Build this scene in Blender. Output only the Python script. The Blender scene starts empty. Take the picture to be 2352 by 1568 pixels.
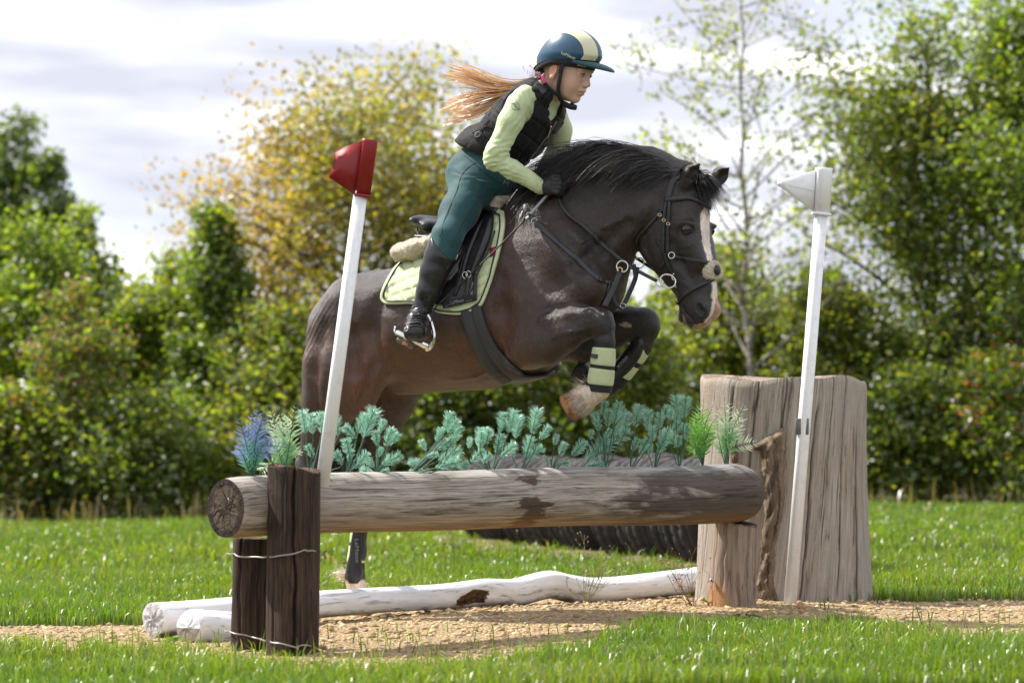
import bpy, math, random, os
import numpy as np
from mathutils import Vector

random.seed(7)
RNG = np.random.default_rng(11)
sc = bpy.context.scene
COL = sc.collection

# ------------------------------------------------------------------ camera
CAM_H = 0.715          # metres above the ground
FPX = 6900.0           # focal length in units of a 2352 px wide frame
CX, HORIZ = 1176.0, 986.0
cam_d = bpy.data.cameras.new('camera')
cam = bpy.data.objects.new('camera', cam_d)
COL.objects.link(cam)
cam.location = (0, 0, CAM_H)
cam.rotation_euler = (math.radians(90), 0, 0)
cam_d.sensor_width = 36.0
cam_d.lens = FPX / 2352 * 36.0
cam_d.shift_y = (HORIZ - 784.0) / 2352
cam_d.clip_end = 3000
cam_d.dof.use_dof = True
cam_d.dof.focus_distance = 10.75
cam_d.dof.aperture_fstop = 3.5
sc.camera = cam

# ------------------------------------------------------------------ sun, sky, exposure
SUN_EL = math.radians(50)
sd = np.array([-0.93, 0.36, 0.0]); sd /= np.linalg.norm(sd)
SUN = np.array([sd[0]*math.cos(SUN_EL), sd[1]*math.cos(SUN_EL), math.sin(SUN_EL)])
sun_d = bpy.data.lights.new('sun', 'SUN')
sun_d.energy = 2.9
sun_d.angle = math.radians(0.6)
sun_d.color = (1.0, 0.955, 0.88)
sun = bpy.data.objects.new('sun', sun_d)
COL.objects.link(sun)
sun.rotation_euler = Vector(SUN).to_track_quat('Z', 'Y').to_euler()
sun.location = (-6, 12, 14)

world = bpy.data.worlds.new('World')
sc.world = world
world.use_nodes = True
wn, wl = world.node_tree.nodes, world.node_tree.links
wn.clear()
w_out = wn.new('ShaderNodeOutputWorld')
w_bg = wn.new('ShaderNodeBackground'); w_bg.inputs['Strength'].default_value = 0.12
w_sky = wn.new('ShaderNodeTexSky'); w_sky.sky_type = 'NISHITA'; w_sky.sun_disc = False
w_sky.sun_elevation = SUN_EL
w_sky.sun_rotation = math.atan2(SUN[0], SUN[1])
w_tc = wn.new('ShaderNodeTexCoord')
w_map = wn.new('ShaderNodeMapping'); w_map.inputs['Scale'].default_value = (7.0, 7.0, 34.0)
w_map.inputs['Location'].default_value = (1.7, 0.4, 2.2)
w_noise = wn.new('ShaderNodeTexNoise'); w_noise.inputs['Scale'].default_value = 1.0
w_noise.inputs['Detail'].default_value = 6.0; w_noise.inputs['Roughness'].default_value = 0.52
w_noise.inputs['Distortion'].default_value = 0.3
w_r1 = wn.new('ShaderNodeValToRGB')          # cloud cover (blue gaps are rare)
w_r1.color_ramp.elements[0].position = 0.30; w_r1.color_ramp.elements[0].color = (0.80, 0.80, 0.80, 1)
w_r1.color_ramp.elements[1].position = 0.45; w_r1.color_ramp.elements[1].color = (1, 1, 1, 1)
w_map2 = wn.new('ShaderNodeMapping'); w_map2.inputs['Scale'].default_value = (8.0, 8.0, 48.0)
w_map2.inputs['Location'].default_value = (0.3, 3.1, 0.9)
w_noise2 = wn.new('ShaderNodeTexNoise'); w_noise2.inputs['Scale'].default_value = 1.0
w_noise2.inputs['Detail'].default_value = 5.0; w_noise2.inputs['Roughness'].default_value = 0.5
w_r2 = wn.new('ShaderNodeValToRGB')          # grey-lavender cloud bases against bright tops
w_r2.color_ramp.elements[0].position = 0.41; w_r2.color_ramp.elements[0].color = (2.25, 2.31, 2.66, 1)
w_r2.color_ramp.elements[1].position = 0.74; w_r2.color_ramp.elements[1].color = (10.0, 10.0, 10.2, 1)
_e = w_r2.color_ramp.elements.new(0.54); _e.color = (3.0, 3.05, 3.3, 1)
w_mix = wn.new('ShaderNodeMix'); w_mix.data_type = 'RGBA'
wl.new(w_tc.outputs['Generated'], w_map.inputs['Vector'])
wl.new(w_tc.outputs['Generated'], w_map2.inputs['Vector'])
wl.new(w_map.outputs['Vector'], w_noise.inputs['Vector'])
wl.new(w_map2.outputs['Vector'], w_noise2.inputs['Vector'])
wl.new(w_noise.outputs['Fac'], w_r1.inputs['Fac'])
wl.new(w_noise2.outputs['Fac'], w_r2.inputs['Fac'])
wl.new(w_r1.outputs['Color'], w_mix.inputs['Factor'])
wl.new(w_sky.outputs['Color'], w_mix.inputs['A'])
wl.new(w_r2.outputs['Color'], w_mix.inputs['B'])
wl.new(w_mix.outputs['Result'], w_bg.inputs['Color'])
wl.new(w_bg.outputs['Background'], w_out.inputs['Surface'])

sc.view_settings.view_transform = 'Standard'
sc.view_settings.look = 'None'
sc.view_settings.gamma = 1.0
sc.view_settings.use_curve_mapping = False
sc.view_settings.exposure = 1.55
sc.render.engine = 'CYCLES'
sc.cycles.use_denoising = True
sc.cycles.max_bounces = 8
sc.cycles.transmission_bounces = 4
sc.cycles.transparent_max_bounces = 6
DEV = ''
# ------------------------------------------------------------------ geometry of the view -> places in the world
SLOPE = 0.019          # the meadow rises slightly to the right

def at(px, py, D):
    return np.array([(px-CX)/FPX*D, D, CAM_H + (HORIZ-py)/FPX*D])

def gz(x, y):
    """height of the ground"""
    x = np.asarray(x, float); y = np.asarray(y, float)
    z = SLOPE*x
    z = z + 0.030*np.exp(-(((x-0.25)/0.75)**2 + ((y-11.45)/0.55)**2))      # gravel heap by the jump
    z = z + 0.018*np.exp(-(((x-1.0)/0.5)**2 + ((y-11.6)/0.4)**2))
    z = z + 0.012*np.sin(x*1.7+0.6)*np.sin(y*0.9+1.0)*np.clip((y-12.5)/6, 0, 1)
    return z

def gpt(px, py):
    """point of the ground seen at a pixel"""
    D = CAM_H/((py-HORIZ)/FPX + SLOPE*(px-CX)/FPX)
    for _ in range(6):
        x = (px-CX)/FPX*D
        h = CAM_H - float(gz(x, D))+0.0
        D = h/((py-HORIZ)/FPX)
    return np.array([(px-CX)/FPX*D, D, float(gz((px-CX)/FPX*D, D))])

def proj(P):
    P = np.asarray(P, float)
    D = P[..., 1]
    return np.stack([CX + P[..., 0]/D*FPX, HORIZ - (P[..., 2]-CAM_H)/D*FPX], -1)

class Plane:
    """an upright plane through a point, turned by yaw; s = forward, l = to its left, z = up"""
    def __init__(self, O, yaw):
        self.O = np.array([O[0], O[1], 0.0]); self.yaw = math.radians(yaw)
        c, s = math.cos(self.yaw), math.sin(self.yaw)
        self.H = np.array([c, s, 0.0]); self.L = np.array([-s, c, 0.0])
    def w(self, px, py, lat=0.0):
        a = (px-CX)/FPX
        D = (lat + self.O[0]*self.L[0] + self.O[1]*self.L[1])/(a*self.L[0] + self.L[1])
        return at(px, py, D)
    def loc(self, P):
        P = np.asarray(P, float) - self.O
        return np.stack([P[..., 0]*self.H[0]+P[..., 1]*self.H[1], P[..., 0]*self.L[0]+P[..., 1]*self.L[1], P[..., 2]], -1)
    def world(self, Q):
        Q = np.asarray(Q, float)
        return self.O + Q[..., 0:1]*self.H + Q[..., 1:2]*self.L + Q[..., 2:3]*np.array([0, 0, 1.0])
    def p(self, px, py, lat=0.0):
        return self.loc(self.w(px, py, lat))

# ------------------------------------------------------------------ objects
def tag(o, label=None, cat=None, group=None, kind=None):
    if label: o['label'] = label
    if cat: o['category'] = cat
    if group: o['group'] = group
    if kind: o['kind'] = kind
    return o

def thing(name, base, label, cat, group=None):
    o = bpy.data.objects.new(name, None)
    o.empty_display_size = 0.05
    COL.objects.link(o)
    o.location = [float(v) for v in base]
    return tag(o, label, cat, group)

def mesh_np(name, V, F, mat=None, parent=None, col=None, tc=None, smooth=True, mats=None, midx=None, origin=None):
    """V: n x 3 world points; F: list of arrays (each m x 3 or m x 4) or one array"""
    V = np.asarray(V, np.float64)
    if isinstance(F, np.ndarray): F = [F]
    F = [np.asarray(f, np.int32) for f in F if len(f)]
    if origin is None:
        if parent is not None:
            origin = np.array(parent['_org']) if '_org' in parent else np.array(parent.location)
        else:
            mn, mx = V.min(0), V.max(0)
            origin = np.array([(mn[0]+mx[0])/2, (mn[1]+mx[1])/2, mn[2]])
    me = bpy.data.meshes.new(name)
    me.vertices.add(len(V))
    me.vertices.foreach_set('co', (V-origin).astype(np.float32).ravel())
    loops = np.concatenate([f.ravel() for f in F])
    sizes = np.concatenate([np.full(len(f), f.shape[1], np.int32) for f in F])
    starts = np.concatenate([[0], np.cumsum(sizes)[:-1]]).astype(np.int32)
    me.loops.add(len(loops)); me.loops.foreach_set('vertex_index', loops)
    me.polygons.add(len(sizes)); me.polygons.foreach_set('loop_start', starts)
    try: me.polygons.foreach_set('loop_total', sizes)
    except Exception: pass
    if smooth: me.polygons.foreach_set('use_smooth', np.ones(len(sizes), bool))
    if midx is not None: me.polygons.foreach_set('material_index', np.asarray(midx, np.int32))
    if col is not None:
        col = np.asarray(col, np.float32)
        if col.shape[1] == 3: col = np.concatenate([col, np.ones((len(col), 1), np.float32)], 1)
        a = me.attributes.new('Col', 'FLOAT_COLOR', 'POINT'); a.data.foreach_set('color', col.ravel())
    if tc is not None:
        a = me.attributes.new('tc', 'FLOAT_VECTOR', 'POINT'); a.data.foreach_set('vector', np.asarray(tc, np.float32).ravel())
    me.update(calc_edges=True); me.validate()
    for m in (mats or ([mat] if mat else [])): me.materials.append(m)
    o = bpy.data.objects.new(name, me)
    COL.objects.link(o)
    if parent is not None:
        o.parent = parent
        porg = np.array(parent['_org']) if '_org' in parent else np.array(parent.location)
        o.location = [float(v) for v in origin-porg]
    else:
        o.location = [float(v) for v in origin]
    o['_org'] = [float(v) for v in origin]
    return o

class MB:
    """collects pieces of one mesh"""
    def __init__(s): s.V, s.F3, s.F4, s.C, s.T, s.n = [], [], [], [], [], 0
    def add(s, V, F, col=None, tc=None):
        V = np.asarray(V, float)
        if isinstance(F, np.ndarray): F = [F]
        for f in F:
            f = np.asarray(f, np.int32)
            if len(f): (s.F3 if f.shape[1] == 3 else s.F4).append(f+s.n)
        s.V.append(V); s.n += len(V)
        if col is not None:
            col = np.asarray(col, float)
            if col.ndim == 1: col = np.tile(col, (len(V), 1))
        s.C.append(np.ones((len(V), 3)) if col is None else col[:, :3])
        s.T.append(V.copy() if tc is None else tc)
        return s
    def build(s, name, mat=None, parent=None, **k):
        F = []
        if s.F3: F.append(np.concatenate(s.F3))
        if s.F4: F.append(np.concatenate(s.F4))
        return mesh_np(name, np.concatenate(s.V), F, mat, parent, col=np.concatenate(s.C), tc=np.concatenate(s.T), **k)

def resample(P, n):
    P = np.asarray(P, float)
    d = np.r_[0, np.cumsum(np.linalg.norm(np.diff(P, axis=0), axis=1))]
    t = np.linspace(0, d[-1], n)
    return np.stack([np.interp(t, d, P[:, k]) for k in range(P.shape[1])], 1)

def spline(P, n):
    """Catmull-Rom through the points, n samples evenly spread"""
    P = np.asarray(P, float)
    if len(P) < 3: return resample(P, n)
    Q = np.vstack([2*P[0]-P[1], P, 2*P[-1]-P[-2]])
    out = []
    for i in range(1, len(Q)-2):
        t = np.linspace(0, 1, 14, endpoint=False)[:, None]
        a, b, c, d = Q[i-1], Q[i], Q[i+1], Q[i+2]
        out.append(0.5*((2*b)+(-a+c)*t+(2*a-5*b+4*c-d)*t**2+(-a+3*b-3*c+d)*t**3))
    out.append(P[-1][None])
    return resample(np.vstack(out), n)

def frames(P, ref=(0, 0, 1)):
    P = np.asarray(P, float)
    T = np.gradient(P, axis=0); T /= np.linalg.norm(T, axis=1)[:, None]+1e-12
    ref = np.asarray(ref, float)
    N = np.cross(T, ref if ref.ndim == 2 else np.tile(ref, (len(P), 1)))
    bad = np.linalg.norm(N, axis=1) < 1e-4
    N[bad] = np.cross(T[bad], np.array([0.9, 0.3, 0.1]))
    N /= np.linalg.norm(N, axis=1)[:, None]
    B = np.cross(N, T)
    return T, N, B

def tube(P, R, M=8, caps=True, ref=(0, 0, 1), flat=1.0, R2=None):
    """tube around P; R scalar, (n,) or (n,M); R2 = radius along the second axis"""
    P = np.asarray(P, float); n = len(P)
    T, N, B = frames(P, ref)
    R = np.asarray(R, float)
    if R.ndim == 0: R = np.full(n, float(R))
    Rm = np.repeat(R[:, None], M, 1) if R.ndim == 1 else R
    th = np.linspace(0, 2*math.pi, M, endpoint=False)
    fa = flat if R2 is None else 1.0
    Rb = Rm*fa if R2 is None else np.repeat(np.broadcast_to(np.asarray(R2, float), (n,))[:, None], M, 1)
    V = P[:, None, :] + N[:, None, :]*(Rm*np.cos(th))[:, :, None] + B[:, None, :]*(Rb*np.sin(th))[:, :, None]
    d = np.r_[0, np.cumsum(np.linalg.norm(np.diff(P, axis=0), axis=1))]
    tc = np.stack([np.repeat(d[:, None], M, 1), Rm*np.cos(th), Rm*np.sin(th)], -1)
    V = V.reshape(-1, 3); tc = tc.reshape(-1, 3)
    i = np.arange(n-1)[:, None]*M; j = np.arange(M)[None]; jn = (j+1) % M
    F4 = np.stack([i+j, i+M+j, i+M+jn, i+jn], -1).reshape(-1, 4)[:, ::-1]
    F = [F4]
    if caps:
        V = np.vstack([V, P[0], P[-1]]); tc = np.vstack([tc, [0, 0, 0], [d[-1], 0, 0]])
        a, b = n*M, n*M+1
        j = np.arange(M); jn = (j+1) % M
        F.append(np.stack([np.full(M, a), j, jn], 1)[:, ::-1].copy())
        e = (n-1)*M
        F.append(np.stack([np.full(M, b), e+jn, e+j], 1)[:, ::-1].copy())
    return V, F, tc

def box(c, sx, sy, sz, ax=(1, 0, 0), up=(0, 0, 1), bev=0.0):
    """box centred at c with half sizes along ax, (up x ax) and up; bevelled edges by a small chamfer"""
    ax = np.asarray(ax, float); ax /= np.linalg.norm(ax)
    up = np.asarray(up, float); up = up-ax*np.dot(ax, up); up /= np.linalg.norm(up)
    ay = np.cross(up, ax)
    c = np.asarray(c, float)
    if bev <= 0:
        S = np.array([[i, j, k] for k in (-1, 1) for j in (-1, 1) for i in (-1, 1)], float)
        V = c + S[:, 0:1]*sx*ax + S[:, 1:2]*sy*ay + S[:, 2:3]*sz*up
        F = np.array([[0, 2, 3, 1], [4, 5, 7, 6], [0, 1, 5, 4], [2, 6, 7, 3], [0, 4, 6, 2], [1, 3, 7, 5]])
        return V, F
    # chamfered: octagonal section, swept with smaller ends
    o8 = [(1-bev/sx, -1), (1, -1+bev/sy), (1, 1-bev/sy), (1-bev/sx, 1), (-1+bev/sx, 1), (-1, 1-bev/sy), (-1, -1+bev/sy), (-1+bev/sx, -1)]
    V = []
    for z, k in ((-1, 1), (-1+bev/sz, 0), (1-bev/sz, 0), (1, 1)):
        for (x, y) in o8:
            xx = x*sx-(np.sign(x)*bev*k*.7); yy = y*sy-(np.sign(y)*bev*k*.7)
            V.append(c+ax*xx+ay*yy+up*z*sz)
    F = []
    for r in range(3):
        for j in range(8):
            F.append([r*8+j, r*8+(j+1) % 8, r*8+8+(j+1) % 8, r*8+8+j])
    n = len(V); V += [c-up*sz, c+up*sz]
    F3 = [[n, (j+1) % 8, j] for j in range(8)]+[[n+1, 24+j, 24+(j+1) % 8] for j in range(8)]
    return np.array(V), [np.array(F), np.array(F3)]

def prism(poly, thick_vec):
    """flat polygon (n x 3) extruded by thick_vec"""
    P = np.asarray(poly, float); n = len(P); t = np.asarray(thick_vec, float)
    c = P.mean(0)
    V = np.vstack([P, P+t, c, c+t])
    j = np.arange(n); jn = (j+1) % n
    return V, [np.stack([j, jn, jn+n, j+n], 1), np.vstack([np.stack([np.full(n, 2*n), jn, j], 1), np.stack([np.full(n, 2*n+1), j+n, jn+n], 1)])]

def vnoise(P, f=1.0, seed=0):
    """cheap smooth noise in -1..1 from a few sines"""
    r = np.random.default_rng(seed)
    P = np.asarray(P, float)
    v = np.zeros(P.shape[:-1])
    for k in range(5):
        d = r.normal(size=3); d /= np.linalg.norm(d)
        v += np.sin(P@d*f*(1+0.55*k)*2*math.pi + r.uniform(0, 6.28) + 1.3*np.sin(P@r.normal(size=3)*f*1.7+r.uniform(0, 6)))/(1+0.45*k)
    return v/2.6

# ------------------------------------------------------------------ materials
class NT:
    def __init__(s, name):
        s.m = bpy.data.materials.new(name); s.m.use_nodes = True
        s.t = s.m.node_tree; s.n = s.t.nodes; s.l = s.t.links; s.n.clear()
        s.out = s.n.new('ShaderNodeOutputMaterial')
    def node(s, kind, **k):
        n = s.n.new(kind)
        for a, b in k.items(): setattr(n, a, b)
        return n
    def set(s, sock, v):
        if isinstance(v, bpy.types.NodeSocket): s.l.new(v, sock)
        elif isinstance(v, (tuple, list)) and len(v) == 3 and sock.type == 'RGBA': sock.default_value = (*v, 1)
        else: sock.default_value = v
    def coord(s, which='Object', scale=(1, 1, 1), loc=(0, 0, 0), rot=(0, 0, 0)):
        if which == 'tc':
            a = s.node('ShaderNodeAttribute'); a.attribute_name = 'tc'; v = a.outputs['Vector']
        else:
            v = s.node('ShaderNodeTexCoord').outputs[which]
        m = s.node('ShaderNodeMapping'); s.l.new(v, m.inputs['Vector'])
        m.inputs['Scale'].default_value = scale; m.inputs['Location'].default_value = loc; m.inputs['Rotation'].default_value = rot
        return m.outputs['Vector']
    def attr(s, name='Col'):
        a = s.node('ShaderNodeAttribute'); a.attribute_name = name
        return a.outputs['Color']
    def noise(s, vec, scale=5, detail=4, rough=.55, dist=0.0):
        n = s.node('ShaderNodeTexNoise'); s.set(n.inputs['Vector'], vec)
        n.inputs['Scale'].default_value = scale; n.inputs['Detail'].default_value = detail
        n.inputs['Roughness'].default_value = rough; n.inputs['Distortion'].default_value = dist
        return n.outputs['Fac']
    def voro(s, vec, scale=5, feature='F1', out='Distance'):
        n = s.node('ShaderNodeTexVoronoi'); n.feature = feature; s.set(n.inputs['Vector'], vec)
        n.inputs['Scale'].default_value = scale
        return n.outputs[out]
    def wave(s, vec, scale=5, dist=1.0, detail=2, dscale=1.0, kind='BANDS', direction='X', prof='SIN'):
        n = s.node('ShaderNodeTexWave'); n.wave_type = kind; n.wave_profile = prof
        if kind == 'BANDS': n.bands_direction = direction
        else: n.rings_direction = direction
        s.set(n.inputs['Vector'], vec); n.inputs['Scale'].default_value = scale
        n.inputs['Distortion'].default_value = dist; n.inputs['Detail'].default_value = detail
        n.inputs['Detail Scale'].default_value = dscale
        return n.outputs['Fac']
    def ramp(s, fac, stops, interp='LINEAR'):
        r = s.node('ShaderNodeValToRGB'); s.set(r.inputs['Fac'], fac); e = r.color_ramp
        e.interpolation = interp
        while len(e.elements) < len(stops): e.elements.new(0.5)
        for el, (p, c) in zip(e.elements, stops):
            el.position = p
            el.color = (c, c, c, 1) if isinstance(c, (int, float)) else (*c, 1)
        return r.outputs['Color']
    def mix(s, fac, a, b, mode='MIX'):
        m = s.node('ShaderNodeMix'); m.data_type = 'RGBA'; m.blend_type = mode
        s.set(m.inputs['Factor'], fac); s.set(m.inputs['A'], a); s.set(m.inputs['B'], b)
        return m.outputs['Result']
    def math(s, op, a, b=0.0, clamp=False):
        m = s.node('ShaderNodeMath'); m.operation = op; m.use_clamp = clamp
        s.set(m.inputs[0], a); s.set(m.inputs[1], b)
        return m.outputs[0]
    def bump(s, h, strength=.3, dist=.01, normal=None):
        b = s.node('ShaderNodeBump'); s.set(b.inputs['Height'], h)
        b.inputs['Strength'].default_value = strength; b.inputs['Distance'].default_value = dist
        if normal is not None: s.l.new(normal, b.inputs['Normal'])
        return b.outputs['Normal']
    def bsdf(s, base, rough=.6, spec=.5, metal=0.0, normal=None, **k):
        b = s.node('ShaderNodeBsdfPrincipled')
        s.set(b.inputs['Base Color'], base); s.set(b.inputs['Roughness'], rough)
        s.set(b.inputs['Specular IOR Level'], spec); s.set(b.inputs['Metallic'], metal)
        if normal is not None: s.l.new(normal, b.inputs['Normal'])
        for a, v in k.items(): s.set(b.inputs[a.replace('_', ' ')], v)
        s.b = b
        s.l.new(b.outputs[0], s.out.inputs['Surface'])
        return s.m

def simple(name, base, rough=.6, spec=.5, metal=0.0, var=.12, vscale=9, bump=.0, bscale=60, bdist=.002, which='Object', **k):
    n = NT(name); v = n.coord(which)
    if var > 0:
        f = n.noise(v, vscale, 5)
        a = tuple(min(1, c*(1+var)) for c in base); b = tuple(c*(1-var) for c in base)
        base = n.ramp(f, [(.3, b), (.7, a)])
    nm = n.bump(n.noise(v, bscale, 4), bump, bdist) if bump > 0 else None
    return n.bsdf(base, rough, spec, metal, nm, **k)

def leafy(name, transl=.4, gloss=.12, grough=.35, attr=True, base=(.07, .12, .02), tmul=(1.25, 1.2, .55)):
    """thin leaf: diffuse front, light let through, a little gloss"""
    n = NT(name)
    c = n.attr() if attr else base
    d = n.node('ShaderNodeBsdfDiffuse'); n.set(d.inputs['Color'], c)
    t = n.node('ShaderNodeBsdfTranslucent'); n.set(t.inputs['Color'], n.mix(1.0, c, tmul, 'MULTIPLY'))
    g = n.node('ShaderNodeBsdfGlossy'); g.inputs['Roughness'].default_value = grough; n.set(g.inputs['Color'], (.9, .9, .9))
    m1 = n.node('ShaderNodeMixShader'); m1.inputs[0].default_value = transl
    n.l.new(d.outputs[0], m1.inputs[1]); n.l.new(t.outputs[0], m1.inputs[2])
    m2 = n.node('ShaderNodeMixShader'); m2.inputs[0].default_value = gloss
    n.l.new(m1.outputs[0], m2.inputs[1]); n.l.new(g.outputs[0], m2.inputs[2])
    n.l.new(m2.outputs[0], n.out.inputs['Surface'])
    return n.m

def text_mesh(txt, size=1.0, bold=0.0):
    cu = bpy.data.curves.new('txt', 'FONT'); cu.body = txt; cu.size = size; cu.resolution_u = 3; cu.offset = bold
    ob = bpy.data.objects.new('txt', cu); COL.objects.link(ob)
    dg = bpy.context.evaluated_depsgraph_get(); me = bpy.data.meshes.new_from_object(ob.evaluated_get(dg))
    V = np.array([v.co[:] for v in me.vertices]); F = [list(p.vertices) for p in me.polygons]
    bpy.data.objects.remove(ob); bpy.data.curves.remove(cu); bpy.data.meshes.remove(me)
    F3 = [[f[0], f[k], f[k+1]] for f in F for k in range(1, len(f)-1)]
    return V, np.array(F3)
# ------------------------------------------------------------------ ground
def interp_pts(pts, x):
    p = np.array(pts, float); return np.interp(x, p[:, 0], p[:, 1])
FRONT = [(-400, 1500), (0, 1503), (330, 1512), (530, 1542), (740, 1558), (900, 1552), (1100, 1534), (1250, 1514), (1400, 1482), (1500, 1445),
         (1600, 1422), (1750, 1420), (1900, 1426), (2000, 1446), (2200, 1472), (2352, 1484), (2800, 1480)]
BACK = [(-400, 1440), (0, 1440), (310, 1438), (345, 1436), (740, 1392), (1000, 1372), (1600, 1368), (1990, 1384), (2352, 1380), (2800, 1380)]
def gravel_mask(P, edge=8.0, seed=3):
    q = proj(P)
    w = vnoise(np.stack([q[:, 0]/130, q[:, 1]/60, 0*q[:, 0]], 1), 1.0, seed)*edge
    return (q[:, 1]+w < interp_pts(FRONT, q[:, 0])) & (q[:, 1]+w*.6 > interp_pts(BACK, q[:, 0]))

n = NT('meadow_soil'); v = n.coord('Object')
f = n.noise(v, 1.3, 6); f2 = n.noise(v, 24, 5)
c = n.mix(f2, n.ramp(f, [(.3, (.030, .050, .010)), (.7, (.055, .085, .014))]), (.06, .045, .02))
M_SOIL = n.bsdf(c, .9, .2, 0, n.bump(f2, .6, .02))

xs = np.unique(np.concatenate([np.linspace(-400, -12, 12), np.linspace(-12, 12, 121), np.linspace(12, 400, 12)]))
ys = np.unique(np.concatenate([np.linspace(-20, 7, 8), np.linspace(7, 30, 140), np.linspace(30, 800, 16)]))
X, Y = np.meshgrid(xs, ys, indexing='ij')
Z = gz(X, Y)
Z = np.where(np.abs(X) > 40, SLOPE*np.sign(X)*40, Z)
V = np.stack([X, Y, Z], -1).reshape(-1, 3)
ny = len(ys)
i, j = np.meshgrid(np.arange(len(xs)-1), np.arange(ny-1), indexing='ij')
F = np.stack([i*ny+j, (i+1)*ny+j, (i+1)*ny+j+1, i*ny+j+1], -1).reshape(-1, 4)
meadow = mesh_np('meadow', V, F, M_SOIL); tag(meadow, kind='structure')

# gravel bed: a sheet a little above the soil
n = NT('gravel_bed'); v = n.coord('Object')
vo = n.voro(v, 75, out='Color'); vd = n.voro(v, 75)
c = n.mix(.6, n.ramp(n.noise(v, 3, 5), [(.35, (.27, .19, .10)), (.65, (.42, .30, .165))]), n.ramp(vo, [(.2, (.20, .14, .075)), (.5, (.40, .285, .155)), (.8, (.58, .44, .27))]))
M_GBED = n.bsdf(c, .9, .2, 0, n.bump(vd, .9, .02))
cols = np.arange(-260, 2640, 20)
rows = np.linspace(0, 1, 22)
G = []
for x in cols:
    b, fr = interp_pts(BACK, x), interp_pts(FRONT, x)
    wob = 5*math.sin(x*.021)+4*math.sin(x*.05+1)
    for t in rows:
        p = gpt(x, b+(fr+wob-b)*t); p[2] += .004
        G.append(p)
nr = len(rows); i, j = np.meshgrid(np.arange(len(cols)-1), np.arange(nr-1), indexing='ij')
F = np.stack([i*nr+j, (i+1)*nr+j, (i+1)*nr+j+1, i*nr+j+1], -1).reshape(-1, 4)
gb = mesh_np('gravel_path', np.array(G), F[:, ::-1], M_GBED); tag(gb, kind='structure')

# ------------------------------------------------------------------ loose stones
t = (1+5**.5)/2
ICO_V = np.array([[-1, t, 0], [1, t, 0], [-1, -t, 0], [1, -t, 0], [0, -1, t], [0, 1, t], [0, -1, -t], [0, 1, -t], [t, 0, -1], [t, 0, 1], [-t, 0, -1], [-t, 0, 1]])
ICO_V /= np.linalg.norm(ICO_V[0])
ICO_F = np.array([[0, 11, 5], [0, 5, 1], [0, 1, 7], [0, 7, 10], [0, 10, 11], [1, 5, 9], [5, 11, 4], [11, 10, 2], [10, 7, 6], [7, 1, 8], [3, 9, 4], [3, 4, 2], [3, 2, 6], [3, 6, 8], [3, 8, 9], [4, 9, 5], [2, 4, 11], [6, 2, 10], [8, 6, 7], [9, 8, 1]])
def stones(P, R, cols, seed):
    r = np.random.default_rng(seed); N = len(P)
    D = ICO_V[None]*(1+r.uniform(-.38, .34, (N, 12, 1)))
    sc3 = np.stack([r.uniform(.8, 1.45, N), r.uniform(.7, 1.1, N), r.uniform(.26, .6, N)], 1)
    D = D*sc3[:, None]*R[:, None, None]
    a = r.uniform(0, 6.28, N); ca, sa = np.cos(a), np.sin(a)
    x = D[..., 0]*ca[:, None]-D[..., 1]*sa[:, None]; y = D[..., 0]*sa[:, None]+D[..., 1]*ca[:, None]
    b = r.uniform(-.6, .6, N); cb, sb = np.cos(b)[:, None], np.sin(b)[:, None]
    z = D[..., 2]*cb+x*sb; x = x*cb-D[..., 2]*sb
    V = np.stack([x, y, z], -1)+P[:, None]
    F = (ICO_F[None]+np.arange(N)[:, None, None]*12).reshape(-1, 3)
    C = np.repeat(cols, 12, 0)
    return V.reshape(-1, 3), F, C
N = 23000 if not DEV else 8000
x = RNG.uniform(-2.6, 2.9, N); y = RNG.uniform(8.7, 12.6, N)
P = np.stack([x, y, gz(x, y)], 1)
P = P[gravel_mask(P, 15)]
# heap up a little round the middle of the jump
R = np.clip(RNG.lognormal(math.log(.0074), .42, len(P)), .003, .018)
P[:, 2] += R*.35
pal = np.array([(.50, .36, .19), (.58, .44, .25), (.42, .29, .15), (.66, .54, .36), (.30, .21, .13), (.40, .33, .25)])
C = pal[RNG.choice(len(pal), len(P), p=[.3, .25, .15, .12, .1, .08])]*RNG.uniform(.6, 1.25, (len(P), 1))
q = proj(P)
soil_shade = np.clip(vnoise(P*np.array([1, 1, 0]), .55, 8)*1.6+.1+.9*np.exp(-((q[:, 0]-1250)/260)**2-((q[:, 1]-1470)/40)**2), 0, 1)[:, None]   # damp earthy patches, plus the log's shadow painted into the stone colour
C = 1.15*(C*(1-.35*soil_shade)+np.array([.15, .11, .075])*.35*soil_shade)
n = NT('gravel_stone'); v = n.coord('Object'); f = n.noise(v, 160, 4)
M_STONE = n.bsdf(n.mix(f, n.attr(), n.mix(1.0, n.attr(), (.66, .62, .58), 'MULTIPLY')), .85, .25, 0, n.bump(f, .4, .003))
V, F, C = stones(P, R, C, 5)
gs = mesh_np('gravel', V, F, M_STONE, col=C, smooth=False); tag(gs, 'loose tan gravel stones under the log jump', 'gravel', kind='stuff')

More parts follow.
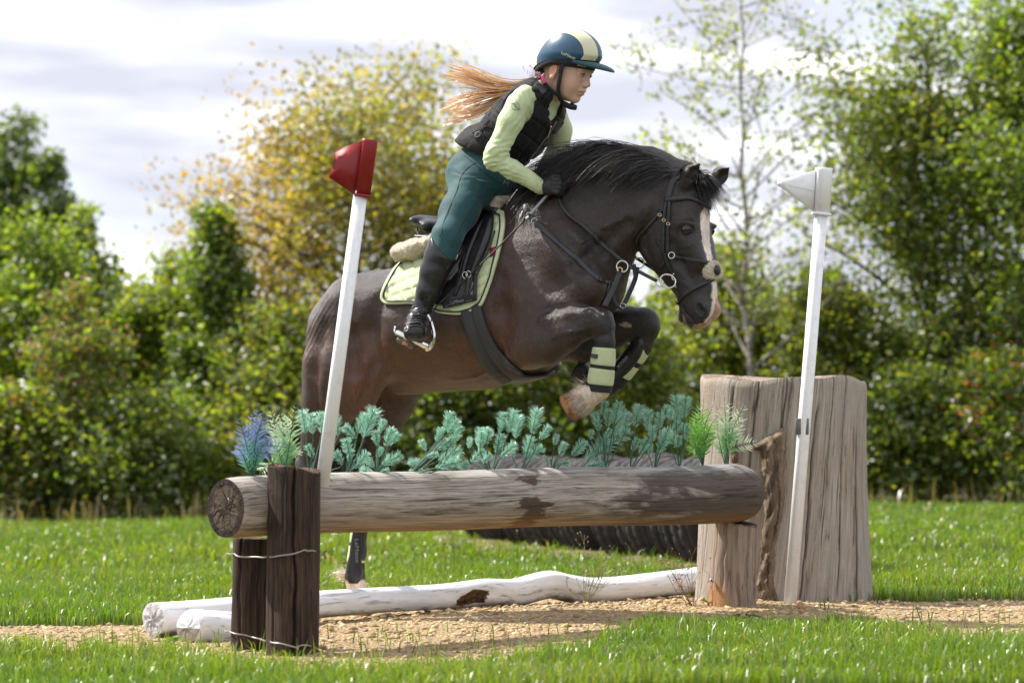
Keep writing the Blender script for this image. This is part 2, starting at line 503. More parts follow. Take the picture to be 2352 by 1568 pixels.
# ------------------------------------------------------------------ grass
M_GRASS = leafy('grass_blade', .50, .05, .34, tmul=(1.5, 1.5, .35))
def blades(P, H, W, lean, C0, C1, seed):
    """each blade: two base, two middle points and a tip"""
    r = np.random.default_rng(seed); N = len(P)
    a = r.uniform(0, 6.28, N); d = np.stack([np.cos(a), np.sin(a), 0*a], 1)
    b = r.uniform(0, 6.28, N); wv = np.stack([np.cos(b), np.sin(b), 0*b], 1)*W[:, None]
    up = np.array([0, 0, 1.0])
    L = lean[:, None]
    mid = P+up*(H*.58)[:, None]+d*L*(H*.22)[:, None]
    tip = P+up*(H*(1-.35*lean))[:, None]+d*L*(H*.75)[:, None]
    V = np.stack([P-wv, P+wv, mid-wv*.8, mid+wv*.8, tip], 1).reshape(-1, 3)
    k = np.arange(N)*5
    F4 = np.stack([k, k+1, k+3, k+2], 1); F3 = np.stack([k+2, k+3, k+4], 1)
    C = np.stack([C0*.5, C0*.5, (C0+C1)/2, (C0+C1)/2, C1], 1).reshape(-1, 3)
    return V, [F3, F4], C
def grass(name, n, xr, yr, hr, wr, label, seed, keep=None, edge=9, wide=None):
    r = np.random.default_rng(seed)
    y = yr[0]+(yr[1]-yr[0])*r.uniform(0, 1, n)**(wide or 1.0)
    half = .19*y+1.5
    x = r.uniform(-1, 1, n)*half
    P = np.stack([x, y, gz(x, y)], 1)
    m = ~gravel_mask(P, edge)
    # a few tufts straggle into the gravel
    m |= r.uniform(0, 1, n) < .02
    if keep is not None: m &= keep(P)
    P = P[m]; N = len(P)
    patch = vnoise(P*np.array([1, 1, 0]), .8, seed+1)
    H = r.uniform(*hr, N)*(1+.35*patch)*np.where(r.uniform(0, 1, N) < .04, 1.5, 1)
    W = r.uniform(*wr, N)
    lean = np.clip(r.normal(.55, .3, N), .05, 1.15)
    g = np.clip(.5+.5*vnoise(P*np.array([1, 1, 0]), .35, seed+2)+r.normal(0, .25, N), 0, 1)[:, None]
    C1 = np.array([.115, .225, .022])*(1-g)+np.array([.205, .290, .034])*g
    dry = (r.uniform(0, 1, N) < .04+.10*np.clip(vnoise(P*np.array([1, 1, 0]), .5, seed+7), 0, 1))[:, None]
    C1 = np.where(dry, np.array([.34, .30, .13]), C1)*r.uniform(.8, 1.2, (N, 1))
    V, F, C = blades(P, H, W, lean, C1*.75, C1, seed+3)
    o = mesh_np(name, V, F, M_GRASS, col=C); tag(o, label, 'grass', kind='stuff')
k = .35 if DEV else 1
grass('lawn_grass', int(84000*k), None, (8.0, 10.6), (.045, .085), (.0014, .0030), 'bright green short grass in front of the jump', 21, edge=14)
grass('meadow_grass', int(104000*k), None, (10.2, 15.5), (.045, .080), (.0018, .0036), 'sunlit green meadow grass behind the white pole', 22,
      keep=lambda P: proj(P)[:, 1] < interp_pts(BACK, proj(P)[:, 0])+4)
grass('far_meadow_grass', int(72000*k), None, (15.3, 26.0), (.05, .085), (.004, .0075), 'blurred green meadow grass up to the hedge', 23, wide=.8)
# dry stalks along the foot of the hedge
r = np.random.default_rng(31)
N = 700
x = r.uniform(-6.5, 6.5, N); y = r.uniform(24.2, 25.4, N); P = np.stack([x, y, gz(x, y)], 1)
dc = np.array([.27, .21, .11])*r.uniform(.7, 1.2, (N, 1))
V, F, C = blades(P, r.uniform(.10, .34, N), r.uniform(.003, .008, N), r.uniform(.1, .7, N), dc, dc*1.1, 32)
o = mesh_np('dry_grass', V, F, M_GRASS, col=C); tag(o, 'tall dry tan grass stalks along the hedge foot', 'grass', kind='stuff')
# ------------------------------------------------------------------ trees and shrubs beyond the meadow
M_LEAF = leafy('tree_leaf', .62, .055, .40, tmul=(1.8, 1.85, .5))
n = NT('tree_bark'); v = n.coord('tc', (3, 30, 30)); f = n.noise(v, 2, 5)
M_BARK = n.bsdf(n.ramp(f, [(.3, (.055, .042, .032)), (.7, (.15, .12, .095))]), .9, .2, 0, n.bump(f, .5, .01))
n = NT('birch_bark'); v = n.coord('tc', (9, 6, 6)); f = n.noise(v, 2.2, 5)
M_BIRCH = n.bsdf(n.ramp(f, [(.36, (.05, .045, .04)), (.5, (.28, .25, .22)), (.8, (.44, .40, .36))]), .8, .25)

def leaves(P, size, C, seed, up=.35):
    r = np.random.default_rng(seed); N = len(P)
    nrm = r.normal(size=(N, 3)); nrm[:, 2] = np.abs(nrm[:, 2])+up; nrm /= np.linalg.norm(nrm, axis=1)[:, None]
    a = np.cross(nrm, r.normal(size=(N, 3))); a /= np.linalg.norm(a, axis=1)[:, None]
    b = np.cross(nrm, a)
    s = (size*r.uniform(.65, 1.3, N))[:, None]
    V = np.stack([P-a*s*.5, P+b*s*.34+nrm*s*.10, P+a*s*.5-nrm*s*.06, P-b*s*.34+nrm*s*.10], 1).reshape(-1, 3)
    k = np.arange(N)*4
    F = np.vstack([np.stack([k, k+1, k+2], 1), np.stack([k, k+2, k+3], 1)])
    return V, F, np.repeat(C, 4, 0)

def tree(name, label, px, D, top, low, hw, pal, nleaf, lsize, trunk_r=.05, seed=1, shape='round', bark=None, limbs=34, group=None, density=1.0, clump=.17,
         lean=0.0, off=None, cat='tree', accent=None):
    """a tree: tapering trunk, limbs and twigs, leaves gathered round the twigs.
    top / low: the heights (as seen) of crown top and crown foot; hw: crown half width"""
    r = np.random.default_rng(seed)
    X = (px-CX)/FPX*D
    base = np.array([X, D, float(gz(np.clip(X, -40, 40), D))])
    m = D/FPX
    H = at(px, top, D)[2]-base[2]; zl = max(at(px, low, D)[2]-base[2], .05); W = hw*m
    def prof(t):
        t = np.clip(t, 0, 1)
        if shape == 'round': return np.sqrt(np.clip(1-(2*t-.92)**2*.86, .05, 1))
        if shape == 'cone': return .22+.85*(1-t)**.75*np.clip(t*6+.45, 0, 1)
        if shape == 'egg': return np.clip(1.05*np.sin(math.pi*np.clip(.16+.80*t, 0, 1))**.8, .12, 1.1)
        if shape == 'bush': return np.sqrt(np.clip(1-t**2.4, .03, 1))
        return .5+.5*np.sin(math.pi*t)
    nt_ = 14
    tt = np.linspace(0, 1, nt_)
    wob = np.cumsum(r.normal(0, .02*H/4, (nt_, 2)), 0)
    TP = np.stack([base[0]+wob[:, 0]+lean*tt*H, base[1]+wob[:, 1], base[2]-.05+tt*(H*.93+.05)], 1)
    TR = trunk_r*(1-tt*.88)
    wood = MB(); v, f, tc = tube(TP, TR, 9); wood.add(v, f, tc=tc)
    def axis(z):
        return np.stack([np.interp(z, TP[:, 2], TP[:, k]) for k in range(3)], -1)
    LP = []; wts = []
    crown_h = H-zl
    for i in range(limbs):
        t = (i+.5)/limbs
        z0 = base[2]+zl*.75+ (H-zl*.75)*.92*t*r.uniform(.85, 1.0)
        a = i*2.39996+r.uniform(-.4, .4)
        start = axis(z0)
        z1 = min(z0+r.uniform(.12, .35)*crown_h*(.8 if shape != 'bush' else .5), base[2]+H)
        if shape in ('bush', 'round', 'egg'): z1 = min(z1, base[2]+H*(.80+.14*math.sin(a*2+seed)+.10*math.sin(a*5+seed*1.7)+r.uniform(-.04, .06)))
        z1 = max(z1, z0-.15*crown_h)
        tz = (z1-base[2]-zl)/crown_h
        Rr = W*prof(tz)*r.uniform(.62, 1.04)
        endp = np.array([axis(z1)[0]+math.cos(a)*Rr, axis(z1)[1]+math.sin(a)*Rr*.9, z1])
        midp = (start+endp)/2+np.array([0, 0, r.uniform(-.02, .10)*crown_h*.4])+r.normal(0, .03, 3)
        L = spline([start, midp, endp], 8)
        r0 = np.interp(z0, TP[:, 2], TR)*.5
        v, f, tc = tube(L, np.linspace(r0, r0*.22+.002, 8), 5); wood.add(v, f, tc=tc)
        for k in range(5):
            s = L[r.integers(3, 8)]
            e = s+r.normal(0, 1, 3)*np.array([.16, .16, .12])*W+np.array([0, 0, .04*W])
            v, f, tc = tube(np.array([s, (s+e)/2+r.normal(0, .02, 3), e]), [.006, .004, .002], 3); wood.add(v, f, tc=tc)
            LP += [s+(e-s)*q for q in (.3, .7, 1.0)]; wts += [.8, 1.2, 1.2]
        LP += [L[q] for q in (3, 4, 5, 6, 7)]; wts += [.5, .7, 1, 1, 1]
    for z in np.linspace(base[2]+zl+.4*crown_h, base[2]+H, 8): LP.append(axis(z)); wts.append(.9)
    LP = np.array(LP); wts = np.array(wts); wts /= wts.sum()
    # light and dark clumps: twigs differ in how leafy they are
    wts = wts*np.exp(r.normal(0, .45, len(wts))); wts /= wts.sum()
    idx = r.choice(len(LP), nleaf, p=wts)
    P = LP[idx]+np.clip(r.normal(0, 1, (nleaf, 3)), -1.7, 1.7)*clump*W*np.array([1, 1, .8])
    P[:, 2] = np.maximum(P[:, 2], base[2]+.04+r.uniform(0, .1, nleaf))
    keep_ = P[:, 2] < base[2]+H*(1.0+r.exponential(.05, len(P)))
    P = P[keep_]; idx = idx[keep_]
    pal_c = np.array([p[:3] for p in pal]); pw = np.array([p[3] for p in pal], float); pw /= pw.sum()
    tw = r.choice(len(pal), len(LP), p=pw)                    # one hue per twig, mostly
    ci = np.where(r.uniform(0, 1, len(P)) < .6, tw[idx], r.choice(len(pal), len(P), p=pw))
    C = pal_c[ci]*np.exp(r.normal(0, .22, (len(P), 1)))
    if accent is not None:                                     # autumn tint towards one side and the tips
        col, fn = accent
        q = proj(P); k = np.clip(fn(q[:, 0], q[:, 1])+r.normal(0, .25, len(P)), 0, 1)[:, None]
        C = C*(1-k)+np.array(col)*np.exp(r.normal(0, .2, (len(P), 1)))*k
    o = thing(name, base, label, cat, group)
    wood.build('trunk', bark or M_BARK, o)
    V, F, CC = leaves(P, lsize*.90, C, seed+99)
    mesh_np('crown', V, F, M_LEAF, o, col=CC, smooth=False)
    return o
q = .4 if DEV else 1.0
def NL(n): return int(n*q*.98)
G_D = [(.085, .125, .036, 3), (.120, .160, .044, 2), (.056, .085, .026, 2)]
G_F = [(.165, .230, .040, 3), (.118, .172, .034, 3), (.240, .270, .048, 2), (.078, .115, .028, 2)]
G_Y = [(.210, .250, .034, 3), (.280, .275, .036, 2), (.135, .195, .030, 3), (.080, .125, .024, 2)]
G_O = [(.175, .205, .050, 3), (.220, .225, .060, 2), (.115, .150, .036, 3), (.066, .092, .024, 2), (.24, .19, .065, .6)]
G_A = [(.26, .225, .075, 3), (.185, .205, .055, 5), (.31, .21, .08, 2), (.100, .135, .034, 3), (.24, .245, .09, 2)]
G_R = [(.200, .110, .065, 2), (.130, .135, .040, 2), (.15, .19, .045, 3), (.25, .14, .08, 1)]
AC = ((.33, .20, .075), lambda x, y: .70*np.clip((800-x)/260, 0, 1)*np.clip((950-y)/400, 0, 1)+.12*np.clip((500-y)/300, 0, 1))
tree('tall_tree', 'tall dark green tree at the far left edge of the sky', 20, 36, 270, 1000, 150, G_D, NL(16000), .095, .12, 101, 'egg', clump=.17)
tree('small_tree', 'dark green treetop with a pointed crown just right of the tall dark tree', 128, 35, 330, 1000, 62, G_D, NL(7000), .09, .07, 120, 'egg', clump=.2)
tree('shrub', 'pale fresh green shrub at the left edge of the hedge', 70, 27.5, 520, 1170, 200, G_F, NL(19000), .068, .04, 102, 'bush', cat='shrub')
tree('shrub', 'small green tree with a rounded top left of the sky gap', 200, 29, 480, 1170, 105, G_F+G_Y[:1], NL(12000), .07, .05, 103, 'egg', cat='shrub', clump=.2)
tree('sapling', 'thin sapling with reddish brown leaves in front of the left hedge', 168, 25.6, 640, 1060, 130, G_R+G_F[:2], NL(5200), .058, .030, 104, 'egg', bark=M_BIRCH, limbs=24, lean=-.02, cat='sapling')
tree('shrub', 'yellow green rounded shrub between the sapling and the red flag', 385, 27.5, 565, 1180, 175, G_Y+G_F[:1], NL(19000), .066, .04, 105, 'bush', cat='shrub')
tree('shrub', 'dark shrub with a bright yellow green pointed top', 492, 26.6, 490, 1180, 115, G_F+G_D[:2], NL(16000), .064, .04, 106, 'cone', cat='shrub', clump=.2)
tree('autumn_tree', 'broad tree turning orange and yellow behind the red flag', 830, 27.5, 120, 1080, 390, G_A, NL(34000), .064, .09, 107, 'round', limbs=80, clump=.14, accent=AC)
tree('small_tree', 'yellow green tree crown behind the back of the rider', 1090, 29.5, 330, 1100, 190, G_A[:2]+G_Y, NL(15000), .066, .06, 121, 'egg', clump=.17)
tree('shrub', 'dark green leafy shrub below the autumn tree', 660, 26.0, 700, 1190, 220, G_D+G_F[1:2]+G_A[:2]+G_O, NL(19000), .064, .04, 108, 'bush', cat='shrub')
tree('shrub', 'dark green shrub seen under the belly of the pony', 1040, 25.9, 780, 1185, 220, G_D+G_O+G_F[1:2], NL(17000), .064, .04, 109, 'bush', cat='shrub')
tree('shrub', 'olive shrub seen between the front legs and the stump', 1400, 26.2, 660, 1180, 220, G_O+G_F[:1], NL(18000), .064, .04, 110, 'bush', cat='shrub')
tree('shrub', 'yellowish olive shrub under the birch', 1680, 27.5, 540, 1170, 220, G_O+G_Y[:1]+G_F[:1], NL(19000), .064, .04, 111, 'bush', cat='shrub')
tree('small_tree', 'pale olive tree behind the neck of the pony with yellow leaves', 1330, 30, 380, 1150, 150, G_A[:2]+G_O+G_Y[:1], NL(11000), .062, .05, 112, 'egg', clump=.17)
tree('birch_tree', 'slender airy birch with thin bare branches right of the pony', 1692, 26.0, -190, 760, 340, [(.18, .22, .06, 3), (.24, .26, .065, 2), (.12, .15, .04, 2)], NL(3000), .060, .040, 113, 'egg', bark=M_BIRCH, limbs=42, clump=.06)
tree('broad_tree', 'large olive green tree filling the right edge', 2150, 27.0, 10, 1120, 310, G_O+G_F[1:2], NL(34000), .066, .09, 114, 'round', limbs=76, clump=.14)
tree('tall_tree', 'fresh green tree with drooping leaves at the top right corner', 2400, 26.2, -140, 1150, 230, G_F+G_D[1:2], NL(20000), .072, .08, 115, 'egg', limbs=50, clump=.15)
tree('shrub', 'bright green shrub low at the right edge with a few red leaves', 2300, 25.4, 780, 1150, 170, G_F+[(.24, .08, .05, 1)], NL(9000), .066, .03, 116, 'bush', cat='shrub')
tree('shrub', 'dark shrub at the meadow edge right of the stump', 2110, 25.8, 840, 1155, 190, G_D+G_F[1:2]+G_O[:3], NL(13000), .064, .03, 117, 'bush', cat='shrub')
tree('shrub', 'grey green shrub at the meadow edge left of the white flag', 1900, 26.6, 600, 1160, 170, G_O, NL(15000), .064, .03, 118, 'bush', cat='shrub')
tree('shrub', 'low dark shrub at the foot of the left hedge', 310, 25.6, 900, 1190, 230, G_D+G_F+G_O[:2], NL(12000), .064, .03, 119, 'bush', cat='shrub')
tree('shrub', 'low leafy shrub at the left end of the meadow edge', 20, 25.8, 880, 1190, 170, G_F+G_R[:1], NL(9000), .064, .03, 122, 'bush', cat='shrub')
for px_, nm_, lb_, top_, hw_, pal_, sd_, sh_ in ((-230, 'shrub', 'yellow green shrub beyond the left edge of the frame', 560, 230, G_Y+G_F[:2], 131, 'bush'), (-560, 'small_tree', 'green tree standing farthest left along the hedge', 330, 230, G_F+G_O[:2], 132, 'egg'),
        (2700, 'shrub', 'olive shrub beyond the right edge of the frame', 600, 230, G_O+G_F[:2], 133, 'bush'), (3020, 'small_tree', 'green tree standing farthest right along the hedge', 300, 240, G_F+G_O[:2], 134, 'egg')):
    tree(nm_, lb_, px_, 26.8, top_, 1170, hw_, pal_, NL(8000), .085, .05, sd_, sh_, cat='shrub' if nm_ == 'shrub' else 'tree', clump=.2)
# the wood behind closes the hedge
r = np.random.default_rng(77)
N = NL(26000)
x = r.uniform(-16, 16, N); y = r.uniform(30.5, 33, N)
lim = 2.05+.25*np.sin(x*1.1)+.2*np.sin(x*2.7+1)
P = np.stack([x, y, r.uniform(0, 1, N)**.8*lim], 1)
C = np.array([p[:3] for p in G_D+G_O[:3]])[r.integers(0, 6, N)]*np.exp(r.normal(0, .2, (N, 1)))
V, F, CC = leaves(P, .16, C, 5)
o = mesh_np('background_wood', V, F, M_LEAF, col=CC, smooth=False); tag(o, 'far dark green wood that closes the hedge behind', 'wood', kind='stuff')
# ------------------------------------------------------------------ the log jump
def wood_mat(name, dark, light, stain, stain_amt=.5, gs=(1.2, 26, 26), extra=None, rough=.85, bumpd=.006, fa=1.0):
    n = NT(name)
    v = n.coord('tc', gs); g = n.noise(v, 1.6, 8, .65, .4)
    v2 = n.coord('tc', (3, 9, 9)); b = n.noise(v2, 1.3, 6, .6)
    v3 = n.coord('tc', (gs[0]*1.8, gs[1]*2.6, gs[2]*2.6)); cr = n.noise(v3, 1.5, 5, .7, .6)
    c = n.ramp(g, [(.28, dark), (.5, tuple((a+b_)/2 for a, b_ in zip(dark, light))), (.74, light)])
    c = n.mix(n.ramp(b, [(.5, 0.0), (.66, stain_amt)]), c, stain)
    crack = n.ramp(cr, [(.345, 1.0), (.42, 0.0)])
    c = n.mix(n.math('MULTIPLY', crack, .75), c, tuple(d*.35 for d in dark))
    fine = n.noise(n.coord('tc', (gs[0]*3.2, gs[1]*5.5, gs[2]*5.5)), 1.5, 4, .7, .3)
    c = n.mix(n.ramp(fine, [(.36, .75*fa), (.50, 0.0)]), c, tuple(d*.5 for d in dark))
    c = n.mix(n.ramp(fine, [(.56, 0.0), (.70, .35)]), c, tuple(min(1, l*1.25) for l in light))
    if extra: c = extra(n, c)
    h = n.math('SUBTRACT', n.math('MULTIPLY', g, .6), n.math('MULTIPLY', crack, .8))
    return n.bsdf(c, rough, .3, 0, n.bump(h, .8, bumpd))

def log_extra(n, c):
    # grey-white paint left on the upper side, a dark damp far end, a red-brown stain, ochre below
    a = n.node('ShaderNodeAttribute'); a.attribute_name = 'tc'
    s = n.node('ShaderNodeSeparateXYZ'); n.l.new(a.outputs['Vector'], s.inputs[0])
    v = n.coord('tc', (2.2, 10, 10)); f = n.noise(v, 1.4, 7, .65, .5)
    vf = n.coord('tc', (5, 30, 30)); ff = n.noise(vf, 1.5, 6, .7)
    along = n.node('ShaderNodeMapRange'); n.l.new(s.outputs['X'], along.inputs['Value'])
    along.inputs['From Min'].default_value = 1.15; along.inputs['From Max'].default_value = 2.35
    along.inputs['To Min'].default_value = -.16; along.inputs['To Max'].default_value = .30
    k = n.math('ADD', f, along.outputs[0])
    c = n.mix(n.ramp(k, [(.52, 0.0), (.66, .88)]), c, (.060, .046, .036))
    # stain round the middle
    d = n.math('ABSOLUTE', n.math('SUBTRACT', s.outputs['X'], 1.30))
    k2 = n.math('SUBTRACT', n.math('ADD', f, n.math('MULTIPLY', ff, .35)), n.math('MULTIPLY', d, 1.9))
    c = n.mix(n.ramp(k2, [(.55, 0.0), (.60, .92)]), c, (.060, .036, .024))
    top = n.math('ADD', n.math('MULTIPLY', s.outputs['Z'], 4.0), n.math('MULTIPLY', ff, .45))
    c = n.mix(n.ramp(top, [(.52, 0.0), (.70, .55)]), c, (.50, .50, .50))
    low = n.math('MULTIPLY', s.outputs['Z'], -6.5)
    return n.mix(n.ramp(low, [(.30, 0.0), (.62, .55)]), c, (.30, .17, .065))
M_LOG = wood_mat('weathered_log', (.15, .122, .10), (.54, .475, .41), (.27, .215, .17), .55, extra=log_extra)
M_POST = wood_mat('creosoted_post', (.014, .008, .006), (.095, .060, .040), (.018, .011, .008), .7, (1.6, 22, 22))
M_STUMP = None

A = np.array([-0.717-.205, 9.87-.199, 0]); B = np.array([.885, 11.425, 0])
A[2] = at(537, 1167, A[1])[2]; B[2] = at(1710, 1128, B[1])[2]
LOGDIR = (B-A)/np.linalg.norm(B-A)
def log_c(px):
    """centre of the log at a column of the view"""
    a = (px-CX)/FPX
    d = B-A
    t = (A[0]-a*A[1])/(a*d[1]-d[0])
    return A+d*t, t
n_, M_ = 90, 72
tt = np.linspace(0, 1, n_)
P = A+(B-A)*tt[:, None]; P[:, 2] += .006*np.sin(tt*5)+.003*np.sin(tt*13)
th = np.linspace(0, 2*math.pi, M_, endpoint=False)
R = (.098+.016*tt)[:, None]*(1+.022*np.sin(th*2+tt[:, None]*2)+.012*np.sin(th*5+tt[:, None]*7))
for th0, t0, t1, dep, w in ((3.5, .30, .62, .10, .035), (3.9, .05, .45, .06, .03), (2.6, .4, .95, .07, .03), (4.3, .5, .9, .06, .03), (3.15, .62, .9, .07, .03)):
    e = np.clip(np.minimum(tt-t0, t1-tt)*12, 0, 1)[:, None]
    R *= 1-dep*e*np.exp(-((th[None]-th0-.05*np.sin(tt*17)[:, None])/w)**2)
R[-4:] *= np.array([1, .985, .94, .86])[:, None]
R[:2] *= np.array([.965, .99])[:, None]
V, F, tc = tube(P, R, M_, caps=False)
log = thing('top_log', [A[0], A[1], A[2]-.1], 'thick weathered horizontal log forming the top of the jump', 'log')
mesh_np('log_trunk', V, F, M_LOG, log, tc=tc)
M_HOLE = simple('bolt_hole', (.004, .003, .003), .95, .1, 0, 0)
r = np.random.default_rng(12)
for k in range(34):                                     # knots and beetle holes on the face of the log
    u_ = r.uniform(.14, .9); a_ = r.uniform(2.75, 4.3); i_ = int(u_*(n_-1)); j_ = int(a_/(2*math.pi)*M_)
    p_ = V[i_*M_+j_]; nn_ = p_-P[i_]; nn_ /= np.linalg.norm(nn_); rr_ = r.choice([.0022, .003, .0045])
    v_, f_, t_ = tube(np.array([p_-nn_*.003, p_+nn_*.0006]), np.array([rr_, rr_*.9]), 8, ref=LOGDIR); mesh_np('beetle_hole', v_, f_, M_HOLE, log)
# cut ends
def cut_end(c, ax, ring, mat, parent, name='cut_end', depth=.004):
    """disc that fills a ring of points, with a slightly rough face; tc.z = radius share"""
    M = len(ring); V, T = [], []
    fr = [1.0, .8, .6, .4, .2]
    for k, f in enumerate(fr):
        for j in range(M):
            V.append(c+(ring[j]-c)*f+ax*(depth*(.4+.6*math.sin(j*1.7+k*2.1)*math.sin(j*.61+k)) if 0 < f < 1 else 0))
            T.append([f, math.cos(j/M*6.2832)*f, math.sin(j/M*6.2832)*f])
    V.append(c+ax*depth); T.append([0, 0, 0])
    F4 = [[k*M+j, k*M+(j+1) % M, (k+1)*M+(j+1) % M, (k+1)*M+j] for k in range(len(fr)-1) for j in range(M)]
    F3 = [[(len(fr)-1)*M+j, (len(fr)-1)*M+(j+1) % M, len(V)-1] for j in range(M)]
    return mesh_np(name, np.array(V), [np.array(F3), np.array(F4)], mat, parent, tc=np.array(T))
def end_mat(name, rim, mid, core, crk=.8):
    n = NT(name); a = n.coord('tc', (1, 1, 1))
    s = n.node('ShaderNodeSeparateXYZ'); n.l.new(a, s.inputs[0])
    yz = n.node('ShaderNodeCombineXYZ'); n.l.new(s.outputs['Y'], yz.inputs[0]); n.l.new(s.outputs['Z'], yz.inputs[1])
    f = n.noise(yz.outputs[0], 2.6, 6, .6, .5)
    rr = n.math('ADD', s.outputs['X'], n.math('MULTIPLY', n.math('SUBTRACT', f, .5), .55))
    c = n.ramp(rr, [(.15, core), (.45, mid), (.68, mid), (.80, rim)])
    rings = n.math('SINE', n.math('MULTIPLY', rr, 62))
    c = n.mix(n.math('MULTIPLY', n.math('ADD', rings, 1.0), .10), c, tuple(x*.4 for x in rim))
    vr = n.voro(yz.outputs[0], 2.2, 'DISTANCE_TO_EDGE'); ck = n.ramp(n.math('ADD', vr, n.math('MULTIPLY', f, .05)), [(.03, 1.0), (.065, 0.0)])
    c = n.mix(n.math('MULTIPLY', ck, crk), c, tuple(x*.25 for x in rim))
    f3 = n.noise(yz.outputs[0], 14, 5)
    return n.bsdf(n.mix(n.math('MULTIPLY', f3, .5), c, tuple(x*.5 for x in mid)), .9, .2, 0, n.bump(n.math('SUBTRACT', f3, ck), .9, .006))
M_ENDD = end_mat('log_end_grain', (.035, .025, .020), (.125, .092, .068), (.085, .062, .048))
cut_end(P[0], -LOGDIR, V[:M_], M_ENDD, log)
cut_end(P[-1], LOGDIR, V[(n_-1)*M_:n_*M_], M_ENDD, log)
# small staples in the cut end
M_STEEL = simple('grey_steel', (.55, .55, .56), .38, .5, .9, .1)
for (x0, y0, x1, y1) in ((561, 1112, 566, 1118), (524, 1143, 527, 1153), (528, 1141, 531, 1151)):
    d = A[1]-.014
    v, f, tc = tube(np.array([at(x0, y0, d), at(x1, y1, d)]), .0018, 6); mesh_np('staple', v, f, M_STEEL, log)

# ------------------------------------------------------------------ posts
def post(name, label, top_px, bot_px, rad, D, cut, seed, cracks, mat=M_POST, cat='post', topdepth=.0, endm=None, ell=1.0, n_=80, M_=160, flare=0.0):
    top, bot = at(top_px[0], top_px[1], D), at(bot_px[0], bot_px[1], D)
    bot[2] = gz(bot[0], D)-.06
    tt = np.linspace(0, 1, n_); P = bot+(top-bot)*tt[:, None]
    th = np.linspace(0, 2*math.pi, M_, endpoint=False)
    R = rad*(1+.03*np.sin(2*th+seed)+.014*np.sin(5*th+seed*2)+.010*np.sin(7*th+tt[:, None]*6+seed))*(1+flare*(1-tt[:, None])**2)
    for th0, dep, w, t0, t1, sl in cracks:
        e = np.clip(np.minimum(tt-t0, t1-tt)*10, 0, 1)[:, None]
        c0 = th0+sl*(tt-.5)[:, None]+.05*np.sin(tt*9+seed)[:, None]+.03*np.sin(tt*23)[:, None]
        R = R*(1-dep*e*np.exp(-((th[None]-c0)/w)**2))
    R[-1] *= .975
    V, F, tc = tube(P, R, M_, caps=False, ref=(0, 1, 0), flat=ell)
    o = thing(name, [bot[0], D, bot[2]+.06], label, cat)
    ring = np.arange((n_-1)*M_, n_*M_)
    V[ring, 2] += cut(th)
    V[ring-M_, 2] += cut(th)
    mesh_np('post_shaft', V, F, mat, o, tc=tc)
    c = V[ring].mean(0)
    cut_end(c, np.array([0, 0, 1.0]), V[ring], endm or M_POSTEND, o, 'cut_top')
    return o
M_POSTEND = end_mat('post_end_grain', (.075, .048, .034), (.20, .135, .095), (.15, .10, .075))
FR = 1.5*math.pi
post('dark_post', 'dark creosoted upright post standing in front of the log', (676, 1075), (672, 1512), .0835, 9.69,
     lambda th: .010*np.cos(th)+.006*np.sin(3*th), 1.0, [(FR-.10, .30, .05, .0, 1.2, .10), (FR+.9, .08, .05, .1, .8, .1), (FR-.8, .07, .04, .2, 1.1, 0), (FR+.35, .05, .03, .3, 1.1, -.1)])
post('dark_post', 'shorter dark post standing under the left end of the log', (580, 1236), (572, 1492), .062, 9.93,
     lambda th: 0*th, 2.3, [(FR+.55, .20, .05, .0, 1.2, .1), (FR-.5, .10, .04, .0, 1.2, .05), (FR-1.0, .10, .05, .0, 1.2, 0)])
# nail heads and bolt holes
M_NAIL = simple('grey_knot', (.42, .36, .32), .7, .3, 0, .2)

# wires
def wire(name, label, pts, r=.0030):
    P = spline([at(*p) for p in pts], 60)
    P += np.stack([.0012*np.sin(np.arange(60)*1.1), 0*np.arange(60), .0012*np.sin(np.arange(60)*.9+1)], 1)
    v, f, tc = tube(P, r, 7)
    o = mesh_np(name, v, f, M_WIRE); tag(o, label, 'wire'); return o
M_WIRE = simple('fence_wire', (.30, .28, .26), .45, .5, .7, .2)
wire('fence_wire', 'grey wire bound round both dark posts below the log', [(520, 1272, 9.99), (537, 1272, 9.90), (548, 1277, 9.866), (580, 1279, 9.862), (608, 1279, 9.80), (622, 1278, 9.64), (660, 1274, 9.600), (690, 1266, 9.600),
     (700, 1262, 9.598), (706, 1266, 9.602), (718, 1264, 9.625), (733, 1267, 9.69), (742, 1275, 9.74), (750, 1283, 9.73), (744, 1268, 9.70), (756, 1262, 9.70)])
wire('fence_wire', 'sagging grey wire round the foot of the dark posts', [(515, 1448, 9.99), (527, 1450, 9.90), (545, 1455, 9.866), (580, 1462, 9.862), (606, 1470, 9.78), (625, 1474, 9.63), (660, 1481, 9.600), (682, 1486, 9.600),
     (684, 1494, 9.598), (686, 1484, 9.602), (705, 1481, 9.615), (733, 1486, 9.69)])

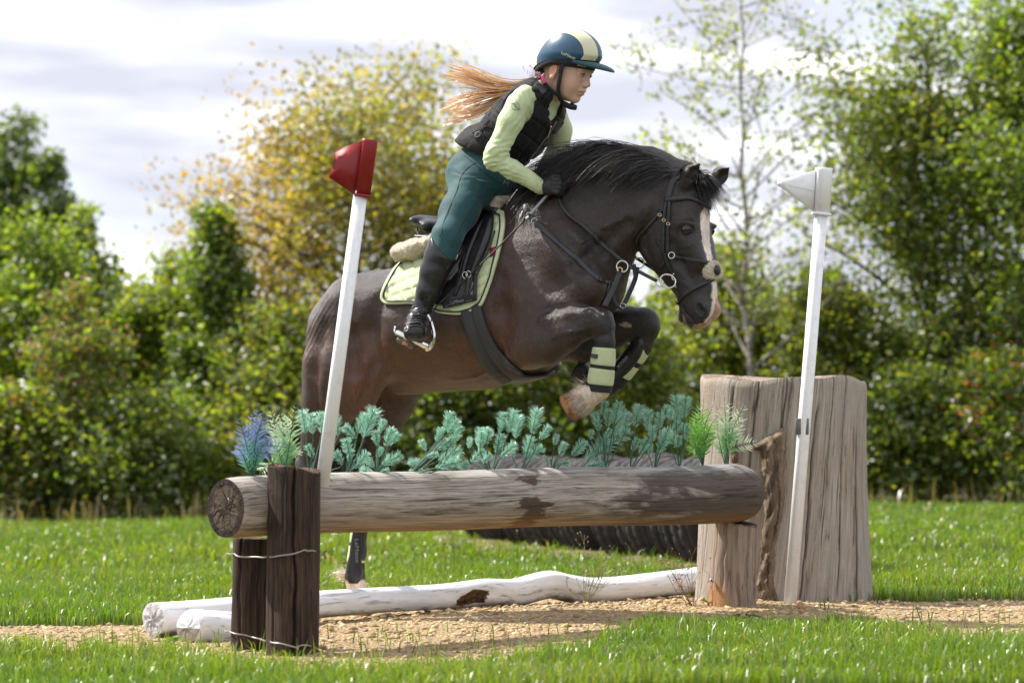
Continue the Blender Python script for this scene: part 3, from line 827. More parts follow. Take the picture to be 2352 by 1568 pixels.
# ------------------------------------------------------------------ white ground pole and short white log
def paint_extra(n, c):
    a = n.node('ShaderNodeAttribute'); a.attribute_name = 'tc'
    s = n.node('ShaderNodeSeparateXYZ'); n.l.new(a.outputs['Vector'], s.inputs[0])
    f = n.noise(n.coord('tc', (6, 16, 16)), 1.6, 6, .65)
    k = n.math('ADD', n.math('MULTIPLY', s.outputs['Z'], -6.0), n.math('MULTIPLY', f, .6))
    c = n.mix(n.ramp(f, [(.60, 0.0), (.72, .5)]), c, (.42, .40, .38))
    return n.mix(n.ramp(k, [(.48, 0.0), (.64, .85)]), c, (.17, .115, .07))
M_WPAINT = wood_mat('white_painted_wood', (.70, .71, .74), (.84, .85, .88), (.76, .77, .80), .4, (2.0, 14, 14), paint_extra, .6, .004, .22)
def rot_extra(n, c):
    c = paint_extra(n, c); f = n.noise(n.coord('tc', (30, 50, 50)), 1.4, 6, .7)
    sx = n.node('ShaderNodeSeparateColor'); n.l.new(n.attr(), sx.inputs[0])
    k = n.math('ADD', sx.outputs[0], n.math('MULTIPLY', n.math('SUBTRACT', f, .5), .9))
    return n.mix(n.ramp(k, [(.30, 0.0), (.38, 1.0)]), c, n.ramp(f, [(.35, (.012, .007, .004)), (.65, (.14, .072, .034))]))
M_WPOLE = wood_mat('white_painted_pole', (.70, .71, .74), (.84, .85, .88), (.76, .77, .80), .4, (2.0, 14, 14), rot_extra, .6, .004, .22)
WA = np.array([-1.265, 10.63]); WB = np.array([.765, 12.6])
def wline(px):
    a = (px-CX)/FPX; d = WB-WA
    t = (WA[0]-a*WA[1])/(a*d[1]-d[0])
    return WA+d*t
tops = [(352, 1382), (450, 1377), (540, 1370), (640, 1362), (740, 1355), (870, 1348), (1000, 1342), (1060, 1337), (1110, 1331), (1180, 1330), (1225, 1318), (1265, 1309), (1305, 1318), (1350, 1325), (1400, 1324), (1480, 1317), (1545, 1310), (1600, 1303)]
PP, RR = [], []
for k, (x, y) in enumerate(tops):
    X, D = wline(x); r_ = np.interp(x, [350, 740, 1100, 1265, 1600], [.062, .052, .047, .056, .052])
    p = at(x, y, D); p[2] -= r_; PP.append(p); RR.append(r_)
P = spline(PP, 100); R1 = np.interp(np.linspace(0, 1, 100), np.linspace(0, 1, len(RR)), RR)
th = np.linspace(0, 2*math.pi, 48, endpoint=False)
R = R1[:, None]*(1+.03*np.sin(th*3+np.linspace(0, 9, 100)[:, None])+.02*np.sin(th*7+np.linspace(0, 21, 100)[:, None]))
ii = int(np.argmin(np.abs(proj(P)[:, 0]-1072))); ROTX = float(np.linalg.norm(np.diff(P, axis=0), axis=1)[:ii].sum())
dd_ = np.r_[0, np.cumsum(np.linalg.norm(np.diff(P, axis=0), axis=1))][:, None]
rot_m = np.exp(-((dd_-ROTX-.02*np.sin(th*3))/.075)**4)*np.exp(-((np.mod(th+math.pi, 2*math.pi)-math.pi+.35+.15*np.sin(dd_*40))/.62)**4)
R = R*(1-.30*rot_m*(1+.25*np.sin(dd_*160+th*9)))
wp = thing('ground_pole', [P[0][0], P[0][1], P[0][2]-.06], 'long crooked white painted pole lying on the gravel behind the log', 'pole')
V, F, tc = tube(P, R, 48, caps=False)
mesh_np('pole_trunk', V, F, M_WPOLE, wp, tc=tc, col=np.repeat(rot_m.reshape(-1, 1), 3, 1))
n = NT('white_cut_end'); v = n.coord('Object'); f = n.noise(v, 40, 6, .7)
M_WEND = n.bsdf(n.ramp(f, [(.3, (.36, .33, .30)), (.55, (.66, .66, .68))]), .85, .2, 0, n.bump(f, 1.0, .02))
T0 = P[0]-P[3]; T0 /= np.linalg.norm(T0)
cut_end(P[0], T0, V[:48], M_WEND, wp, depth=.008)
cut_end(P[-1], -T0, V[-48:], M_WEND, wp, depth=.008)
# the short one
P = spline([at(432, 1440, 10.34), at(480, 1443, 10.42), at(545, 1448, 10.53)], 30)
R = (.064+0*np.linspace(0, 1, 30))[:, None]*(1+.02*np.sin(th*2+1)+.02*np.sin(th*5))
R[:3] *= np.array([.86, .95, .99])[:, None]
V, F, tc = tube(P, R, 48, caps=False)
so = thing('short_log', [P[0][0], P[0][1], P[0][2]-.06], 'short stub of white painted log lying beside the dark post', 'log')
mesh_np('log_trunk', V, F, M_WPAINT, so, tc=tc)
T0 = P[0]-P[3]; T0 /= np.linalg.norm(T0)
cut_end(P[0], T0, V[:48], M_WPAINT, so, depth=.004); cut_end(P[-1], -T0, V[-48:], M_ENDD, so)

# ------------------------------------------------------------------ big stump
def stump_extra(n, c):
    f = n.noise(n.coord('tc', (5, 2.2, 1)), 1.3, 7, .6, .4)
    c = n.mix(n.ramp(f, [(.50, 0.0), (.64, .35)]), c, (.29, .195, .125))
    g = n.noise(n.coord('tc', (30, 2.6, 1), rot=(0, 0, .0)), 1.6, 7, .7, .8)
    return n.mix(n.ramp(g, [(.54, 0.0), (.66, .85)]), c, (.085, .060, .045))
def stump_mat():
    n = NT('bleached_stump')
    v = n.coord('tc', (85, 2.2, 1)); g = n.noise(v, 1.5, 9, .72, .35)
    c = n.ramp(g, [(.26, (.16, .138, .118)), (.5, (.38, .335, .285)), (.74, (.60, .545, .475))])
    c = stump_extra(n, c)
    vs = n.coord('tc', (16, 90, 1)); saw = n.noise(vs, 1.4, 4, .6, .3)
    c = n.mix(n.math('MULTIPLY', saw, .22), c, (.14, .10, .08))
    cr = n.ramp(n.noise(n.coord('tc', (46, 1.0, 1)), 1.2, 4, .5, .3), [(.31, 1.0), (.35, 0.0)])
    c = n.mix(n.math('MULTIPLY', cr, .8), c, (.03, .02, .015))
    c = n.mix(1.0, c, n.attr(), 'MULTIPLY')
    h = n.math('SUBTRACT', n.math('ADD', n.math('MULTIPLY', g, .7), n.math('MULTIPLY', saw, .25)), cr)
    return n.bsdf(c, .88, .22, 0, n.bump(h, .75, .010))
M_STUMP = stump_mat()
SC = np.array([(1796-CX)/FPX*11.98, 11.98]); SB = float(gz(*SC)); ST = at(1796, 868, 11.98)[2]
nz, nth = 84, 400
zz = np.linspace(0, 1, nz); th = np.linspace(0, 2*math.pi, nth, endpoint=False)
TH, ZZ = np.meshgrid(th, zz)
Rx = .326+.030*(1-ZZ)**4+.004*np.sin(ZZ*6)
rad = 1+.025*np.sin(2*TH+.5)+.018*np.sin(3*TH+1.2)+.012*np.sin(6*TH+ZZ*2)+.008*np.sin(11*TH+1)+.05*np.exp(-((TH-5.75)/.25)**2)*(1-ZZ)**1.5
crk_ = np.ones_like(TH)
tw = .55                                              # the grain leans to the right going up
for th0, dep, w, z0, z1 in ((4.98, .045, .012, .0, .92), (5.45, .035, .011, .25, 1.1), (4.55, .03, .012, .3, 1.1), (5.75, .02, .02, .0, .8), (4.2, .03, .012, .1, 1.1), (5.2, .018, .009, .5, 1.1), (3.9, .03, .014, .0, 1.0)):
    e = np.clip(np.minimum(ZZ-z0, z1-ZZ)*14, 0, 1)
    gr_ = e*np.exp(-((TH-th0-tw*(ZZ-.5)*.55-.008*np.sin(ZZ*9+th0)-.004*np.sin(ZZ*41+th0*3))/w)**2)
    rad *= 1-dep*gr_; crk_ *= 1-.9*gr_
rad *= 1-.028*np.clip((ZZ-.972)/.028, 0, 1)**2
VX = SC[0]+Rx*rad*np.cos(TH); VY = SC[1]+Rx*.86*rad*np.sin(TH)
topz = ST+.012*np.sin(TH*2+2.4)+.006*np.sin(TH*7)-.022*np.clip(np.cos(TH-0.1), 0, 1)**3
VZ = (SB-.05)+(topz-SB+.05)*ZZ
V = np.stack([VX, VY, VZ], -1).reshape(-1, 3)
tc = np.stack([(TH-tw*ZZ*.55)*.34, ZZ*.9, 0*TH], -1).reshape(-1, 3)
STC = np.repeat(np.clip(crk_, .12, 1).reshape(-1, 1), 3, 1)
i = np.arange(nz-1)[:, None]*nth; j = np.arange(nth)[None]; jn = (j+1) % nth
F = np.stack([i+j, i+jn, i+nth+jn, i+nth+j], -1).reshape(-1, 4)
stump = thing('tree_stump', [SC[0], SC[1], SB], 'huge bleached tree stump standing at the right end of the log', 'stump')
mesh_np('stump_trunk', V, F, M_STUMP, stump, tc=tc, col=STC)
cut_end(V[-nth:].mean(0), np.array([0, 0, 1.0]), V[-nth:], end_mat('stump_top_grain', (.22, .17, .13), (.36, .29, .23), (.30, .23, .17)), stump, 'cut_top')
def stump_front(px, py):
    """the stump's surface towards the viewer at a pixel"""
    D = 11.7
    for _ in range(8):
        x = (px-CX)/FPX*D
        u = np.clip((x-SC[0])/.338, -.98, .98)
        D = SC[1]-.338*.86*math.sqrt(1-u*u)
    return at(px, py, D)
n = NT('thick_bark'); f = n.noise(n.coord('tc', (60, 14, 1)), 1.6, 9, .75, .5); f2 = n.noise(n.coord('tc', (22, 3.0, 1)), 1.5, 6, .6, .4)
c = n.mix(n.ramp(f2, [(.40, .85), (.52, 0.0)]), n.ramp(f, [(.25, (.16, .115, .08)), (.7, (.38, .295, .215))]), (.07, .05, .036))
M_CORK = n.bsdf(c, .95, .15, 0, n.bump(n.math('ADD', f, f2), 1.0, .016))
def bark_slab(name, L, Rr, parent, thick=.030, nz=90, nx=20, seed=5):
    Lp = resample(np.array(L, float), nz); Rp = resample(np.array(Rr, float), nz)
    r = np.random.default_rng(seed)
    Lp[:, 0] += np.cumsum(r.normal(0, 1.0, nz))*.5+r.normal(0, 1.2, nz); Rp[:, 0] += np.cumsum(r.normal(0, 1.0, nz))*.5+r.normal(0, 1.2, nz)
    V, T = [], []
    for a in range(nz):
        for b in range(nx):
            t = b/(nx-1); x, y = Lp[a]*(1-t)+Rp[a]*t
            p = stump_front(x, y)
            e = (1-abs(2*t-1)**4)*min(1, a/3, (nz-1-a)/3+.3)
            p[1] -= thick*e*(.75+.35*vnoise(np.array([[x/16, y/50, 0]]), 1.0, seed)[0])+.002
            V.append(p); T.append([t*.12, a/nz*.7, 0])
    i, j = np.meshgrid(np.arange(nz-1), np.arange(nx-1), indexing='ij')
    F = np.stack([i*nx+j, (i+1)*nx+j, (i+1)*nx+j+1, i*nx+j+1], -1).reshape(-1, 4)
    return mesh_np(name, np.array(V), F, M_CORK, parent, tc=np.array(T))
bark_slab('bark_strip', [(1718, 1030), (1745, 1035), (1752, 1100), (1762, 1180), (1752, 1260), (1742, 1330), (1738, 1392)], [(1806, 976), (1803, 1050), (1800, 1120), (1790, 1190), (1776, 1260), (1775, 1330), (1790, 1392)], stump, .034)
bark_slab('bark_strip', [(1678, 1000), (1680, 1050), (1680, 1062)], [(1694, 1003), (1696, 1050), (1694, 1062)], stump, .025, 14, 6, 8)
# the smaller stump that carries the log
M_ST2 = NT('barked_stump'); nn = M_ST2
v = nn.coord('tc', (2.0, 22, 22)); g = nn.noise(v, 1.6, 8, .68, .5)
c = nn.ramp(g, [(.3, (.16, .115, .085)), (.55, (.31, .24, .185)), (.78, (.42, .34, .27))])
a_ = nn.node('ShaderNodeAttribute'); a_.attribute_name = 'tc'; sx = nn.node('ShaderNodeSeparateXYZ'); nn.l.new(a_.outputs['Vector'], sx.inputs[0])
k = nn.math('SUBTRACT', nn.math('ADD', nn.noise(nn.coord('tc', (4, 12, 12)), 1.5, 6), nn.math('MULTIPLY', sx.outputs['Y'], 3.2)), nn.math('MULTIPLY', sx.outputs['X'], 1.7))
c = nn.mix(nn.ramp(k, [(.42, 0.0), (.52, .8)]), c, (.40, .20, .085))
ck = nn.ramp(nn.noise(nn.coord('tc', (3.0, 40, 40)), 1.5, 5, .6, .8), [(.33, 1.0), (.40, 0.0)])
c = nn.mix(nn.math('MULTIPLY', ck, .8), c, (.035, .022, .014))
M_ST2 = nn.bsdf(c, .9, .2, 0, nn.bump(nn.math('SUBTRACT', g, ck), .8, .01))
so2 = post('stump_support', 'small barked stump carrying the right end of the log', (1690, 1197), (1678, 1392), .084, 11.42,
     lambda th: .012*np.cos(th-.6), 3.1, [(FR-.15, .16, .07, .0, .55, .2), (FR+.5, .10, .05, .3, 1.2, .1), (FR-.6, .08, .04, .4, 1.2, .0), (FR+1.0, .06, .04, .0, 1.0, 0)], M_ST2, 'stump', endm=M_ENDD, flare=.16)
sp = at(1634, 1332, 11.36); sp[1] = 11.362
v, f, tc = tube(np.array([sp, sp+np.array([0, -.012, 0])]), .0075, 14, ref=(0, 0, 1)); sch = mesh_np('screw_head', v, f, M_STEEL, so2)
v, f, tc = tube(np.array([sp+np.array([0, -.0125, 0]), sp+np.array([0, -.0135, 0])]), .0035, 6, ref=(0, 0, 1)); mesh_np('screw_socket', v, f, M_HOLE, sch)

# ------------------------------------------------------------------ marker flags
def plastic(name, col, rough=.42, dirt=(.3, .26, .2), amt=.25):
    n = NT(name); v = n.coord('Object', (1, 1, 1)); f = n.noise(v, 26, 6, .65); f2 = n.noise(n.coord('Object', (30, 30, 3)), 1.5, 5)
    c = n.mix(n.math('MULTIPLY', n.ramp(f, [(.5, 0.0), (.75, 1.0)]), amt), col, dirt)
    c = n.mix(n.math('MULTIPLY', n.ramp(f2, [(.55, 0.0), (.8, 1.0)]), amt*.8), c, dirt)
    return n.bsdf(c, rough, .45, 0, n.bump(n.noise(v, 140, 3), .12, .002))
M_WPLAS = plastic('white_plastic', (.86, .865, .88)); M_RPLAS = plastic('red_plastic', (.25, .010, .011), .42, (.2, .03, .03), .5); M_GCLIP = plastic('grey_clip', (.12, .12, .13))
M_PRINT = simple('faded_print', (.50, .49, .49), .6, .3, 0, .0)
OCT = np.array([(-.62, -1), (.62, -1), (1, -.62), (1, .62), (.62, 1), (-.62, 1), (-1, .62), (-1, -.62)])
def extr(path, hx, hy, prof=OCT, side=(1, 0, 0), ang=0.0):
    """a chamfered rectangular bar along a straight path"""
    P = np.asarray(path, float); T = P[-1]-P[0]; T /= np.linalg.norm(T)
    s = np.asarray(side, float); s = s-T*np.dot(s, T); s /= np.linalg.norm(s); f = np.cross(T, s)
    c, sn = math.cos(ang), math.sin(ang); s, f = s*c+f*sn, f*c-s*sn
    M = len(prof)
    V = np.concatenate([p+s*prof[:, 0:1]*hx+f*prof[:, 1:2]*hy for p in P]); n = len(P)
    i = np.arange(n-1)[:, None]*M; j = np.arange(M)[None]; jn = (j+1) % M
    F4 = np.stack([i+j, i+jn, i+M+jn, i+M+j], -1).reshape(-1, 4)
    V = np.vstack([V, P[0], P[-1]]); j = np.arange(M); jn = (j+1) % M
    F3 = np.vstack([np.stack([np.full(M, n*M), jn, j], 1), np.stack([np.full(M, n*M+1), (n-1)*M+j, (n-1)*M+jn], 1)])
    return V, [F4, F3]
wf = thing('flag_pole', at(1815, 1395, 11.48), 'tall white marker pole with white pennant leaning before the stump', 'marker flag', 'jump marker flags')
Dw = 11.48
v, f = extr([at(1814, 1392, Dw), at(1887, 478, Dw)], .0225, .017, ang=math.radians(28)); mesh_np('pole', v, f, M_WPLAS, wf, smooth=False)
v, f = extr([at(1886.5, 492, Dw-.001), at(1892, 392, Dw-.001), at(1892.5, 386, Dw-.001)], .030, .022, ang=math.radians(18)); wsl = mesh_np('flag_sleeve', v, f, M_WPLAS, wf, smooth=False)
v, f = extr([at(1886.3, 495, Dw-.001), at(1886.8, 489, Dw-.001)], .0345, .026, ang=math.radians(18)); mesh_np('sleeve_rim', v, f, M_WPLAS, wsl, smooth=False)
tip = [(1790.5+5.5*math.cos(a), 421+8*math.sin(a)) for a in np.linspace(math.radians(75), math.radians(285), 9)[::-1]]
pl = [at(x, y, Dw-.012+.035*(1870-x)/90*.3) for x, y in [(1873, 391)]+tip+[(1868, 486)]]
v, f = prism(pl, (.003, .010, 0)); wpn = mesh_np('pennant', v, f, M_WPLAS, wf, smooth=False)
V, F = text_mesh('www.sportsmark.co.uk', 1.0)
V[:, 0] -= V[:, 0].min(); V /= V[:, 0].max()
x0, y0, x1, y1 = 1812, 428, 1868, 440
PX = x0+(x1-x0)*V[:, 0]-V[:, 1]*(y1-y0); PY = y0+(y1-y0)*V[:, 0]-V[:, 1]*(x1-x0)*1.0
W_ = np.array([at(a, b, Dw-.012+.035*(1870-a)/90*.3-.0014) for a, b in zip(PX, PY)])
mesh_np('print', W_, F, M_PRINT, wpn, smooth=False)
for sx in (1833, 1851):
    c = at(sx, 979, Dw-.012+.006*(sx > 1840)); v, f = box(c, .0105, .010, .031, bev=.002, up=(.06, 0, 1)); mesh_np('clip', v, f, M_GCLIP, wf, smooth=False)
Dr = 9.795
rf = thing('flag_pole', at(735, 1150, Dr), 'leaning white marker pole with broken red pennant at left post', 'marker flag', 'jump marker flags')
v, f = extr([at(739.5, 1117, Dr), at(829, 440, Dr)], .0205, .0155, ang=math.radians(24)); mesh_np('pole', v, f, M_WPLAS, rf, smooth=False)
v, f = extr([at(832.5, 450, Dr-.001), at(849, 326, Dr-.001), at(849.6, 321.5, Dr-.001)], .0245, .018, ang=math.radians(10)); rsl = mesh_np('flag_sleeve', v, f, M_RPLAS, rf, smooth=False)
v, f = extr([at(832, 453, Dr-.001), at(832.8, 447, Dr-.001)], .0275, .021, ang=math.radians(10)); mesh_np('sleeve_rim', v, f, M_RPLAS, rsl, smooth=False)
pl = [at(x, y, Dr-.010) for x, y in [(838, 324), (800, 337), (769, 350), (767.5, 362), (766, 372), (762.5, 387), (760.5, 391), (755.5, 404), (758, 408), (785, 425), (817, 447), (826, 400)]]
v, f = prism(pl, (.002, .009, 0)); rpn = mesh_np('pennant', v, f, M_RPLAS, rf, smooth=False)
v, f, tc = tube(np.array([at(768, 349.5, Dr-.005), at(839, 323, Dr-.005)]), .0035, 8); mesh_np('pennant_rim', v, f, M_RPLAS, rpn)
v, f, tc = tube(np.array([at(756, 406, Dr-.005), at(817, 447, Dr-.005)]), .0035, 8); mesh_np('pennant_rim', v, f, M_RPLAS, rpn)

# ------------------------------------------------------------------ row of old tyres
n = NT('tyre_rubber'); v = n.coord('Object'); f = n.noise(v, 30, 5)
M_TYRE = n.bsdf(n.ramp(f, [(.3, (.010, .010, .011)), (.7, (.034, .033, .033))]), .75, .35, 0, n.bump(f, .4, .004))
M_TYRE2 = simple('dusty_tyre', (.045, .041, .042), .85, .3, 0, .3, 20, .3, 60, .003)
prof = [(-.055, .165), (-.075, .180), (-.094, .205), (-.092, .228), (-.082, .250), (-.072, .266), (-.060, .277), (-.056, .268), (-.046, .268), (-.042, .284), (-.008, .285), (-.005, .268), (.005, .268), (.008, .285), (.042, .284), (.046, .268),
        (.056, .268), (.060, .277), (.072, .266), (.082, .250), (.092, .228), (.094, .205), (.075, .180), (.055, .165)]
prof = np.array(prof); M = 108
ta = np.linspace(0, 2*math.pi, M, endpoint=False)
TV = []
for k, (w, rr) in enumerate(prof):
    cut = np.zeros(M)
    if rr > .278: cut = np.where((np.arange(M)+int(w*60)) % 6 < 1, -.011, 0)
    TV.append(np.stack([np.full(M, w), (rr+cut)*np.cos(ta), (rr+cut)*np.sin(ta)], 1))
TV = np.concatenate(TV); K = len(prof)
i = np.arange(K)[:, None]*M; i2 = ((np.arange(K)+1) % K)[:, None]*M; j = np.arange(M)[None]; jn = (j+1) % M
TF = np.stack([i+j, i+jn, i2+jn, i2+j], -1).reshape(-1, 4)
dirt_pts = []
ax = np.array([.27, -.963, 0]); p0 = gpt(1138, 1246); tyre0 = None
NTY = 21
for k in range(NTY):
    c = p0+ax*(k*.268)+np.array([.03*math.sin(k*2.7), 0, 0]); c[2] = float(gz(c[0], c[1]))
    if 1600 < proj(c)[0] < 1960 and k not in (): pass
    ord_ = 'nearest' if k == NTY-1 else None
    names = ['farthest', 'second farthest', 'third farthest', 'fourth farthest', 'fifth farthest', 'sixth farthest', 'seventh farthest', 'eighth farthest', 'ninth farthest', 'tenth farthest', 'eleventh farthest', 'twelfth farthest', 'thirteenth farthest', 'fourteenth farthest']
    if k < 14: lab = f'worn black tyre, {names[k]} in the row behind the log'
    elif k == NTY-1: lab = 'black tyre just showing past the right edge of the stump'
    else: lab = f'black tyre hidden behind the big stump, {["", "one place", "two places", "three places", "four places", "five places", "six places", "seven places"][NTY-1-k]} behind the nearest'
    if k == 0:
        me_o = mesh_np('tyre', TV, TF, M_TYRE, smooth=False, origin=np.zeros(3)); tyre0 = me_o
        me2 = me_o.data.copy(); me2.materials.clear(); me2.materials.append(M_TYRE2)
        o = me_o
    else:
        o = tyre0.copy(); COL.objects.link(o)
    if k in (0, 2, 7, 12): o.data = me2
    o.location = (c[0], c[1], c[2]+.27+.006*math.sin(k*2.2))
    o.rotation_euler = (k*1.3, 0.06*math.sin(k*3.1), math.atan2(ax[1], ax[0])+.48+.07*math.sin(k*1.9))
    o.scale = (1.08, 1+.05*math.sin(k*1.7), 1+.05*math.sin(k*1.7))
    tag(o, lab, 'tyre', 'row of old tyres behind the jump')
# trodden earth beside the tyres
V = []
for k in range(40):
    t = k/39; c = p0+ax*(t*5.6-.3); sd_ = np.array([-.963, -.27, 0])
    for m_, (o1, h1) in enumerate(((.02, .010), (.16, .030), (.26, .034), (.36, .02), (.46, -.03))):
        p = c+sd_*(o1+.05*math.sin(k*1.3+m_)*(m_ > 0)); p[2] = float(gz(p[0], p[1]))+h1*(1+.4*math.sin(k*.9+m_)); V.append(p)
i, j = np.meshgrid(np.arange(39), np.arange(4), indexing='ij')
F = np.stack([i*5+j, i*5+j+1, (i+1)*5+j+1, (i+1)*5+j], -1).reshape(-1, 4)
M_DIRT = simple('trodden_earth', (.20, .14, .095), .95, .15, 0, .3, 14, .8, 60, .012)
ds = mesh_np('earth_strip', np.array(V), F, M_DIRT); tag(ds, kind='structure')
# ------------------------------------------------------------------ smooth implicit bodies
def smin(a, b, k):
    if k <= 0: return np.minimum(a, b)
    h = np.clip(.5+.5*(b-a)/k, 0, 1)
    return b*(1-h)+a*h-k*h*(1-h)
def smax(a, b, k): return -smin(-a, -b, k)

class Vol:
    """a grid in the frame of a Plane (s, l, z)"""
    def __init__(s, plane, lo, hi, h):
        s.pl = plane; s.h = h; s.lo = np.array(lo, float); s.hi = np.array(hi, float)
        s.n = np.ceil((s.hi-s.lo)/h).astype(int)+1
        s.F = np.full(s.n, .2, np.float32)
        s.ax = [(s.lo[k]+np.arange(s.n[k])*h).astype(np.float32) for k in range(3)]
    def window(s, lo, hi, pad):
        a = np.clip(np.floor((np.asarray(lo)-pad-s.lo)/s.h).astype(int), 0, s.n-1)
        b = np.clip(np.ceil((np.asarray(hi)+pad-s.lo)/s.h).astype(int)+1, 1, s.n)
        if np.any(b <= a): return None
        sl = tuple(slice(a[k], b[k]) for k in range(3))
        G = np.meshgrid(*[s.ax[k][sl[k]] for k in range(3)], indexing='ij')
        return sl, np.stack(G, -1)
    def conv(s, P, frame):
        if frame is None or frame is s.pl: return P
        return frame.loc(s.pl.world(P)).astype(np.float32)
    def put(s, fn, lo, hi, k, op='add', frame=None):
        if frame is not None and frame is not s.pl:
            c = np.array([[x, y, z] for x in (lo[0], hi[0]) for y in (lo[1], hi[1]) for z in (lo[2], hi[2])])
            c = s.pl.loc(frame.world(c)); lo, hi = c.min(0), c.max(0)
        w = s.window(lo, hi, .05+k)
        if w is None: return
        sl, P = w
        d = fn(s.conv(P, frame)).astype(np.float32)
        if op == 'add': s.F[sl] = smin(s.F[sl], d, k)
        elif op == 'sub': s.F[sl] = smax(s.F[sl], -d, k)
    def chain(s, nodes, k=.02, frame=None, op='add', mpp=None):
        """nodes: (s, l, z, rp, rl): rp = radius in the profile plane, rl = half width sideways"""
        N = np.array(nodes, float)
        for a, b in zip(N[:-1], N[1:]):
            R = max(a[3], b[3], a[4], b[4])
            lo = np.minimum(a[:3], b[:3])-R; hi = np.maximum(a[:3], b[:3])+R
            def fn(P, a=a, b=b):
                d = b[[0, 2]]-a[[0, 2]]; L2 = d@d+1e-9
                t = np.clip(((P[..., 0]-a[0])*d[0]+(P[..., 2]-a[2])*d[1])/L2, 0, 1)
                rp = a[3]+(b[3]-a[3])*t; rl = a[4]+(b[4]-a[4])*t
                ds = P[..., 0]-(a[0]+d[0]*t); dz = P[..., 2]-(a[2]+d[1]*t); dl = P[..., 1]-(a[1]+(b[1]-a[1])*t)
                q = np.sqrt((ds*ds+dz*dz)/rp**2+(dl/rl)**2)
                return (q-1)*np.minimum(rp, rl)
            s.put(fn, lo, hi, k, op, frame)
    def cap(s, a, b, ra, rb, k=.01, op='add', frame=None):
        a = np.asarray(a, float); b = np.asarray(b, float); R = max(ra, rb)
        def fn(P):
            d = b-a; t = np.clip(((P-a)@d)/(d@d+1e-9), 0, 1)
            return np.linalg.norm(P-(a+t[..., None]*d), axis=-1)-(ra+(rb-ra)*t)
        s.put(fn, np.minimum(a, b)-R, np.maximum(a, b)+R, k, op, frame)
    def caps(s, pts, k=.01, frame=None, op='add'):
        for p, q in zip(pts[:-1], pts[1:]): s.cap(p[:3], q[:3], p[3], q[3], k, op, frame)
    def ell(s, c, r, k=.01, op='add', frame=None, rot=None):
        """ellipsoid; rot = matrix whose rows are its axes"""
        c = np.asarray(c, float); r = np.asarray(r, float); R = r.max()
        def fn(P):
            q = P-c
            if rot is not None: q = q@np.asarray(rot, float).T
            q = q/r
            n = np.linalg.norm(q, axis=-1); g = np.linalg.norm(q/r, axis=-1)+1e-6
            return n*(n-1)/g
        s.put(fn, c-R, c+R, k, op, frame)
    # ---- sampling
    def sample(s, Q):
        u = (np.asarray(Q, float)-s.lo)/s.h
        u = np.clip(u, 0, s.n-1.001); i = u.astype(int); f = u-i
        v = 0
        for a in (0, 1):
            for b in (0, 1):
                for c in (0, 1):
                    w = (f[..., 0] if a else 1-f[..., 0])*(f[..., 1] if b else 1-f[..., 1])*(f[..., 2] if c else 1-f[..., 2])
                    v = v+w*s.F[i[..., 0]+a, i[..., 1]+b, i[..., 2]+c]
        return v
    def grad(s, Q, e=None):
        e = e or s.h*1.5
        g = np.stack([s.sample(Q+np.eye(3)[k]*e)-s.sample(Q-np.eye(3)[k]*e) for k in range(3)], -1)
        return g/(np.linalg.norm(g, axis=-1, keepdims=True)+1e-9)
    def hit(s, px, py, off=0.0, D0=9.6, D1=12.4, fallback=None):
        """first point of the body along the lines of sight (world), moved out by off; nan where missed"""
        px = np.asarray(px, float).ravel(); py = np.asarray(py, float).ravel()
        Ds = np.arange(D0, D1, s.h*.8)
        d = np.stack([(px-CX)/FPX, np.ones_like(px), (HORIZ-py)/FPX], -1); o = np.array([0, 0, CAM_H])
        W = o+d[:, None]*Ds[None, :, None]
        Q = s.pl.loc(W)
        inside = np.all((Q > s.lo) & (Q < s.hi), -1)
        f = np.where(inside, s.sample(Q), 1.0)
        neg = f < off
        k = np.argmax(neg, 1); ok = neg.any(1) & (k > 0)
        kk = np.clip(k, 1, None); ar = np.arange(len(px))
        f0, f1 = f[ar, kk-1], f[ar, kk]
        t = np.clip((f0-off)/(f0-f1+1e-9), 0, 1)
        D = Ds[kk-1]+(Ds[kk]-Ds[kk-1])*t
        out = o+d*D[:, None]
        out[~ok] = np.nan
        return out
    def normal(s, W, e=None):
        g = s.grad(s.pl.loc(W), e)
        return s.pl.world(g)-s.pl.world(np.zeros(3))
    def push(s, W, off, it=6):
        """move world points on to the level off of the body"""
        W = np.array(W, float)
        for _ in range(it):
            f = s.sample(s.pl.loc(W)); W = W+s.normal(W)*(off-f)[..., None]*.9
        return W
    def mesh(s, smooth=0):
        """surface nets -> world points and quads"""
        F = s.F
        ins = F < 0
        idx = np.argwhere(ins); a = np.maximum(idx.min(0)-2, 0); b = np.minimum(idx.max(0)+3, s.n)
        F = F[a[0]:b[0], a[1]:b[1], a[2]:b[2]]; lo = s.lo+a*s.h
        n = np.array(F.shape); ins = F < 0
        c = np.zeros(n-1, np.int8)
        for i in (0, 1):
            for j in (0, 1):
                for k in (0, 1): c += ins[i:n[0]-1+i, j:n[1]-1+j, k:n[2]-1+k]
        act = np.argwhere((c > 0) & (c < 8)); N = len(act)
        cid = np.full(n-1, -1, np.int32); cid[act[:, 0], act[:, 1], act[:, 2]] = np.arange(N)
        acc = np.zeros((N, 3)); cnt = np.zeros(N)
        corners = [(i, j, k) for i in (0, 1) for j in (0, 1) for k in (0, 1)]
        for p in corners:
            for ax in range(3):
                if p[ax]: continue
                q = list(p); q[ax] = 1
                fa = F[act[:, 0]+p[0], act[:, 1]+p[1], act[:, 2]+p[2]]; fb = F[act[:, 0]+q[0], act[:, 1]+q[1], act[:, 2]+q[2]]
                m = (fa < 0) != (fb < 0)
                t = np.where(m, fa/(fa-fb+1e-12), 0)
                pos = np.tile(np.array(p, float), (N, 1)); pos[:, ax] += t
                acc[m] += pos[m]; cnt[m] += 1
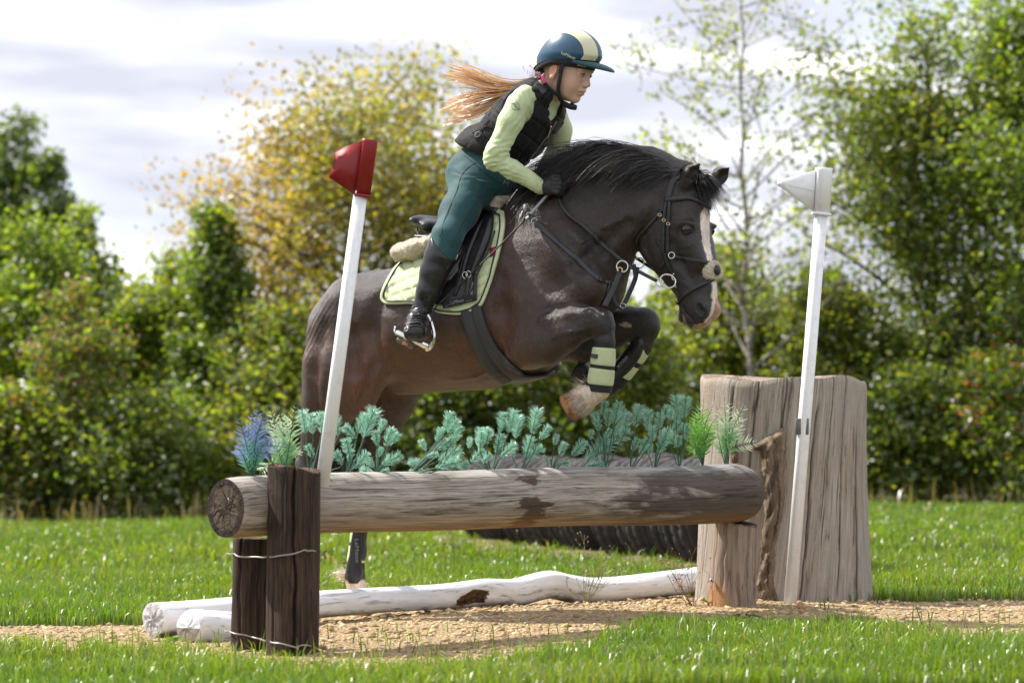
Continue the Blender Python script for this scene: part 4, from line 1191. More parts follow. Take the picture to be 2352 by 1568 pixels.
        V = lo+(act+acc/cnt[:, None])*s.h
        quads = []
        for ax in range(3):
            u, v = [(1, 2), (2, 0), (0, 1)][ax]
            sl0 = [slice(1, -1)]*3; sl1 = [slice(1, -1)]*3
            sl0[ax] = slice(0, n[ax]-1); sl1[ax] = slice(1, n[ax])
            A_, B_ = ins[tuple(sl0)], ins[tuple(sl1)]
            off = np.array([1, 1, 1]); off[ax] = 0
            for flip, m in ((False, A_ & ~B_), (True, ~A_ & B_)):
                e = np.argwhere(m)+off
                if not len(e): continue
                du = np.zeros(3, int); du[u] = 1; dv = np.zeros(3, int); dv[v] = 1
                g = lambda x: cid[x[:, 0], x[:, 1], x[:, 2]]
                Q = np.stack([g(e-du-dv), g(e-dv), g(e), g(e-du)], 1)
                if flip: Q = Q[:, ::-1]
                quads.append(Q)
        Q = np.concatenate(quads); Q = Q[(Q >= 0).all(1)]
        for _ in range(smooth):
            S = np.zeros_like(V); C = np.zeros(len(V))
            for k in range(4):
                i, j = Q[:, k], Q[:, (k+1) % 4]
                np.add.at(S, i, V[j]); np.add.at(C, i, 1); np.add.at(S, j, V[i]); np.add.at(C, j, 1)
            V = V*.4+.6*S/np.maximum(C, 1)[:, None]
        return s.pl.world(V), Q
class Frame:
    """a free frame: origin and three axes (rows)"""
    def __init__(s, O, axes): s.O = np.asarray(O, float); s.A = np.asarray(axes, float)
    def loc(s, P): return (np.asarray(P, float)-s.O)@s.A.T
    def world(s, Q): return np.asarray(Q, float)@s.A+s.O
MPP = 11.0/FPX          # metres per pixel of the view at the pony
# ------------------------------------------------------------------ the pony
HP = Plane((-.642, 11.41), -25)
poll = HP.w(1580, 412, 0)
HD = Plane((poll[0], poll[1]), -36)                 # the head is turned a little more to the viewer
def hn(px, py, r, lat=0.0, rl=None, fr=HP):
    q = fr.p(px, py, lat); rr = r*MPP
    return (q[0], q[1], q[2], rr, rl if rl is not None else rr)
lo = HP.p(640, 1480, 0)-np.array([.15, .55, .1]); hi = HP.p(1700, 300, 0)+np.array([.30, 0, .05])
HV = Vol(HP, (lo[0], -.36, lo[2]), (hi[0]+.0, .40, hi[2]), .0064)
# trunk
HV.chain([hn(800, 762, 92, 0, .17), hn(855, 752, 120, 0, .215), hn(930, 752, 140, 0, .238), hn(1010, 747, 154, 0, .25), hn(1090, 724, 172, 0, .255), hn(1165, 684, 190, 0, .232), hn(1245, 634, 170, 0, .175), hn(1325, 605, 126, 0, .13)], .03)
HV.chain([hn(1188, 520, 62, 0, .05), hn(1250, 505, 70, 0, .05)], .05)              # withers
# croup and quarters, both sides
for sg in (-1, 1):
    dx = 0 if sg < 0 else 62
    HV.chain([hn(905+dx*.5, 690, 62, sg*.10, .11), hn(815+dx, 705, 70, sg*.11, .11), hn(772+dx, 760, 66, sg*.11, .10)], .04)
HV.chain([hn(860, 660, 30, 0, .06), hn(800, 680, 34, 0, .06), hn(745, 735, 30, 0, .05)], .06)      # croup line to the tail head
# near hind leg
HV.chain([hn(815, 765, 100, -.10, .13), hn(782, 850, 92, -.13, .115), hn(756, 930, 66, -.13, .085), hn(736, 995, 44, -.125, .06), hn(722, 1040, 31, -.12, .045), hn(713, 1085, 29, -.12, .040), hn(700, 1120, 22, -.12, .032),
          hn(676, 1270, 18, -.12, .025), hn(668, 1318, 22, -.12, .031), hn(672, 1345, 18, -.12, .027), hn(684, 1382, 21, -.12, .034)], .03)
HV.cap(HP.p(712, 1080, -.12), HP.p(690, 1062, -.12), .026, .018, .03)              # point of hock
HV.chain([hn(858, 845, 42, -.17, .06), hn(825, 910, 44, -.16, .05)], .05)              # stifle
# far hind leg
HV.chain([hn(880, 770, 98, .10, .13), hn(895, 850, 84, .13, .115), hn(896, 915, 60, .13, .08), hn(878, 975, 44, .12, .06), hn(860, 1030, 30, .12, .045), hn(844, 1085, 29, .12, .040), hn(836, 1125, 21, .12, .031),
          hn(822, 1270, 17.5, .12, .025), hn(815, 1322, 21, .12, .031), hn(818, 1348, 18, .12, .027), hn(828, 1388, 21, .12, .034)], .03)
HV.cap(HP.p(842, 1085, .12), HP.p(818, 1066, .12), .026, .018, .03)
# sheath and belly folds
HV.chain([hn(918, 892, 15, 0, .045), hn(965, 885, 17, 0, .05)], .04)
# neck
HV.chain([hn(1235, 600, 150, 0, .135), hn(1335, 520, 126, 0, .105), hn(1420, 457, 99, 0, .085), hn(1497, 440, 80, 0, .07), hn(1552, 440, 52, 0, .062)], .045)
HV.chain([hn(1290, 446, 34, 0, .035), hn(1380, 382, 28, 0, .032), hn(1455, 378, 22, 0, .03), hn(1540, 400, 20, 0, .03)], .03)   # crest
HV.chain([hn(1395, 560, 38, -.045, .04), hn(1440, 515, 30, -.05, .035), hn(1480, 480, 25, -.06, .03)], .03)      # throat muscle
HV.chain([hn(1360, 610, 60, 0, .125), hn(1368, 665, 56, 0, .12)], .05)                 # breast
# near shoulder and foreleg
HV.chain([hn(1232, 500, 42, -.105, .05), hn(1285, 585, 58, -.14, .055), hn(1342, 652, 48, -.14, .055)], .04)
HV.chain([hn(1342, 664, 44, -.135, .055), hn(1280, 728, 54, -.155, .06), hn(1222, 790, 54, -.165, .065)], .03)
HV.chain([hn(1188, 600, 60, -.15, .05), hn(1192, 690, 66, -.18, .05), hn(1215, 765, 62, -.18, .055)], .045)              # triceps
HV.chain([hn(1205, 798, 50, -.185, .07), hn(1250, 784, 56, -.195, .066), hn(1295, 761, 48, -.195, .056), hn(1338, 743, 36, -.185, .046), hn(1366, 737, 30, -.175, .040)], .008)
HV.chain([hn(1258, 740, 22, -.225, .03), hn(1310, 726, 19, -.21, .028), hn(1355, 720, 15, -.195, .026)], .014)          # extensor
HV.ell(HP.p(1378, 739, -.17), (.050, .042, .050), .015)                                 # knee
HV.ell(HP.p(1394, 726, -.17), (.020, .036, .022), .010)
HV.chain([hn(1388, 752, 26, -.17, .036), hn(1389, 785, 22, -.17, .030), hn(1382, 860, 18, -.17, .025), hn(1376, 892, 22, -.17, .030)], .014)
HV.chain([hn(1378, 894, 23, -.17, .034), hn(1352, 908, 25, -.17, .038), hn(1334, 918, 29, -.17, .045)], .02)
HV.chain([hn(1352, 890, 14, -.17, .024), hn(1340, 898, 14, -.17, .026)], .02)
HV.chain([hn(1334, 775, 9, -.175, .026), hn(1352, 764, 13, -.175, .03)], .01)           # back of the knee
# far foreleg
HV.chain([hn(1345, 700, 52, .13, .06), hn(1325, 785, 42, .13, .055), hn(1400, 760, 44, .13, .05), hn(1445, 742, 37, .13, .043), hn(1470, 738, 31, .13, .04)], .02)
HV.ell(HP.p(1484, 740, .13), (.052, .04, .052), .02)
HV.chain([hn(1490, 758, 25, .13, .035), hn(1476, 795, 21, .13, .03), hn(1418, 872, 18, .13, .025), hn(1400, 888, 21, .13, .03), hn(1370, 880, 19, .13, .028), hn(1350, 868, 23, .13, .035)], .02)
HV.chain([hn(1318, 800, 32, .09, .05), hn(1340, 812, 22, .09, .04)], .03)
# soft hollows: behind the elbow, before the stifle, the throat groove
HV.chain([hn(1150, 790, 10, -.262, .022), hn(1145, 710, 10, -.262, .022), hn(1140, 640, 8, -.26, .02)], .06, op='sub')
HV.chain([hn(868, 690, 9, -.255, .022), hn(838, 760, 12, -.278, .03), hn(850, 836, 9, -.275, .022)], .07, op='sub')
# head
hd = lambda px, py, r, lat=0.0, rl=None: hn(px, py, r, lat, rl, HD)
HV.chain([hd(1572, 425, 44, 0, .062), hd(1562, 485, 60, 0, .080), hd(1548, 545, 75, 0, .076), hd(1565, 602, 58, 0, .060), hd(1590, 648, 44, 0, .050), hd(1601, 690, 41, 0, .046), hd(1602, 718, 36, 0, .046)], .025, HD)
HV.chain([hd(1588, 470, 40, 0, .060), hd(1592, 530, 34, 0, .062), hd(1604, 600, 30, 0, .044), hd(1618, 660, 27, 0, .034), hd(1620, 700, 26, 0, .040)], .02, HD)      # face and nasal bone
for sg in (-1, 1):
    HV.chain([hd(1520, 520, 42, sg*.050, .030), hd(1516, 570, 44, sg*.050, .030)], .03, HD)                        # cheek
    e = HD.p(1574, 524, -.082); e = np.array([e[0], sg*.080, e[2]])
    HV.ell(e+np.array([.002, -sg*.006, .014]), (.034, .016, .014), .025, frame=HD)                                       # brow
    HV.chain([(e[0]+.010, sg*.056, e[2]-.060, .016, .012), (e[0]+.034, sg*.044, e[2]-.12, .012, .010)], .05, HD)  # facial crest
    e2 = HD.p(1609, 712, -.04); HV.ell((e2[0], sg*.040, e2[2]), (.034, .022, .036), .02, frame=HD)
HV.chain([hd(1583, 716, 22, 0, .034), hd(1572, 728, 15, 0, .026)], .012, HD)                # lower lip, chin
HV.chain([hd(1612, 734, 15, 0, .036), hd(1598, 741, 12, 0, .034)], .015, HD)                # upper lip
for sg in (-1, 1):                                                                     # mouth line
    HV.chain([hd(1592, 738, 2, sg*.050, .014), hd(1572, 716, 2, sg*.048, .014), hd(1562, 696, 2, sg*.046, .012)], .008, HD, op='sub')
# ears
for sg, b, m, t, hl_ in ((-1, (1576, 424), (1588, 398), (1606, 377), -.048), (1, (1640, 420), (1654, 402), (1674, 386), .048)):
    B0, M0, T0 = HD.p(*b, hl_), HD.p(*m, hl_), HD.p(*t, hl_)
    HV.caps([(*B0, .026), (*M0, .030), (*T0, .006)], .012, HD)
    out = np.array([.026, -.016, .006]) if sg < 0 else np.array([.026, -.012, .0])
    HV.caps([(*(B0*.6+M0*.4+out), .014), (*(M0+out*.92), .0175), (*(T0*.75+M0*.25+out*.6), .005)], .006, HD, 'sub')
for pts, r_ in (([(1040, 872), (1090, 866), (1140, 846)], .0035), ([(1270, 775), (1310, 762), (1340, 758)], .0030), ([(1552, 612), (1570, 632), (1592, 668)], .0028), ([(1330, 560), (1390, 520), (1440, 500)], .0035)):
    W_ = HV.hit(*np.array(pts, float).T, .001); W_ = W_[~np.isnan(W_[:, 0])]
    if len(W_) > 1: HV.caps([(*p_, r_) for p_ in HP.loc(W_)], .010)                    # veins
def carve(pts, r, k, off=0.0, mirror=True):
    """draw a crease on the near side (and its mirror image)"""
    P = np.array(pts, float); W = HV.hit(P[:, 0], P[:, 1], off); W = W[~np.isnan(W[:, 0])]
    if len(W) < 2: return
    L = HP.loc(W); HV.caps([(*p, r) for p in L], k, op='sub')
carve([(1246, 716), (1262, 708), (1290, 703), (1322, 702), (1346, 701)], .0090, .010, .004)
carve([(1258, 500), (1300, 560), (1345, 610)], .007, .05, .003)
carve([(1320, 615), (1380, 565), (1440, 515)], .007, .04, .003)
carve([(856, 842), (838, 890), (818, 940)], .007, .03, .003)
carve([(742, 752), (718, 850), (722, 950)], .007, .05, .004)
carve([(790, 690), (800, 770), (812, 850)], .006, .06, .004)
carve([(1352, 768), (1372, 772), (1396, 768)], .003, .008, .0)
carve([(1497, 600), (1482, 570), (1480, 535)], .004, .02, .002)
carve([(1545, 560), (1560, 600), (1584, 640)], .004, .03, .002)
# near and far eye sockets and nostrils
ew = HD.loc(HV.hit([1574], [526], 0.0)[0]); nw = HD.loc(HV.hit([1609], [712], 0.0)[0])
for sg in (-1, 1):
    HV.ell((ew[0], sg*(abs(ew[1])+.004), ew[2]), (.027, .011, .018), .008, 'sub', HD)
    HV.caps([(nw[0]-.010, sg*(abs(nw[1])-.002), nw[2]+.016, .0095), (nw[0]-.003, sg*(abs(nw[1])-.004), nw[2]-.002, .0125), (nw[0]+.004, sg*(abs(nw[1])-.004), nw[2]-.013, .0085)], .004, HD, 'sub')
hv, hf = HV.mesh(2)

# skin wrinkles over the hamstrings, the flank and behind the elbow
q = proj(hv); nh = HV.normal(hv)
def wrinkle(cx, cy, rx, ry, ang, lam, amp):
    a = math.radians(ang); t = (q[:, 0]-cx)*math.cos(a)+(q[:, 1]-cy)*math.sin(a); n_ = -(q[:, 0]-cx)*math.sin(a)+(q[:, 1]-cy)*math.cos(a)
    return amp*np.sin(n_/lam*2*math.pi+1.5*np.sin(t/rx*2.2)+vnoise(hv, 6, 3)*1.5)*np.exp(-(t/rx)**2-(n_/ry)**2)
dsp = wrinkle(728, 760, 70, 26, 120, 9, .0016)+wrinkle(850, 880, 60, 30, 115, 14, .0016)+wrinkle(1150, 800, 70, 22, 75, 12, .0014)+wrinkle(1255, 735, 40, 26, 120, 12, .0016)+wrinkle(1460, 545, 45, 24, 130, 12, .0014)
hv = hv+nh*(dsp+.0016*vnoise(hv, 5, 21)+.0008*vnoise(hv, 14, 22))[:, None]
# coat colours
def in_poly(q, poly):
    poly = np.array(poly, float); x, y = q[:, 0], q[:, 1]; c = np.zeros(len(q), bool)
    j = len(poly)-1
    for i in range(len(poly)):
        xi, yi = poly[i]; xj, yj = poly[j]
        c ^= ((yi > y) != (yj > y)) & (x < (xj-xi)*(y-yi)/(yj-yi+1e-9)+xi)
        j = i
    return c
q = proj(hv)
C = np.tile(np.array([.0185, .0104, .0074]), (len(hv), 1))
loc = HP.loc(hv)
# warmer brown on flank, barrel and inner legs
warm = np.exp(-((q[:, 0]-1000)/230)**2-((q[:, 1]-830)/95)**2)+.9*np.exp(-((q[:, 0]-840)/110)**2-((q[:, 1]-900)/110)**2)+.5*np.exp(-((q[:, 0]-1150)/60)**2-((q[:, 1]-740)/90)**2)+.35*np.exp(-((q[:, 0]-1190)/80)**2-((q[:, 1]-620)/120)**2)
warm = np.clip(warm+.12*vnoise(hv, 3, 4), 0, 1)[:, None]
C = C*(1-warm)+np.array([.062, .0280, .0130])*warm
# black points: head, legs
pts = np.clip((q[:, 0]-1440)/100, 0, 1)*.6
pts = np.maximum(pts, np.clip((q[:, 1]-960)/120, 0, 1)*.7)
pts = np.maximum(pts, np.clip((q[:, 0]-1300)/80, 0, 1)*np.clip((q[:, 1]-690)/30, 0, 1))
C = C*(1-pts[:, None])+np.array([.0090, .0066, .0058])*pts[:, None]
# white marks
hl_ = HD.loc(hv)
wm = np.zeros(len(hv))
face = (q[:, 0] > 1500) & (hl_[:, 0] > 0)
nz_ = vnoise(hv, 22, 9)*.006
# blaze along the midline of the face: widest at the brow, narrowing, then to the nose
zc = [HD.p(1622, y, 0)[2] for y in (470, 500, 540, 570, 600, 640, 690, 745)]
hw_ = [.008, .027, .026, .022, .016, .012, .014, .020]; of = [-.004, -.004, -.008, -.008, -.010, -.010, -.006, -.004]
zs = np.array(zc)[::-1]
w_ = np.interp(hl_[:, 2], zs, hw_[::-1]); o_ = np.interp(hl_[:, 2], zs, of[::-1])
front = hl_[:, 0] > np.interp(hl_[:, 2], zs, [HD.p(x, y, 0)[0] for x, y in ((1585, 470), (1590, 500), (1594, 540), (1596, 570), (1600, 600), (1608, 640), (1615, 690), (1600, 745))][::-1])
def paint(m, col):
    global C
    m = np.clip(m, 0, 1)[:, None]; C = C*(1-m)+np.asarray(col)*m
sdp = lambda d, w=.004: np.clip(d/w+.5, 0, 1)
bl = face*front*sdp(w_-np.abs(hl_[:, 1]-o_)+nz_*.7)*sdp(zc[0]-hl_[:, 2])
paint(bl, (.72, .67, .62))
pink = face & in_poly(q, [(1645, 684), (1662, 684), (1662, 765), (1582, 768), (1594, 746), (1622, 740), (1638, 722)])
pk = np.clip(.75+vnoise(hv, 18, 5), 0, 1)[:, None]
paint(pink*1.0, np.array([.42, .23, .175])*pk+np.array([.40, .34, .30])*(1-pk))
paint(1.0*(face & in_poly(q, [(1560, 722), (1570, 722), (1578, 742), (1562, 738)])), (.36, .19, .14))
near_sock = in_poly(q, [(1400, 893), (1372, 886), (1345, 885), (1280, 880), (1280, 1000), (1400, 960), (1402, 905)]) & (loc[:, 1] < 0)
paint(near_sock*1.0, (.60, .52, .45))
for xx in (815, 668):
    paint((np.abs(q[:, 0]-xx) < 60)*np.clip((q[:, 1]-1330-5*vnoise(hv, 30, 2))/5, 0, 1), (.58, .50, .42))
paint(np.clip(1.6*np.exp(-((q[:, 0]-1608)/12)**2-((q[:, 1]-712)/17)**2), 0, 1)*(hl_[:, 1] < .02), (.006, .004, .004))
chest_nut = in_poly(q, [(1423, 744), (1436, 740), (1450, 745), (1450, 753), (1432, 752)]) & (loc[:, 1] > 0)
paint(chest_nut*1.0, (.30, .25, .21))
n = NT('pony_coat'); v = n.coord('Object'); vs = n.coord('Object', (1.0, 1.0, .28), rot=(.25, .55, 0))
f = n.noise(vs, 330, 3, .75); fm = n.noise(vs, 90, 4, .7); f2 = n.noise(v, 7, 6, .6); c = n.attr()
c = n.mix(n.math('MULTIPLY', n.ramp(f2, [(.35, 0.0), (.70, 1.0)]), .75), c, n.mix(1.0, c, (2.5, 2.1, 1.8), 'MULTIPLY'))
c = n.mix(n.math('MULTIPLY', n.ramp(fm, [(.35, 0.0), (.65, 1.0)]), .65), c, n.mix(1.0, c, (.38, .35, .33), 'MULTIPLY'))
hgt = n.math('ADD', n.math('MULTIPLY', f, .55), n.math('ADD', n.math('MULTIPLY', fm, .6), n.math('MULTIPLY', n.noise(v, 30, 5), .5)))
M_COAT = n.bsdf(c, n.ramp(f, [(.3, .27), (.7, .44)]), .55, 0, n.bump(hgt, .60, .010), Sheen_Weight=.08, Sheen_Roughness=.35, Sheen_Tint=(.75, .70, .75))
pony = mesh_np('pony', hv, hf, M_COAT, col=C)
tag(pony, 'dark brown pony with a white blaze jumping over the log', 'pony')

# hooves
M_HOOF = NT('hoof'); v = M_HOOF.coord('Object', (1, 1, 1)); f = M_HOOF.noise(v, 60, 5)
M_HOOF = M_HOOF.bsdf(M_HOOF.ramp(f, [(.3, (.11, .045, .018)), (.5, (.27, .125, .048)), (.75, (.40, .23, .11))]), .65, .35, 0, M_HOOF.bump(f, .3, .004))
M_HOOFD = simple('dark_hoof', (.022, .018, .016), .55, .4, 0, .3, 30)
def hoof(c0, c1, r0, r1, mat, squash, side):
    """a hoof: flared cone from the coronet c0 to the sole c1"""
    P = np.array([c0+(c1-c0)*t for t in (-.08, 0, .25, .5, .75, .93, 1.0)]); R = np.array([r0*.86, r0, r0+(r1-r0)*.3, r0+(r1-r0)*.6, r0+(r1-r0)*.85, r1, r1*.93])
    v, f, tc = tube(P, R, 28, True, ref=side, flat=squash)
    return mesh_np('hoof', v, f, mat, pony)
hoof(HP.w(1330, 922, -.17), HP.w(1303, 938, -.175), .0455, .054, M_HOOF, 1.0, HP.L)
hoof(HP.w(1348, 866, .13), HP.w(1326, 850, .13), .034, .044, M_HOOFD, 1.0, HP.L)
g0 = HP.w(832, 1394, .12); hoof(g0, np.array([g0[0]+.012, g0[1], gz(g0[0], g0[1])+.002]), .036, .048, M_HOOF, 1.0, (0, 1, 0))
g0 = HP.w(687, 1388, -.12); hoof(g0, np.array([g0[0]+.012, g0[1], gz(g0[0], g0[1])+.002]), .036, .048, M_HOOF, 1.0, (0, 1, 0))

# eyes
n = NT('pony_eye'); v = n.coord('Object')
M_EYE = n.bsdf(n.ramp(n.noise(v, 60, 3), [(.4, (.010, .007, .006)), (.7, (.035, .022, .014))]), .10, .4, 0, None, Coat_Weight=.25, Coat_Roughness=.03)
def uvsphere(c, r, nu=20, nv=12, axes=None):
    th = np.linspace(0, 2*math.pi, nu, endpoint=False); ph = np.linspace(0, math.pi, nv)
    T, Ph = np.meshgrid(th, ph); S = np.stack([np.cos(T)*np.sin(Ph), np.sin(T)*np.sin(Ph), np.cos(Ph)], -1).reshape(-1, 3)*np.asarray(r)
    if axes is not None: S = S@np.asarray(axes)
    i = np.arange(nv-1)[:, None]*nu; j = np.arange(nu)[None]; jn = (j+1) % nu
    return S+np.asarray(c), np.stack([i+j, i+nu+j, i+nu+jn, i+jn], -1).reshape(-1, 4)
HAX = np.stack([HD.H, HD.L, np.array([0, 0, 1.0])])
for sg in (-1, 1):
    c = HD.world(np.array([ew[0], sg*(abs(ew[1])-.0095), ew[2]]))
    v, f = uvsphere(c, (.0240, .0150, .0195), axes=HAX); mesh_np('eye', v, f, M_EYE, pony)
    a = np.linspace(-1, 1, 17)
    for nm, up, rad in (('upper_eyelid', 1, .0040), ('lower_eyelid', -1, .0028)):
        L = np.stack([ew[0]+a*.0262, sg*(abs(ew[1])+.0005-.008*a*a), ew[2]+up*.0160*(1-a*a)-.002*a*(up > 0)], 1)
        v, f, tc = tube(HD.world(L), rad*(1-.5*a*a), 8); mesh_np(nm, v, f, M_COAT, pony, col=np.tile([.0105, .008, .0075], (len(v), 1)))
# ------------------------------------------------------------------ hair
def strands(roots, dirs, length, n=7, width=.0016, wav=.1, grav=0.0, seed=1, curl=None, taper=True, sag=None):
    """ribbon hairs: roots N x 3, dirs N x 3 (start direction), curl N x 3 (added along the way)"""
    r = np.random.default_rng(seed); N = len(roots)
    t = np.linspace(0, 1, n)[None, :, None]
    L = np.broadcast_to(np.asarray(length, float), (N,))[:, None, None]
    P = roots[:, None]+dirs[:, None]*t*L
    if curl is not None: P = P+curl[:, None]*(t**2)*L
    P = P+np.array([0, 0, -1.0])*grav*(t**2)*L
    ph = r.uniform(0, 6.28, (N, 1, 3)); fq = r.uniform(.5, 1.4, (N, 1, 3))
    P = P+np.sin(ph+fq*t*6.28)*wav*L*t*r.uniform(.3, 1, (N, 1, 1))*.25
    T = np.gradient(P, axis=1); T /= np.linalg.norm(T, axis=2, keepdims=True)+1e-9
    view = P-np.array([0, 0, CAM_H]); rv = r.normal(size=(N, 1, 3))
    S = np.cross(T, rv); S /= np.linalg.norm(S, axis=2, keepdims=True)+1e-9
    w = np.asarray(width)*(np.linspace(1, .15, n)[None, :, None] if taper else 1)
    w = w*r.uniform(.6, 1.3, (N, 1, 1))
    V = np.stack([P-S*w, P+S*w], 2).reshape(-1, 3)
    k = np.arange(N)[:, None]*n*2; j = np.arange(n-1)[None]*2
    F = np.stack([k+j, k+j+1, k+j+3, k+j+2], -1).reshape(-1, 4)
    return V, F
def hair_mat(name, rough=.38, spec=.5, transl=0.0, tmul=(1.3, 1.1, .8)):
    n = NT(name)
    if transl <= 0: return n.bsdf(n.attr(), rough, spec, 0, None, Sheen_Weight=.2, Sheen_Roughness=.3)
    return leafy(name, transl, .10, .30, tmul=tmul)
M_HAIR = hair_mat('pony_hair')
r = np.random.default_rng(3)
# mane: springs from the crest, falls over the near side and back
crest = spline([(1216, 462), (1262, 440), (1300, 398), (1345, 362), (1400, 342), (1460, 344), (1520, 364), (1560, 386), (1580, 396)], 200)
NM = 7500
NC = 420
cc = r.integers(0, NC, NM)                                   # hairs gather in locks
cu_ = np.sort(r.uniform(0, 1, NC))
u = np.clip(cu_[cc]+r.normal(0, .010, NM), 0, 1); ci = (u*199).astype(int)
roots = np.array([HP.w(crest[k, 0], crest[k, 1]+8, 0) for k in range(200)])[ci]+r.normal(0, .007, (NM, 3))-HP.L*(r.uniform(0, 1, NM)**2*np.interp(u, [0, .5, .8, 1], [.01, .02, .05, .045]))[:, None]
back = -HP.H; near = -HP.L; upv = np.array([0, 0, 1.0])
ln = np.interp(u, [0, .12, .3, .6, .85, 1], [.06, .11, .20, .21, .20, .16])*(r.uniform(.6, 1.1, NC)[cc])*r.uniform(.75, 1.12, NM)
g1, g2, g3 = r.normal(0, 1, NC)[cc], r.normal(0, 1, NC)[cc], r.uniform(.5, 1.2, NC)[cc]
d = near*(r.uniform(.25, .75, NC)[cc]+r.normal(0, .05, NM))[:, None]+upv*(((.38+.20*g1)*np.interp(u, [0, .3, .6, 1], [.5, 1.2, 1.05, .9]))+r.normal(0, .04, NM))[:, None]+back*(np.interp(u, [0, .4, 1], [.35, .75, .95])+.2*g2+r.normal(0, .05, NM))[:, None]
d /= np.linalg.norm(d, axis=1)[:, None]
cu = np.array([0, 0, -1.0])*(np.interp(u, [0, .3, .6, 1], [.9, 1.05, .85, .6])*g3)[:, None]+near*.18+back*.15
V, F = strands(roots, d, ln, 8, .0013, .22, 0, 5, cu)
f = HV.sample(HP.loc(V)); bad = f < .006                          # keep it off the neck
V[bad] = HV.push(V[bad], .008, 4)
base = np.array([.0115, .0095, .0095])
tint = np.where(r.uniform(0, 1, (NC, 1)) < .22, np.array([.030, .019, .014]), np.array([0, 0, 0]))[cc]
C = np.repeat((base+tint)*np.exp(r.normal(0, .25, (NM, 1))), 16, 0)
mesh_np('mane', V, F, M_HAIR, pony, col=C)
# short hair ridge that closes the crest
# forelock
NF = 2000; NK = 60
kk = r.integers(0, NK, NF)
fr = HD.w(1606, 412, 0); kr = r.normal(0, 1, (NK, 3))*np.array([.014, .026, .008]); roots = fr+kr[kk]+r.normal(0, .006, (NF, 3))
kd = HD.H*r.normal(.42, .16, (NK, 1))+HD.L*r.normal(-.05, .32, (NK, 1))+upv*r.normal(-.10, .25, (NK, 1)); kl = r.uniform(.045, .095, NK)
d = kd[kk]+r.normal(0, .07, (NF, 3)); d /= np.linalg.norm(d, axis=1)[:, None]
V, F = strands(roots, d, kl[kk]*r.uniform(.7, 1.1, NF), 8, .0010, .25, .75, 8)
f = HV.sample(HP.loc(V)); bad = f < .004; V[bad] = HV.push(V[bad], .006, 4)
fly = 160                                                                       # wisps blown back over the ears
r2 = HD.w(1600, 400, 0)+r.normal(0, .012, (fly, 3)); d2 = upv*r.normal(.42, .12, (fly, 1))-HD.H*r.normal(.55, .22, (fly, 1))+r.normal(0, .12, (fly, 3))
V2, F2 = strands(r2, d2, r.uniform(.07, .16, fly), 8, .0010, .4, .1, 9)
C = np.repeat(base*np.exp(r.normal(0, .3, (NF+fly, 1))), 16, 0)
mesh_np('forelock', np.vstack([V, V2]), np.vstack([F, F2+len(V)]), M_HAIR, pony, col=C)
# tail, hanging behind the quarters
NTl = 900
ci = r.uniform(0, 1, NTl); tr = HP.w(712, 775, -.02)
roots = tr+r.normal(0, .012, (NTl, 3))+np.array([0, 0, -1.0])*ci[:, None]*.12+HP.H*.02
d = -upv*r.normal(1.0, .05, (NTl, 1))+HP.H*r.normal(.04, .05, (NTl, 1))+HP.L*r.normal(.20, .10, (NTl, 1))
V, F = strands(roots, d, r.uniform(.35, .55, NTl), 9, .0024, .12, 0, 11)
C = np.repeat(base*np.exp(r.normal(0, .3, (NTl, 1))), 18, 0)
f = HV.sample(HP.loc(V)); bad = f < .004; V[bad] = HV.push(V[bad], .006, 4)
mesh_np('tail', V, F, M_HAIR, pony, col=C)
# chin whiskers and feather
NB = 150
roots = np.array([HD.w(x, y, z) for x, y, z in zip(r.uniform(1556, 1585, NB), r.uniform(700, 738, NB), r.uniform(-.03, .03, NB))])
d = -HD.H*r.normal(.9, .2, (NB, 1))+upv*r.normal(-.25, .3, (NB, 1))+HD.L*r.normal(-.1, .25, (NB, 1))
V, F = strands(roots, d, r.uniform(.02, .055, NB), 5, .0005, .15, .2, 13)
M_WHITEHAIR = hair_mat('pale_hair', transl=.35, tmul=(1.1, 1.0, .85))
mesh_np('chin_whiskers', V, F, M_WHITEHAIR, pony, col=np.tile([.62, .55, .42], (len(V), 1)))
def feather(px, py, lat, dvec, n, L, seed, col=(.66, .58, .48), spread=.012):
    r = np.random.default_rng(seed)
    roots = HP.w(px, py, lat)+r.normal(0, spread, (n, 3))
    d = np.asarray(dvec)+r.normal(0, .28, (n, 3))
    V, F = strands(roots, d, r.uniform(.4, 1, n)*L, 7, .0008, .3, .15, seed)
    mesh_np('fetlock_hair', V, F, M_WHITEHAIR, pony, col=np.repeat(np.array(col)*np.exp(r.normal(0, .15, (n, 1))), 14, 0))
feather(1350, 890, -.19, -HP.H*.85+upv*.40, 90, .060, 21)
r5 = np.random.default_rng(55); NW = 900
ax5 = HP.w(1303, 938, -.175)-HP.w(1330, 922, -.17); ax5 /= np.linalg.norm(ax5); s5 = np.cross(ax5, HP.L); th5 = r5.uniform(0, 6.283, NW); c5 = HP.w(1336, 919, -.17)
ro5 = (np.cos(th5)[:, None]*s5+np.sin(th5)[:, None]*HP.L)
V, F = strands(c5+ro5*.046-ax5*r5.uniform(-.004, .03, (NW, 1)), ax5+ro5*.18+r5.normal(0, .14, (NW, 3)), r5.uniform(.016, .040, NW), 6, .0010, .3, .15, 56)
mesh_np('coronet_hair', V, F, M_WHITEHAIR, pony, col=np.repeat(np.array([.62, .54, .46])*np.exp(r5.normal(0, .15, (NW, 1))), 12, 0))
feather(795, 1318, .12, -HP.H*.85+upv*.1, 240, .06, 22)
feather(1318, 898, -.19, -HP.H*.2+upv*.35, 60, .03, 23, (.10, .05, .03))

